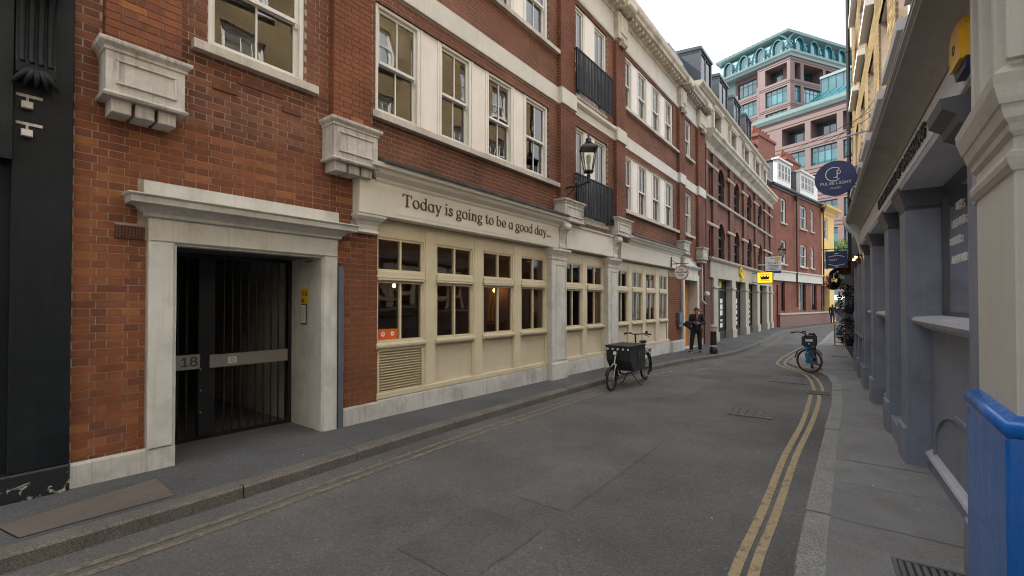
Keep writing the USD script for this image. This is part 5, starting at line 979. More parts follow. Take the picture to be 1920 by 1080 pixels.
for s0, z0 in ((43.4, 16.9), (50.4, 16.2)):
    c = obj('chimney_stack', MB().cbox(FC, s0, s0 + 3.9, -4.2, -3.1, 11, z0, .03).cbox(FC, s0 - .12, s0 + 4.02, -4.3, -3.0, z0, z0 + .3, .05), 'chimney_red', C_)
    for k in range(6): obj('chimney_pot', MB().lathe(FC.P(s0 + .3 + k * .66, -3.65, z0 + .3), [(.2, 0), (.16, .5), (.2, .75), (.14, .75), (.12, .5)], 12), 'chimney_red', c, True)
D_ = thing('yellow_corner_building', 'sunlit yellow rendered corner building at the end of the street', 'building', FC.P(52, 0, 0))
dh = [(50.4, 51.6, 7.9, 9.9), (50.4, 51.6, 4.9, 6.8)]
obj('wall', wall_mesh(FC, 49.76, 53.6, 3.4, 10.9, dh, -.4, .0), 'yellow_render', D_); obj('side_wall', MB().box(FC, 53.2, 53.6, -6, -.4, 3.4, 10.9), 'yellow_render', D_); obj('core', MB().box(FC, 49.8, 53.2, -6, -.45, 3.4, 11.0), 'room_dark', D_)
obj('cornice', MB().crown(FC, 49.9, 53.55, 0, [(0, 10.2), (.1, 10.3), (.2, 10.5), (.55, 10.75), (.6, 10.95), (0, 11.1)], ob=-5.9), 'yellow_render', D_)
for a, b, c, d in dh: sash_window(D_, FC, a, b, c, d, -.1, glass='glass_far', mat='white_paint', fr=.09)
obj('corner_post', MB().cbox(FC, 51.9, 53.4, -.5, .05, -.5, 3.5, .02), 'yellow_render', D_); obj('shop_fascia', MB().box(FC, 50.0, 54.0, -6, .15, 3.5, 4.3), 'yellow_render', D_)
obj('shop_glass', MB().box(FC, 50.0, 51.9, -.45, -.4, 1.0, 3.5), 'dark_frame', D_); obj('shop_wall', MB().box(FC, 49.76, 51.9, -.5, -.1, -.5, 1.0), 'granite_red', D_)
obj('fascia_mark', MB().box(FC, 51.2, 52.0, .15, .16, 3.78, 4.1), 'wood_dark', D_); obj('roof_box', MB().box(FC, 50.2, 53.0, -4, -1.2, 11, 13.6).box(FC, 50.1, 53.1, -4.1, -1.1, 13.6, 13.8), 'white_paint', D_)
# ---- black-painted shop at the left edge
FK = Fr(FA.P(0, 0, 0), AD, AN)
pm('black_gloss', (.008, .010, .012), .55, .4, 5., dirt=.35, dirtcol=(.03, .035, .035), bump=.003, bscale=60, streak=.25, spec=.22)
MAT['black_peel'] = usdkit.material(stage, '/World/Looks/black_peel', {
    'g': ('geometry', {}), 'n': ('noise_texture', {'scale': 7., 'detail': 9., 'roughness': .6, 'distortion': .6}), 's': ('separate_xyz', {}), 'mr': ('map_range', {'from_min': .1, 'from_max': .42, 'to_min': .10, 'to_max': -.06}), 'ad': ('math', {'math_type': 'add'}),
    'r': ('rgb_ramp', {'ramp': [(.60, (0,) * 3), (.63, (1,) * 3)]}), 'm': ('mix_color', {'a': (.010, .012, .014), 'b': (.42, .39, .33)}), 'p': ('principled_bsdf', {'roughness': .55}), 'b': ('bump', {'strength': .8, 'distance': .004})},
    [('g.position', 'n.vector'), ('g.position', 's.vector'), ('s.z', 'mr.value'), ('n.fac', 'ad.value1'), ('mr.result', 'ad.value2'), ('ad.value', 'r.fac'), ('r.color', 'm.fac'), ('m.result', 'p.base_color'), ('ad.value', 'b.height'), ('b.normal', 'p.normal')], surface='p.BSDF')
K_ = thing('black_shopfront', 'black painted shopfront with carved scroll bracket and peeling base at the left edge', 'building', FK.P(.5, 0, 0))
obj('pilaster', MB().cbox(FK, .45, .826, -.4, .05, .36, 5.2, .006), 'black_gloss', K_)
obj('socle', MB().cbox(FK, .40, .828, -.4, .085, -.4, .36, .015), 'black_peel', K_)
obj('side_wall', MB().box(FK, -4.0, .45, -.5, -.03, .3, 3.0).box(FK, -4.0, .45, -.5, .02, -.4, .3), 'black_gloss', K_); obj('upper_wall', MB().box(FK, -4.0, .8, -.9, -.02, 4.62, 9.0), 'brickwork_brown', K_); obj('fascia', MB().box(FK, -4, .45, -.5, .1, 3.0, 4.6), 'black_gloss', K_)
br = obj('scroll_bracket', MB().prof(FK, .46, .70, [(.04, 3.74), (.09, 3.70), (.15, 3.74), (.155, 3.82), (.11, 3.88), (.11, 4.1), (.13, 4.3), (.19, 4.45), (.26, 4.5), (.27, 4.62), (.04, 4.62)]), 'black_gloss', K_, 40)
for k in range(4): a = .475 + k * .056; obj('flute', MB().tube(np.vstack([FK.P(a + .02, o, z) for o, z in ((.155, 3.83), (.118, 3.9), (.116, 4.1), (.136, 4.3), (.19, 4.44), (.25, 4.5))]), .02, 8), 'black_gloss', br, True)
for k in range(5): a = .44 + k * .07; obj('carved_leaf', MB().tube(np.vstack([FK.P(.58 + (a - .58) * u, .06 + .1 * math.sin(u * 2.4), 3.84 - .2 * u) for u in np.linspace(0.1, 1, 6)]), [.03, .032, .03, .026, .02, .01], 8), 'black_gloss', br, True)
obj('bracket_cap', MB().crown(FK, .44, .72, .26, [(0, 4.55), (.03, 4.6), (.03, 4.68), (0, 4.7)]), 'black_gloss', br)
for z in (3.52, 3.28): obj('broken_fixing', MB().cbox(FK, .5, .57, .05, .09, z - .06, z, .005).cbox(FK, .47, .63, .05, .057, z + .04, z + .065, .002).box(FK, .53, .545, .05, .06, z, z + .05), 'stone_box', K_)
# ---------------------------------------------------------------- the pink granite and teal glass office tower behind the roofs
pm('granite_pink', (.160, .105, .102), .6, .07, .25, dirt=.15, dirtcol=(.3, .2, .19)); pm('teal_frame', (.03, .13, .15), .35, .1, .5, metal=.3); pm('teal_pale', (.23, .32, .32), .35, .08, .6, metal=.2)
def tglass(name, col, rough=.06):
    MAT[name] = usdkit.material(stage, f'/World/Looks/{name}', {'g': ('geometry', {}), 'n': ('noise_texture', {'scale': .35, 'detail': 3.}), 'r': ('rgb_ramp', {'ramp': [(.35, tuple(np.array(col) * .55)), (.6, col), (.75, tuple(np.minimum(np.array(col) * 1.6, .9)))]}), 'b': ('bump', {'strength': .3, 'distance': .05}), 'p': ('principled_bsdf', {'roughness': rough, 'specular_ior_level': 1., 'ior': 1.9})},
        [('g.position', 'n.vector'), ('n.fac', 'r.fac'), ('r.color', 'p.base_color'), ('n.fac', 'b.height'), ('b.normal', 'p.normal')], surface='p.BSDF')
tglass('glass_teal', (.012, .115, .145)); tglass('glass_teal_pale', (.06, .23, .27)); tglass('glass_dark', (.015, .03, .035))
TC = np.array([47.5, 76.9])                                                             # the tower's near corner
L_ = np.array([-.647, 1.0]); L_ /= np.linalg.norm(L_); Rv = np.array([1., .388]); Rv /= np.linalg.norm(Rv)
nL = np.array([-L_[1], L_[0]]); nR = np.array([Rv[1], -Rv[0]])
FTL = Fr(TC, L_, nL); FTR = Fr(TC, Rv, nR)                                        # left face (runs away to the left), right face
T_ = thing('office_tower', 'tall pink granite office tower with teal glass and a vaulted glass roof', 'building', (*TC, 0))
def pz(px, py, F, o=0.):
    u, v = (px - CX) / FPX, (CY - py) / FPX; r = np.array([u, _c - v * _s, _s + v * _c]); org = F.org + o * F.out; t = (org @ F.out) / (r @ F.out); P = r * t
    return float((P - org) @ F.d), float(P[2] + CAMZ)
LV = [40.35 - 3.95 * k for k in range(11)]                                               # sill levels, from the loggia down
top = 45.0
def tower_face(F, spans, s0, s1, levels, parent, wh=2.85, deep_first=True, o=0., t=2.5, ztop=None):
    holes = [(a, b, z, z + wh) for a, b in spans for z in levels]
    obj('stone_face', wall_mesh(F, s0, s1, -1, ztop, holes, o - .5, o), 'granite_pink', parent)
    for a, b, z, z1 in holes:
        loggia = deep_first and z == levels[0]; d = o - (2.0 if loggia else .3)
        n = max(1, int(round((b - a) / .95))); m = MB().box(F, a, b, d - .1, d, z, z + (.55 if loggia else .42)).box(F, a, b, d - .1, d, z1 - .12, z1)
        for k in range(n + 1): x = a + (b - a) * k / n; m.box(F, max(x - .05, a), min(x + .05, b), d - .1, d, z, z1)
        m.box(F, a, b, d - .1, d, z + wh * .72, z + wh * .72 + .08)
        w = obj('tower_window', m, 'teal_frame', parent)
        for k in range(n): obj('pane', MB().box(F, a + (b - a) * k / n, a + (b - a) * (k + 1) / n, d - .09, d - .05, z, z1), 'glass_dark' if loggia else ('glass_teal' if k in (0, n - 1) and n > 2 else 'glass_teal_pale'), w)
        if loggia: obj('loggia_lining', MB().box(F, a, b, d - .2, d - .1, z - .1, z1 + .1).box(F, a, b, d - .1, o - .5, z1, z1 + .1).box(F, a, b, d - .1, o - .5, z - .1, z).box(F, a - .1, a, d - .1, o - .5, z, z1).box(F, b, b + .1, d - .1, o - .5, z, z1), 'granite_pink', w)
    for k, z in enumerate(levels): obj('joint_band', MB().box(F, s0, s1, o, o + .05, z - .45, z - .33).box(F, s0, s1, o, o + .05, z + wh + .35, z + wh + .42), 'granite_pink', parent)
sL = [pz(x, 200, FTL)[0] for x in (1476, 1435, 1421)]
tower_face(FTL, [(sL[0], sL[1])], 0, pz(1423, 200, FTL)[0], LV, T_, ztop=top)
sW = [pz(x, 150, FTL, -1.2)[0] for x in (1424, 1418.5, 1383.5, 1379, 1355)]
obj('wing_return', MB().box(FTL, sL[2] - .3, sL[2], -1.3, 0, -1, top), 'granite_pink', T_)
tower_face(FTL, [(sW[1], sW[2])], sW[0] - .5, sW[3], LV, T_, deep_first=False, o=-1.2, ztop=top - .85)
eL0 = sW[4] + 1.2
obj('wing_end', MB().box(FTL, sW[3], eL0, -2.2, -1.25, -1, top - .85), 'teal_pale', T_)
sR = [pz(x, 120, FTR)[0] for x in (1490, 1501, 1507, 1543, 1548, 1582, 1588, 1625)]
tower_face(FTR, [(sR[0], sR[1]), (sR[2], sR[3]), (sR[4], sR[5]), (sR[6], sR[7])], 0, sR[7] + 1.5, LV, T_, ztop=top)
obj('core', MB().box(FTR, 3.5, sR[7], -22, -2.6, -1, top), 'glass_dark', T_)
# frieze and vaulted roof, mitred round the corner, then the ribs bay by bay
eL, eR = sW[4] + 1.2, sR[7] + 1.5
def corner(o):
    A = np.array([L_, -Rv]).T; t = np.linalg.solve(A, (TC + nR * o) - (TC + nL * o)); return TC + nL * o + L_ * t[0]
def wrap(prof): return MB().sheet([[[*FTL.P(eL, o, 0)[:2], z], [*corner(o), z], [*FTR.P(eR, o, 0)[:2], z]] for o, z in prof])
obj('frieze', wrap([(-2.6, top - .9), (.15, top - .9), (.2, top - .5), (.45, top - .3), (.5, top), (-.6, top + .1)]), 'teal_pale', T_)
VR = 4.4; vprof = [(-.3 - VR * (1 - math.cos(t)), top + .1 + VR * math.sin(t)) for t in np.linspace(0, 1.2, 9)]
tglass('glass_vault', (.26, .42, .43)); obj('vault_glass', wrap(vprof), 'glass_vault', T_)
tz = top + 4.1; obj('roof', wrap([(-3.4, tz - .6), (-.9, tz - .1), (-.8, tz + .3), (-5.5, tz + 1.9), (-9, tz + 1.9)]), 'teal_pale', T_)
def vault_bay(F, a, b, parent):
    v = group_part('vault_bay', parent)
    obj('vault_rib', MB().tube(np.vstack([F.P(a, o + .05, z) for o, z in vprof]), .17, 6), 'teal_frame', v)
    c = (a + b) / 2; w = (b - a) * .3
    obj('arch_light', MB().poly(F, arch(c - w, c + w, top + .1, top + 1.5, 1.3).difference(arch(c - w + .18, c + w - .18, top + .1, top + 1.5, 1.1)), -1.2, .05), 'teal_frame', v); obj('arch_pane', MB().poly(F, arch(c - w + .18, c + w - .18, top + .12, top + 1.5, 1.1), -1.1, -.3), 'glass_teal', v)
    for zz in (.9, 2.0, 3.0): t = math.asin(zz / VR); o = -.3 - VR * (1 - math.cos(t)); obj('glazing_bar', MB().box(F, a + .2, b - .2, o - .05, o + .08, top + .1 + zz - .06, top + .1 + zz + .06), 'teal_frame', v)
    for x in (a + (b - a) * .33, a + (b - a) * .67): obj('glazing_bar', MB().tube(np.vstack([F.P(x, o + .02, z) for o, z in vprof]), .06, 5), 'teal_pale', v)
x = .6
while x < eR - 3: vault_bay(FTR, x, x + 3.6, T_); x += 3.65
x = .6
while x < eL - 2: vault_bay(FTL, x, x + 3.0, T_); x += 3.05
for F, s1 in ((FTL, eL), (FTR, eR)):
    k = 2.5
    while k < s1 - 1: obj('roof_rib', MB().prof(F, k, k + .1, [(-.85, tz + .28), (-.85, tz + .42), (-4.5, tz + 1.66), (-4.5, tz + 1.5)]), 'teal_frame', T_); k += .9
obj('wing_core', MB().box(FTL, sL[2] - .5, eL - .2, -15, -2.3, -1, top - .2), 'teal_pale', T_)
# lower block in front
lc = np.array(pz(1597, 168, Fr(TC, L_, nL), 10.)); TB = Fr(FTL.P(0, 10., 0), L_, nL)
s_a, z_a = pz(1596, 172, TB); s_b, z_b = pz(1418, 245, TB); zt = (z_a + z_b) / 2
U_ = thing('office_wing', 'lower pink granite office wing with teal glazed sloping roof in front of the tower', 'building', TB.P(s_a, 0, 0))
cols = [pz(x, 230, TB) for x in (1466, 1509, 1519.5, 1569, 1580.5, 1625)]; sc_ = [c[0] for c in cols]
ULV = [zt - 4.3 - 3.95 * k for k in range(7)]
tower_face(TB, [(sc_[1], sc_[0]), (sc_[3], sc_[2]), (sc_[5], sc_[4])], sc_[5] - 3, s_b + 2, ULV, U_, wh=2.6, ztop=zt)
obj('frieze', MB().prof(TB, sc_[5] - 3, s_b + 2.4, [(-.6, zt - .3), (.15, zt - .3), (.45, zt + .2), (.5, zt + .7), (-.6, zt + .8)]), 'teal_pale', U_)
obj('core', MB().box(TB, sc_[5] - 3, s_b + 1, -9, -2.6, -1, zt), 'glass_dark', U_)
rf2 = obj('sloping_glass', MB().prof(TB, sc_[5] - 3, pz(1500, 200, TB)[0], [(-.3, zt + .7), (-6.5, zt + 4.6), (-6.5, zt + 6.6), (-7, zt + 6.6), (-7, zt)]), 'glass_teal', U_)
for k in np.arange(sc_[5] - 3, pz(1500, 200, TB)[0], 1.0): obj('glazing_bar', MB().prof(TB, k, k + .1, [(-.28, zt + .74), (-6.44, zt + 4.62), (-6.44, zt + 6.6), (-6.5, zt + 6.6), (-6.5, zt + 4.6), (-.3, zt + .7)]), 'teal_frame', rf2)
obj('ridge_beam', MB().box(TB, sc_[5] - 3, pz(1500, 200, TB)[0], -7.1, -6.3, zt + 6.6, zt + 7.0), 'teal_pale', rf2)
# ---------------------------------------------------------------- bicycles
pm('tyre', (.018, .017, .016), .8, .3, 20.); pm('rim_grey', (.25, .25, .25), .4, .1, metal=.8); pm('frame_black', (.015, .015, .017), .35, .2, 6.); pm('box_black', (.022, .022, .025), .55, .3, 5., dirt=.3, dirtcol=(.05, .048, .045), bump=.002)
pm('bike_blue', (.01, .16, .30), .35, .1, 4.); pm('chrome', (.6, .6, .6), .25, .1, metal=1.); pm('rubber_brown', (.06, .028, .02), .7, .3, 12.); pm('saddle_black', (.02, .018, .017), .6, .2)
def wheel(F, x, y, z, R, parent, axis=None, tw=.024, n=24, tyre='tyre'):
    c = F.P(x, y, z); ax = F.out if axis is None else axis
    w = obj('wheel', MB().torus(c, ax, R - tw - .012, .012, 40, 6), 'rim_grey', parent, True)
    obj('tyre', MB().torus(c, ax, R - tw, tw, 40, 10), tyre, w, True)
    obj('hub', MB().cyl(c - np.asarray(ax) * .05, c + np.asarray(ax) * .05, .024, n=10), 'rim_grey', w)
    u = np.cross(ax, [0, 0, 1.0]); u /= np.linalg.norm(u); v = np.cross(ax, u); m = MB()
    for k in range(n):
        a = 2 * math.pi * k / n; e = math.cos(a) * u + math.sin(a) * v; b = a + (.5 if k % 2 else -.5); h = (math.cos(b) * u + math.sin(b) * v) * .02
        m.cyl(c + h + np.asarray(ax) * (.03 if k % 4 < 2 else -.03), c + e * (R - tw * 1.7), .0018, n=4)
    obj('spokes', m, 'chrome', w, kind='stuff'); return w
def arc3(F, x, y, z, R, a0, a1, w, n=16):
    """mudguard strip round an axle, angles from the forward direction upwards"""
    t = np.linspace(math.radians(a0), math.radians(a1), n)
    return MB().sheet([[F.P(x + R * math.cos(a), y + k, z + R * math.sin(a) - .006 * (abs(k) > 0)) for k in (-w / 2, 0, w / 2)] for a in t])
rc, fc_ = np.array([3.32, 11.31]), np.array([2.14, 9.76]); fwd = (fc_ - rc) / np.linalg.norm(fc_ - rc); lft = np.array([-fwd[1], fwd[0]])
FCb = Fr(rc, fwd, lft); gz = float(zr(*(rc + fc_) / 2)) + .005
class Up(Fr):
    def __init__(self, F, z): self.org, self.d, self.out = F.org + np.array([0, 0, z]), F.d, F.out
FCb = Up(FCb, gz)
cb_ = thing('cargo_bicycle', 'black front-box cargo bicycle parked against the left kerb', 'bicycle', FCb.P(.9, 0, 0))
P = FCb.P
wheel(FCb, 0, 0, .33, .33, cb_); wheel(FCb, 1.95, 0, .25, .25, cb_, n=20)
obj('frame', MB().tube([P(1.72, 0, .78), P(1.66, 0, .55), P(1.5, 0, .33), P(1.2, 0, .27), P(.75, 0, .27), P(.45, 0, .29)], .024, 8).tube([P(.45, 0, .29), P(.30, 0, .55), P(.2, 0, .82)], .02, 8).tube([P(.62, 0, 1.0), P(.60, 0, .7), P(.66, 0, .3)], .02, 8).tube([P(.62, 0, .72), P(.28, 0, .6)], .02, 8)
    .tube([P(.42, .03, .3), P(.2, .055, .31), P(0, .06, .33)], .011, 6).tube([P(.42, -.03, .3), P(.2, -.055, .31), P(0, -.06, .33)], .011, 6).tube([P(.25, .03, .66), P(0, .06, .33)], .009, 6).tube([P(.25, -.03, .66), P(0, -.06, .33)], .009, 6), 'frame_black', cb_, True)
obj('fork', MB().tube([P(1.95, .05, .25), P(1.88, .05, .5), P(1.80, .04, .56)], .013, 6).tube([P(1.95, -.05, .25), P(1.88, -.05, .5), P(1.80, -.04, .56)], .013, 6).cyl(P(1.81, -.05, .56), P(1.81, .05, .56), .014).cyl(P(1.81, 0, .55), P(1.72, 0, .8), .02), 'chrome', cb_, True)
bx = m3.CrossSection([[(.74, .93), (.74, .40), (1.40, .38), (1.60, .62), (1.63, .93)]]).extrude(.56).to_mesh()
bv = bx.vert_properties[:, :3]; box_ = obj('cargo_box', MB().add(P(bv[:, 0], bv[:, 2] - .28, bv[:, 1]), bx.tri_verts), 'box_black', cb_)
obj('box_lid', MB().cbox(FCb, .72, 1.65, -.3, .3, .93, .955, .006), 'box_black', box_)
FBx = Up(Fr(FCb.P(1.632, 0, 0), FCb.out, FCb.d), gz)                                  # the box's front: s to its left
for k in range(5): y = -.24 + k * .12; obj('reflector_disc', MB().cyl(P(1.628, y, .875), P(1.638, y, .875), .023, n=16), 'white_plain', box_)
obj('box_edge', MB().box(FCb, 1.60, 1.634, .262, .284, .62, .93).box(FCb, .74, 1.63, .28, .285, .9, .93).box(FCb, 1.16, 1.19, .28, .285, .39, .93), 'frame_black', box_); obj('latch', MB().cbox(FCb, 1.08, 1.12, .28, .295, .68, .76, .004), 'chrome', box_)
for y_ in (.0,): obj('head_lamp', MB().lathe(P(1.74, 0, .80), [(.02, -.03), (.045, -.01), (.05, .03), (.045, .045), (.0, .05)], 14, FCb.d), 'frame_black', cb_, True); obj('lamp_glass', MB().lathe(P(1.79, 0, .80), [(.042, 0), (.0, .012)], 14, FCb.d), 'white_plain', cb_)
obj('front_mudguard', arc3(FCb, 1.95, 0, .25, .285, 20, 185, .07), 'frame_black', cb_); obj('rear_mudguard', arc3(FCb, 0, 0, .33, .365, 30, 210, .07), 'frame_black', cb_)
obj('handlebar', MB().tube([P(.50, .31, 1.15), P(.58, .2, 1.17), P(.63, .05, 1.15), P(.63, -.05, 1.15), P(.58, -.2, 1.17), P(.50, -.31, 1.15)], .013, 8).cyl(P(.62, 0, .98), P(.63, 0, 1.15), .018), 'frame_black', cb_, True)
for y in (-1, 1): obj('grip', MB().cyl(P(.555, y * .235, 1.165), P(.49, y * .33, 1.148), .019), 'saddle_black', cb_); obj('brake_lever', MB().tube([P(.60, y * .2, 1.16), P(.62, y * .26, 1.13), P(.57, y * .31, 1.11)], .008, 6), 'frame_black', cb_)
obj('bell', MB().ball(P(.63, -.12, 1.19), (.03, .03, .022), 2), 'chrome', cb_, True); obj('mirror', MB().ball(P(.60, .26, 1.21), (.035, .035, .03), 2), 'frame_black', cb_, True)
obj('saddle', MB().add(*(lambda m: (FCb.P(m.vertices[:, 0] * .14 + .16, m.vertices[:, 1] * (.09 - .05 * (m.vertices[:, 0] > .2)), m.vertices[:, 2] * .035 + .94 + .02 * m.vertices[:, 0] ** 2), m.faces))(trimesh.creation.icosphere(3))), 'saddle_black', cb_, True)
obj('seat_post', MB().cyl(P(.2, 0, .8), P(.17, 0, .93), .014), 'chrome', cb_); obj('rear_rack', MB().tube([P(.16, .06, .72), P(-.28, .07, .74), P(-.28, -.07, .74), P(.16, -.06, .72)], .008, 6).cyl(P(-.2, .07, .73), P(-.02, .07, .34), .006).cyl(P(-.2, -.07, .73), P(-.02, -.07, .34), .006), 'frame_black', cb_)
obj('rear_lamp', MB().cbox(FCb, -.31, -.28, -.03, .03, .66, .72, .004), 'sign_red', cb_)
obj('chain_guard', MB().cbox(FCb, -.02, .48, .075, .095, .27, .36, .02), 'frame_black', cb_); obj('crank', MB().cyl(P(.44, .1, .29), P(.44, -.1, .29), .018).cyl(P(.44, .11, .29), P(.36, .12, .15), .012).cyl(P(.44, -.11, .29), P(.52, -.12, .43), .012).cbox(FCb, .31, .41, .12, .21, .135, .16, .004).cbox(FCb, .47, .57, -.21, -.12, .42, .445, .004), 'chrome', cb_)
obj('kickstand', MB().tube([P(.98, .05, .28), P(.90, .2, .03), P(.90, .26, .01)], .012, 6).tube([P(.98, -.05, .28), P(.90, -.2, .03), P(.90, -.26, .01)], .012, 6).cyl(P(.98, -.06, .28), P(.98, .06, .28), .014), 'frame_black', cb_); obj('steering_rod', MB().cyl(P(.62, .1, .33), P(1.9, .09, .3), .008), 'chrome', cb_)
# blue hire bicycle, front wheel turned aside
fo_, aw_ = np.array([8.13, 12.42]), np.array([-.60, -.80]); lf = np.array([-aw_[1], aw_[0]]); FH = Up(Fr(fo_, aw_, lf), float(zr(*fo_)) + .04)
P = FH.P; hb = thing('hire_bicycle', 'blue hire bicycle with front basket and turned front wheel on the right kerb bulge', 'bicycle', P(-.5, 0, 0))
ta = math.radians(68); wax = math.cos(ta) * FH.out - math.sin(ta) * FH.d; st = lambda dx, dy, z: P(0, 0, 0) + dx * (math.cos(ta) * FH.d + math.sin(ta) * FH.out) + dy * wax + np.array([0, 0, z])
wheel(FH, 0, 0, .335, .335, hb, axis=wax, tw=.028, tyre='rubber_brown'); wheel(FH, -1.12, 0, .335, .335, hb, tw=.028, tyre='rubber_brown')
obj('fork', MB().tube([st(0, .07, .335), st(-.03, .07, .55), st(-.08, .05, .72)], .02, 8).tube([st(0, -.07, .335), st(-.03, -.07, .55), st(-.08, -.05, .72)], .02, 8).cyl(st(-.08, -.06, .72), st(-.08, .06, .72), .025).cyl(P(-.04, 0, .70), P(-.12, 0, .92), .035), 'bike_blue', hb, True)
fm = [P(-.09, 0, .82), P(-.25, 0, .62), P(-.45, 0, .42), P(-.6, 0, .36)]
obj('frame', MB().tube(fm, [.035, .045, .05, .045], 10).tube([P(-.6, 0, .34), P(-.68, 0, .6), P(-.74, 0, .85)], .03, 8).tube([P(-.6, .05, .34), P(-1.12, .075, .335)], .018, 6).tube([P(-.6, -.05, .34), P(-1.12, -.075, .335)], .018, 6).tube([P(-.7, .03, .65), P(-1.12, .075, .335)], .014, 6).tube([P(-.7, -.03, .65), P(-1.12, -.075, .335)], .014, 6), 'bike_blue', hb, True)
bk = obj('basket', MB().cbox(FH, .02, .05, -.17, .17, .74, .98, .006).cbox(FH, -.22, .02, -.17, -.15, .74, .98, .006).cbox(FH, -.22, .02, .15, .17, .74, .98, .006).cbox(FH, -.22, .02, -.15, .15, .74, .76, .004).cbox(FH, -.24, -.22, -.17, .17, .74, 1.0, .004), 'frame_black', hb)
obj('nameplate', MB().cbox(FH, .05, .055, -.085, .085, .865, .925, .002), 'white_plain', bk); obj('head_lamp', MB().ball(P(.06, 0, .80), (.022, .022, .018), 2), 'white_plain', bk)
obj('handlebar', MB().tube([st(-.30, .28, 1.10), st(-.18, .2, 1.12), st(-.12, .05, 1.08), st(-.12, -.05, 1.08), st(-.18, -.2, 1.12), st(-.30, -.28, 1.10)], .014, 8).cyl(P(-.12, 0, .9), st(-.12, 0, 1.08), .02), 'frame_black', hb, True)
for y in (-1, 1): obj('grip', MB().cyl(st(-.24, y * .24, 1.11), st(-.33, y * .30, 1.095), .02), 'saddle_black', hb)
obj('saddle', MB().ball(P(-.78, 0, .95), (.10, .10, .035), 2), 'saddle_black', hb, True); obj('seat_post', MB().cyl(P(-.74, 0, .85), P(-.77, 0, .93), .016), 'chrome', hb)
obj('front_mudguard', MB().sheet([[st(.37 * math.cos(a), k, .335 + .37 * math.sin(a)) for k in (-.04, 0, .04)] for a in np.linspace(.5, 3.0, 14)]), 'saddle_black', hb); obj('rear_mudguard', arc3(FH, -1.12, 0, .335, .375, 20, 200, .09), 'bike_blue', hb)
obj('motor', MB().cyl(st(0, -.06, .335), st(0, .06, .335), .075, n=16), 'bike_blue', hb, 30); obj('crank', MB().cyl(P(-.58, .11, .33), P(-.58, -.11, .33), .05).cyl(P(-.58, .12, .33), P(-.5, .13, .2), .014).cyl(P(-.58, -.12, .33), P(-.66, -.13, .46), .014).cbox(FH, -.55, -.45, .13, .22, .185, .21, .004), 'saddle_black', hb); obj('kickstand', MB().cyl(P(-.7, .08, .32), P(-.72, .26, .01), .012), 'frame_black', hb)
obj('front_panel', MB().cbox(FH, -.10, -.0, -.05, .05, .56, .72, .01), 'bike_blue', hb); obj('side_reflector', MB().ball(st(.2, .04, .5), (.02, .02, .03), 1), 'flag_orange', hb)
# ---------------------------------------------------------------- bollards
pm('bollard_black', (.014, .014, .016), .4, .2, 6.); pm('bollard_white', (.55, .42, .40), .5, .15, 8., dirt=.5); pm('bollard_red', (.30, .05, .045), .5, .1)
def bollard(x, y, z, label, bands, h=1.08, r=.105):
    t = thing('bollard', label, 'bollard', (x, y, z), group='bollards along the pavements'); c = (x, y, z)
    obj('base', MB().lathe(c, [(r * 1.35, -.02), (r * 1.35, .16), (r * 1.22, .19), (r * 1.05, .21)], 12), 'bollard_black', t)
    obj('shaft', MB().lathe(c, [(r * 1.1, .2), (r * 1.0, h * .78)], 12), 'bollard_black', t)
    if bands: obj('band', MB().lathe(c, [(r * 1.1, .25), (r * 1.13, .25), (r * 1.12, .31), (r * 1.08, .31)], 12), 'bollard_white', t); obj('collar', MB().lathe(c, [(r, h * .76), (r * 1.08, h * .77), (r * 1.08, h * .85), (r, h * .86)], 12), 'bollard_white', t)
    obj('head', MB().lathe(c, [(r, h * .76), (r * 1.02, h * .84), (r * 1.2, h * .86), (r * 1.22, h * .90), (r * .9, h * .93), (r * .95, h * .96), (r * .6, h * .99), (0.0, h)], 12), 'bollard_white' if bands else 'bollard_black', t)
    if bands: obj('red_band', MB().lathe(c, [(r * 1.2, h * .885), (r * 1.24, h * .885), (r * 1.24, h * .91), (r * 1.1, h * .91)], 12), 'bollard_red', t)
bollard(7.44, 16.76, float(zp(7.44, 16.76)), 'black bollard with pale red bands on the left pavement by the walking man', True)
bollard(9.55, 14.45, float(zp(9.55, 14.45)) - .06, 'plain black bollard behind the blue hire bicycle', False, .98, .1)
# ---------------------------------------------------------------- signs on the left
FBc = Fr(FA.P(16.9, 0, 0), AN, -AD)                                                     # hangs at right angles to the wall, facing the viewer
t = thing('round_sign', 'round white hanging sign lettered The Breakfast Club beside the far doorway', 'hanging sign', FBc.P(.53, 0, 2.9))
obj('disc', MB().poly(FBc, sg.Point(.53, 2.9).buffer(.25, 32), -.04, .03), 'sign_white', t); obj('rim', MB().poly(FBc, sg.Point(.53, 2.9).buffer(.256, 32).difference(sg.Point(.53, 2.9).buffer(.235, 32)), -.045, .036), 'sign_red', t)
for tx, z in (('The', 2.985), ('Breakfast', 2.89), ('Club', 2.79)): lettering(FBc, tx, .53 - text_width(tx, .065, .9) / 2, .03, z, .065, 'sign_black', t, bold=True, depth=.004, sx=.9)
obj('bracket', MB().cbox(FBc, .15, .19, -.03, .03, 3.12, 3.5, .006).cyl(FBc.P(.17, 0, 3.24), FBc.P(.8, 0, 3.24), .014).tube(FBc.P(np.linspace(.19, .5, 7), np.zeros(7), 3.24 + .14 * np.linspace(1, 0, 7) ** 2), .01, 6).cyl(FBc.P(.36, 0, 3.24), FBc.P(.36, 0, 3.08), .007).cyl(FBc.P(.7, 0, 3.24), FBc.P(.7, 0, 3.08), .007), 'iron', t)
lamp('sign_glow', (1.0, .62, .03), .55)
FCr = Fr(FB.P(32.0, 0, 0), BNv, -BD); t = thing('crown_sign', 'yellow box sign with a black crown hanging over the far shops', 'hanging sign', FCr.P(.8, 0, 3.45))
pz0 = 3.38
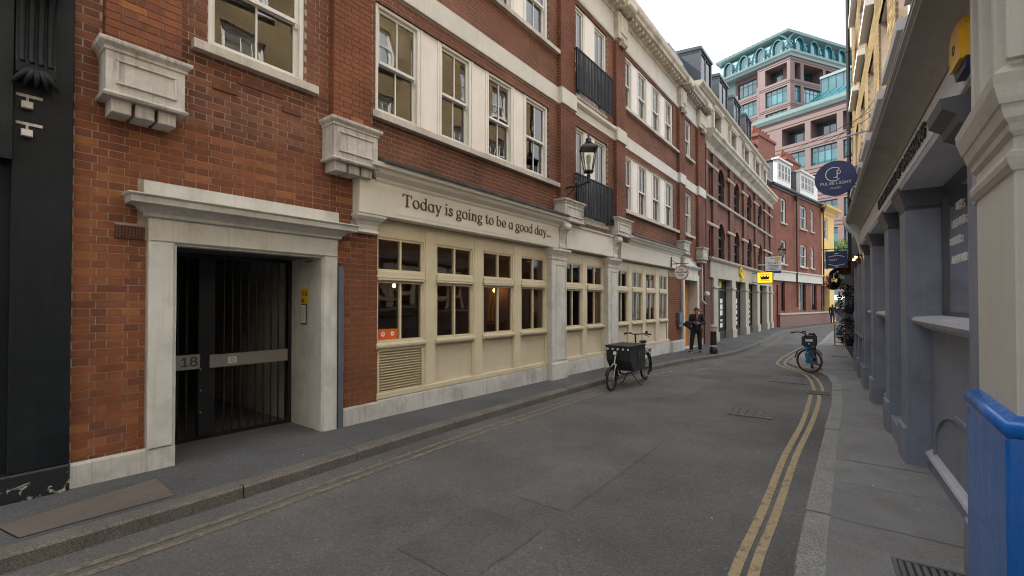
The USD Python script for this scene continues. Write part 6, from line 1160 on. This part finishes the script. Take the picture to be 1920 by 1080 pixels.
obj('box', MB().cbox(FCr, .38, 1.28, -.08, .08, pz0 - .36, pz0 + .36, .02), 'sign_black', t); obj('face', MB().box(FCr, .42, 1.24, .08, .085, pz0 - .32, pz0 + .32), 'sign_glow', t)
obj('crown', MB().poly(FCr, sg.Polygon([(.62, pz0 - .12), (1.04, pz0 - .12), (1.1, pz0 + .12), (.97, pz0 + .02), (.93, pz0 + .15), (.83, pz0 + .03), (.73, pz0 + .15), (.69, pz0 + .02), (.56, pz0 + .12)]), .085, .09), 'sign_black', t)
for z in (-.2, .2): obj('line', MB().box(FCr, .55, 1.1, .085, .088, pz0 + z - .015, pz0 + z + .015), 'sign_black', t)
obj('arm', MB().cyl(FCr.P(0, 0, pz0 + .3), FCr.P(.42, 0, pz0 + .3), .02).cyl(FCr.P(0, 0, pz0 - .3), FCr.P(.42, 0, pz0 - .3), .02), 'iron', t)
pm('sign_blue', (.03, .05, .25), .5)
FTo = Fr(FB.P(33.95, 0, 0), BNv, -BD); t = thing('letting_board', 'white TO LET board with yellow corner and blue foot strip over the far shops', 'sign', FTo.P(1, 0, 4.6)); b0, b1, y0, y1 = .55, 1.45, 3.75, 4.85
obj('board', MB().box(FTo, b0, b1, -.02, .02, y0, y1), 'sign_white', t); obj('foot_strip', MB().box(FTo, b0, b1, .02, .024, y0, y0 + .16), 'sign_blue', t); obj('yellow_corner', MB().box(FTo, b1 - .36, b1 - .06, .02, .024, y1 - .30, y1 - .05), 'sign_yellow', t)
lettering(FTo, 'TO LET', (b0 + b1) / 2 - text_width('TO LET', .15) / 2, .02, y0 + .6, .13, 'sign_blue', t, bold=True)
for z, w in ((.48, .7), (.40, .5), (.32, .6), (.24, .4), (.95, .35)): obj('text_line', MB().box(FTo, (b0 + b1) / 2 - w / 2 - (.2 if z > 1 else 0), (b0 + b1) / 2 + w / 2 - (.2 if z > 1 else 0), .02, .023, y0 + z, y0 + z + .035), 'number_grey', t)
obj('post', MB().box(FTo, 0, b0, -.03, .03, 4.3, 4.38).box(FTo, b0 - .03, b0, -.03, .03, 3.7, 4.9), 'white_paint', t)
lantern('wall_lantern', 'black lantern on the red brick corner above the letting board', FC, 37.55, 4.9, .7, 1.15)
# sandwich board
FAb = Up(Fr((15.08, 20.69), (.80, -.60), (-.60, -.80)), float(zp(15.08, 20.69)) - .06)
t = thing('sandwich_board', 'sandwich board with a colourful poster on the far right pavement', 'sandwich board', FAb.P(0, 0, 0)); pm('poster_pink', (.50, .33, .28), .6, .5, 6.); pm('poster_blue', (.10, .28, .40), .6, .4, 5.)
for sg_, nm in ((1, 'front'), (-1, 'back')):
    def q_(s, h, dep=0.): return FAb.P(s, sg_ * (.26 - .24 * h + dep), h)
    obj('panel', MB().add(np.array([q_(-.31, .12), q_(.31, .12), q_(.31, .95), q_(-.31, .95), q_(-.31, .12, -.02), q_(.31, .12, -.02), q_(.31, .95, -.02), q_(-.31, .95, -.02)]), [[0, 1, 2, 3], [7, 6, 5, 4], [0, 4, 5, 1], [2, 6, 7, 3], [0, 3, 7, 4], [1, 5, 6, 2]]), 'poster_pink', t)
    for s in (-.3, .3): obj('leg', MB().cyl(q_(s, .0), q_(s, .97), .016, n=6), 'wood_dark', t)
obj('poster', MB().add(np.array([FAb.P(s, .26 - .24 * h + .004, h) for s, h in ((-.24, .6), (-.02, .55), (-.0, .85), (-.2, .88))]), [[0, 1, 2, 3]], False), 'poster_blue', t); obj('poster', MB().add(np.array([FAb.P(s, .26 - .24 * h + .004, h) for s, h in ((-.26, .2), (.26, .2), (.26, .34), (-.26, .34))]), [[0, 1, 2, 3]], False), 'sign_white', t)
# ---------------------------------------------------------------- covers and gratings
def grate(name, label, c, dx, dy, w, l, nx, ny, dz, mat='cast_iron', cat='drain cover'):
    """cast cover: rim and raised cells"""
    d = np.array([dx, dy]) / math.hypot(dx, dy); F = Up(Fr(c, d, (-d[1], d[0])), 0); t = thing(name, label, cat, (*c, float(zr(*c)) + dz)); Z = lambda s, o: float(zp(*(np.array(c) + d * s + F.out[:2] * o))) - .12 + dz
    def slab(m, s0, s1, o0, o1, h):
        v = [[*(np.array(c) + d * s + F.out[:2] * o), Z(s, o) + k] for k in (0, h) for s, o in ((s0, o0), (s1, o0), (s1, o1), (s0, o1))]; m.add(np.array(v), [[3, 2, 1, 0], [4, 5, 6, 7], [0, 1, 5, 4], [1, 2, 6, 5], [2, 3, 7, 6], [3, 0, 4, 7]])
    m = MB(); slab(m, -l / 2, l / 2, -w / 2, w / 2, .004); obj('plate', m, 'iron', t)
    m = MB(); b = .025
    for a in ((-l / 2, l / 2, -w / 2, -w / 2 + b), (-l / 2, l / 2, w / 2 - b, w / 2), (-l / 2, -l / 2 + b, -w / 2 + b, w / 2 - b), (l / 2 - b, l / 2, -w / 2 + b, w / 2 - b)): slab(m, *a, .011)
    obj('rim', m, mat, t); m = MB()
    for i in range(nx):
        for j in range(ny):
            s0, o0 = -l / 2 + b + (l - 2 * b) * i / nx, -w / 2 + b + (w - 2 * b) * j / ny; slab(m, s0 + .008, s0 + (l - 2 * b) / nx - .008, o0 + .008, o0 + (w - 2 * b) / ny - .008, .010)
    obj('cells', m, mat, t, kind='stuff')
grate('road_cover', 'long ribbed iron cover in the road before the blue bicycle', (7.0, 11.5), .55, .83, .78, 1.35, 7, 10, .002, 'cast_iron', 'road cover')
grate('road_cover', 'small worn iron cover in the middle of the road', (4.07, 7.75), .55, .83, .66, .62, 4, 5, .002, 'cast_iron', 'road cover')
grate('gully_grate', 'kerbside iron gully grating where the thick yellow lines break off', (6.6, 9.62), .5, .86, .62, .42, 9, 1, .002)
grate('pavement_grate', 'slotted iron grating in the near right pavement', (2.72, 2.93), .56, .83, .42, .30, 1, 9, .066)
grate('pavement_cover', 'dark cover in the right pavement beyond the blue bicycle', (11.9, 16.5), .56, .83, .5, .4, 3, 3, .066)
for i, (x0, y0, l, dx, dy) in enumerate(((5.3, 13.1, .9, .75, .65), (6.4, 14.3, .9, .8, .6))):
    d = np.array([dx, dy]); d /= np.linalg.norm(d); obj('worn_marking', line_strip([(x0, y0), tuple(np.array([x0, y0]) + d * l)], .11, .005), 'line_white', label='worn white dash painted on the road, ' + ('nearer one' if i == 0 else 'farther one'), category='road marking')
for i, (x0, y0) in enumerate(((4.35, 12.45), (7.15, 15.1))):
    m = MB()
    for k in range(3):
        p = np.array([x0, y0]) + np.array([.72, .69]) * (k - 1) * .42; m.tm(trimesh.util.concatenate([trimesh.Trimesh(*line_strip([tuple(p + np.array([.2 * math.cos(a), .2 * math.sin(a)])) for a in np.linspace(0, 5.6, 14)], .06, .005).arrays(), process=False)]))
    obj('worn_marking', m, 'line_white', label='worn ring-shaped white marking by the left kerb, ' + ('beyond the cargo bicycle' if i == 0 else 'near the bollard'), category='road marking')
lr = np.random.default_rng(5); m = MB()
for k in range(260):
    x, y = lr.uniform(-2.4, 9), lr.uniform(2.6, 15)
    P_ = np.array([x, y]); o_ = P_ @ AN + 5.7
    if o_ < .2 or P_ @ RN > .6: continue
    onp = .06 if (P_ @ RN > -.02) else (.12 if o_ < .95 else 0); s = lr.uniform(.004, .013); a = lr.uniform(0, 3.1)
    v = [[x + s * math.cos(a + b) * (1 if i % 2 else .5), y + s * math.sin(a + b) * (1 if i % 2 else .5), float(zr(x, y)) + onp + .006 + (.003 if i % 2 else 0)] for i, b in enumerate((0, 1.57, 3.14, 4.71))]; m.add(np.array(v), [[0, 1, 2, 3]], False)
obj('litter', m, 'white_plain', kind='stuff', label='tiny pale specks of litter and gum on the road', category='litter')
# ---------------------------------------------------------------- people
pm('skin', (.42, .22, .15), .5, .06); pm('cloth_navy', (.012, .014, .022), .85, .25, 14., bump=.004, bscale=40); pm('cloth_black', (.010, .010, .012), .85, .25, 14., bump=.004, bscale=40); pm('hair_dark', (.03, .02, .014), .7, .4, 30., bump=.006, bscale=60); pm('scarf', (.42, .14, .07), .8, .2); pm('shirt_pale', (.45, .42, .40), .8, .1); pm('shoe_white', (.6, .6, .58), .6, .1); pm('denim', (.04, .06, .12), .85, .2)
def limb(chain, smooth_len=.025, it=8):
    """one continuous body: hulls of the spheres at the joints [(a, ra, b, rb)], joined, refined and smoothed"""
    ms = []
    for a, ra, b, rb in chain:
        A, B = m3.Manifold.sphere(ra, 14).translate([float(x) for x in a]), m3.Manifold.sphere(rb, 14).translate([float(x) for x in b]); ms.append(m3.Manifold.batch_hull([A, B]))
    M = m3.Manifold.batch_boolean(ms, m3.OpType.Add).refine_to_length(smooth_len).to_mesh(); t = trimesh.Trimesh(M.vert_properties[:, :3], M.tri_verts, process=True); trimesh.smoothing.filter_taubin(t, iterations=it); return t
def put(name, t, F, mat, parent, **kw):
    v = t.vertices; return obj(name, MB().add(F.P(v[:, 0], v[:, 1], v[:, 2]), t.faces), mat, parent, True, **kw)
def hand(w, dirn, side, curl):
    """palm and five bent fingers at wrist w, pointing along dirn; side = direction towards the thumb"""
    d = np.array(dirn, float); d /= np.linalg.norm(d); s = np.array(side, float); s -= d * (d @ s); s /= np.linalg.norm(s); n = np.cross(d, s) * curl
    c = [(w, .026, w + d * .05, .028), (w + d * .03 - s * .02, .017, w + d * .085 - s * .03, .014), (w + d * .03 + s * .02, .017, w + d * .085 + s * .03, .014)]
    for k, (o, l) in enumerate(((.03, .07), (.01, .078), (-.01, .073), (-.03, .058))):
        b = w + d * .085 + s * o; m = b + d * l * .5 + n * .012; e = m + d * l * .3 + n * .03; c += [(b, .009, m, .0085), (m, .0085, e, .0075)]
    b = w + d * .03 + s * .032; m = b + s * .025 + d * .028; c += [(b, .012, m, .0095), (m, .0095, m + d * .03 + n * .012, .008)]; return c
def person(name, label, F, pose):
    """local axes: s = the person's left, o = forwards, z up; height 1.7"""
    t = thing(name, label, 'person', F.P(0, 0, 0)); J = {k: np.array(v, float) for k, v in pose.items() if isinstance(v, tuple)}
    body = [(J['pel'], .12, J['chest'], .13), (J['chest'], .13, J['neck'], .06), (J['neck'], .052, J['head'] - [0, 0, .05], .055)]
    for s in 'lr':
        body += [(J['hip' + s], .085, J['knee' + s], .055), (J['knee' + s], .055, J['ank' + s], .04), (J['ank' + s], .04, J['toe' + s], .032), (J['sh' + s], .06, J['el' + s], .042), (J['el' + s], .04, J['wr' + s], .028), (J['chest'], .11, J['sh' + s], .058), (J['pel'], .11, J['hip' + s], .085)]
        body += hand(J['wr' + s], pose.get('hd' + s, (0, .3, -1)), pose.get('th' + s, (0, 1, 0)), pose.get('cu' + s, 1))
    h = J['head']; lk = np.array(pose.get('look', (0, 1, -.1)), float); lk /= np.linalg.norm(lk); sd = np.cross(lk, [0, 0, 1.]); sd /= np.linalg.norm(sd); up = np.cross(sd, lk)
    body += [(h + up * .035 - lk * .012, .083, h + up * .01 + lk * .012, .078), (h - up * .02 + lk * .015, .07, h - up * .085 + lk * .035, .042), (h + lk * .085 + up * .012, .011, h + lk * .103 - up * .022, .015), (h + sd * .03 + lk * .08 + up * .03, .014, h - sd * .03 + lk * .08 + up * .03, .014)]
    body += [(h + sd * k * .08 - up * .02, .012, h + sd * k * .083 + up * .018, .015) for k in (-1, 1)] + [(h - up * .055 + lk * .078 + sd * .018, .009, h - up * .055 + lk * .078 - sd * .018, .009)]
    put('body', limb(body, .016, 6), F, 'skin', t)
    m = MB()
    for k in (-1, 1): m.ball(F.P(*(h + sd * k * .031 + lk * .083 + up * .012)), .009, 1)
    obj('eyes', m, 'sign_black', t)
    hr = [(h + up * .075 - lk * .01, .075, h + up * .05 - lk * .035, .085), (h - lk * .05 + up * .0, .07, h - lk * .045 - up * .05, .055), (h + sd * .055 + up * .05, .045, h - sd * .055 + up * .05, .045), (h + up * .095 + lk * .055, .03, h + up * .085 - lk * .06, .05)]
    put('hair', limb(hr, .014, 3), F, 'hair_dark', t)
    jk = [(J['pel'] + [0, 0, -.03], .155, J['chest'], .165), (J['chest'], .155, J['neck'] - [0, 0, .02], .085)]
    for s in 'lr': jk += [(J['chest'] + [0, 0, .05], .13, J['sh' + s], .082), (J['sh' + s], .082, J['el' + s], .066), (J['el' + s], .064, J['wr' + s] + .12 * (J['el' + s] - J['wr' + s]), .048), (J['pel'] - [0, 0, .05], .13, J['hip' + s] + [0, 0, -.02], .105)]
    put('jacket', limb(jk, .022, 5), F, pose.get('jacket', 'cloth_navy'), t)
    tr = [(J['pel'] - [0, 0, .04], .13, J['pel'] - [0, 0, .08], .12)]
    for s in 'lr': tr += [(J['hip' + s], .108, J['knee' + s], .078), (J['knee' + s], .078, J['ank' + s] + [0, 0, .03], .062), (J['pel'] - [0, 0, .06], .115, J['hip' + s], .1)]
    put('trousers', limb(tr, .022, 5), F, pose.get('trousers', 'cloth_black'), t)
    for s in 'lr':
        put('shoe', limb([(J['ank' + s] - [0, .02, .02], .05, J['ank' + s] - [0, .03, .05], .045), (J['ank' + s] - [0, .03, .045], .045, J['toe' + s], .042)], .015, 3), F, 'cloth_black', t)
        a, b = J['ank' + s], J['toe' + s]; put('sole', limb([(np.array([a[0], a[1] - .04, .018]), .018, np.array([b[0], b[1] + .02, .018]), .018), (np.array([a[0] - .03, a[1], .018]), .018, np.array([b[0] - .025, b[1], .018]), .018), (np.array([a[0] + .03, a[1], .018]), .018, np.array([b[0] + .025, b[1], .018]), .018)], .02, 1), F, 'shoe_white', t)
    return t, J
pf = np.array([-.42, -.907]); PW = Up(Fr((6.96, 17.12), (-pf[1], pf[0]), pf), float(zp(6.96, 17.12)))        # faces the viewer; his left is on the picture's right
wm, J = person('person', 'walking man in dark jacket and trousers on the left pavement, looking at his hands', PW, dict(
    pel=(0, 0, .90), chest=(.01, .0, 1.24), neck=(.01, .02, 1.44), head=(.01, .05, 1.555), look=(-.05, 1, -.35), hipl=(.10, 0, .86), hipr=(-.10, 0, .86), kneel=(.11, -.02, .47), kneer=(-.15, .10, .48), ankl=(.12, -.10, .09), ankr=(-.19, .06, .085), toel=(.14, .06, .04), toer=(-.23, .22, .04),
    shl=(.19, -.0, 1.385), shr=(-.17, .0, 1.385), ell=(.27, -.02, 1.11), elr=(-.23, .02, 1.11), wrl=(.10, .24, 1.10), wrr=(-.06, .27, 1.12), hdl=(-.6, .6, .1), hdr=(.6, .6, .2), thl=(0, .3, 1), thr=(0, .3, 1), cul=-1, cur=1))
put('scarf', limb([(np.array([-.05, .05, 1.43]), .035, np.array([.07, .05, 1.43]), .035), (np.array([.02, .09, 1.42]), .03, np.array([.03, .14, 1.25]), .025), (np.array([-.03, -.05, 1.45]), .04, np.array([.05, -.05, 1.45]), .04)], .02, 2), PW, 'scarf', wm)
obj('phone', MB().box(PW, -.03, .05, .33, .34, 1.10, 1.22), 'sign_black', wm)
ct = thing('folded_coat', 'dark coat hanging over the right forearm of the walking man', 'coat', PW.P(-.3, .2, 1.05)); put('cloth', limb([(np.array([-.34, .16, 1.12]), .07, np.array([-.16, .24, 1.10]), .06), (np.array([-.42, .18, 1.06]), .05, np.array([-.28, .2, 1.02]), .08), (np.array([-.26, .2, 1.0]), .08, np.array([-.18, .2, .90]), .06)], .025, 4), PW, 'cloth_navy', ct)
pf2 = np.array([.6, .8]); P2 = Up(Fr((29.9, 42.3), (-pf2[1], pf2[0]), pf2), float(zp(29.9, 42.3)))
person('person', 'distant pedestrian in dark top at the street corner by the red plinth', P2, dict(jacket='cloth_black', trousers='denim', pel=(0, 0, .92), chest=(0, .02, 1.28), neck=(0, .02, 1.5), head=(0, .04, 1.62), hipl=(.1, 0, .88), hipr=(-.1, 0, .88), kneel=(.1, .12, .5), kneer=(-.1, -.02, .5), ankl=(.1, .2, .09), ankr=(-.1, -.2, .12), toel=(.11, .34, .05), toer=(-.1, -.06, .04), shl=(.19, 0, 1.44), shr=(-.19, 0, 1.44), ell=(.24, -.1, 1.17), elr=(-.24, .08, 1.17), wrl=(.24, -.02, .93), wrr=(-.22, .22, .97)))
# ---------------------------------------------------------------- the end of the street: parasol, pillar, trees
def zG(x, y): return float(zp(x, y)) - .05
pm('canvas_white', (.72, .72, .70), .8, .05); pm('canvas_green', (.05, .10, .08), .8, .1); pm('bark', (.08, .06, .045), .9, .3, 6., bump=.02, bscale=12)
def leafmat(name, c1, c2):
    MAT[name] = usdkit.material(stage, f'/World/Looks/{name}', {'g': ('geometry', {}), 'r': ('rgb_ramp', {'ramp': [c1, c2]}), 'd': ('principled_bsdf', {'roughness': .5, 'specular_ior_level': .4}), 't': ('translucent_bsdf', {}), 'm': ('mix_closure', {'fac': .35})},
        [('g.random_per_island', 'r.fac'), ('r.color', 'd.base_color'), ('r.color', 't.color'), ('d.BSDF', 'm.closure1'), ('t.BSDF', 'm.closure2')], surface='m.closure')
leafmat('leaf_dark', (.018, .045, .014), (.06, .10, .03)); leafmat('leaf_bright', (.08, .16, .02), (.20, .28, .05))
def parasol(x, y, h, r, mat, label):
    z = zG(x, y); t = thing('parasol', label, 'parasol', (x, y, z)); obj('pole', MB().cyl((x, y, z), (x, y, z + h), .03), 'iron', t); obj('base', MB().lathe((x, y, z), [(.3, 0), (.3, .06), (.05, .1)], 12), 'iron', t)
    n = 8; v = [[x, y, z + h]] + [[x + rr * math.cos(2 * math.pi * k / n), y + rr * math.sin(2 * math.pi * k / n), z + h - dz] for rr, dz in ((r * .5, .22), (r, .55), (r, .75)) for k in range(n)]
    f = [[0, 1 + k, 1 + (k + 1) % n] for k in range(n)]; q4 = [[1 + a * n + k, 1 + a * n + (k + 1) % n, 1 + (a + 1) * n + (k + 1) % n, 1 + (a + 1) * n + k] for a in (0, 1) for k in range(n)]; f += [[a, b, c] for a, b, c, d in q4] + [[a, c, d] for a, b, c, d in q4]
    obj('canopy', MB().add(np.array(v), f, False), mat, t)
parasol(38.2, 53.5, 2.9, 1.6, 'canvas_white', 'large white parasol at the far end of the street'); parasol(34.0, 47.2, 2.35, 1.0, 'canvas_green', 'dark green parasol by the distant street corner')
t = thing('street_cabinet', 'dark cabinet standing beyond the street corner under the parasols', 'street cabinet', (34.5, 47.6, zG(34, 47))); obj('body', MB().cbox(Up(Fr((34.6, 47.7), (.75, -.66), (-.66, -.75)), zG(34, 47)), -.4, .4, -.3, .3, 0, 1.35, .03), 'awning_navy', t); obj('door', MB().cbox(Up(Fr((34.6, 47.7), (.75, -.66), (-.66, -.75)), zG(34, 47)), -.34, .34, .3, .32, .1, 1.25, .01), 'grey_dark', t)
def tree(name, label, x, y, h, r, crown, leaf, n, seed, size):
    z = zG(x, y); t = thing(name, label, 'tree', (x, y, z), group='trees at the end of the street'); rr = np.random.default_rng(seed); m = MB().tube([(x, y, z - .2), (x + .05, y, z + h * .3), (x - .05, y + .05, z + h * .75)], [.16, .12, .05], 8); cl = []
    for k in range(11):
        d = rr.normal(size=3); d[2] = abs(d[2]) * .6 - .2; d /= np.linalg.norm(d); e = np.array([x, y, z + h * .68]) + d * np.array([r, r, r * 1.1]) * rr.uniform(.5, .95); m.tube([(x, y, z + h * rr.uniform(.4, .6)), (np.array([x, y, z + h * .6]) + e) / 2, e], [.05, .035, .012], 5); cl.append(e)
    obj('trunk', m, 'bark', t, True); V, Fc, k0 = [], [], 0
    for i, e in enumerate(cl):
        v, f = leaf_cloud(e, np.array([1, 1, .8]) * r * rr.uniform(.38, .6), n, size, seed * 50 + i); V.append(v); Fc.append(f + k0); k0 += len(v)
    obj('crown', MB().add(np.vstack(V), np.vstack(Fc), False), leaf, t)
tree('street_tree', 'dark leafy tree at the end of the street behind the yellow corner', 36.8, 49.6, 6.4, 2.3, 0, 'leaf_dark', 420, 3, .13)
tree('street_tree', 'bright green tree rising behind the hanging signs at the street end', 43.2, 58.5, 11.0, 2.4, 0, 'leaf_bright', 420, 4, .16)
t = thing('street_sign', 'pale sign post beside the red flowers at the street end', 'sign post', (26.0, 35.0, zG(26, 35))); obj('post', MB().cyl((26.0, 35.0, zG(26, 35)), (26, 35, 3.1), .045), 'grey_paint_pale', t); obj('plate', MB().box(Up(Fr((26, 34.93), (.8, -.6), (-.6, -.8)), 0), -.2, .2, 0, .01, 2.5, 3.0), 'sign_white', t)
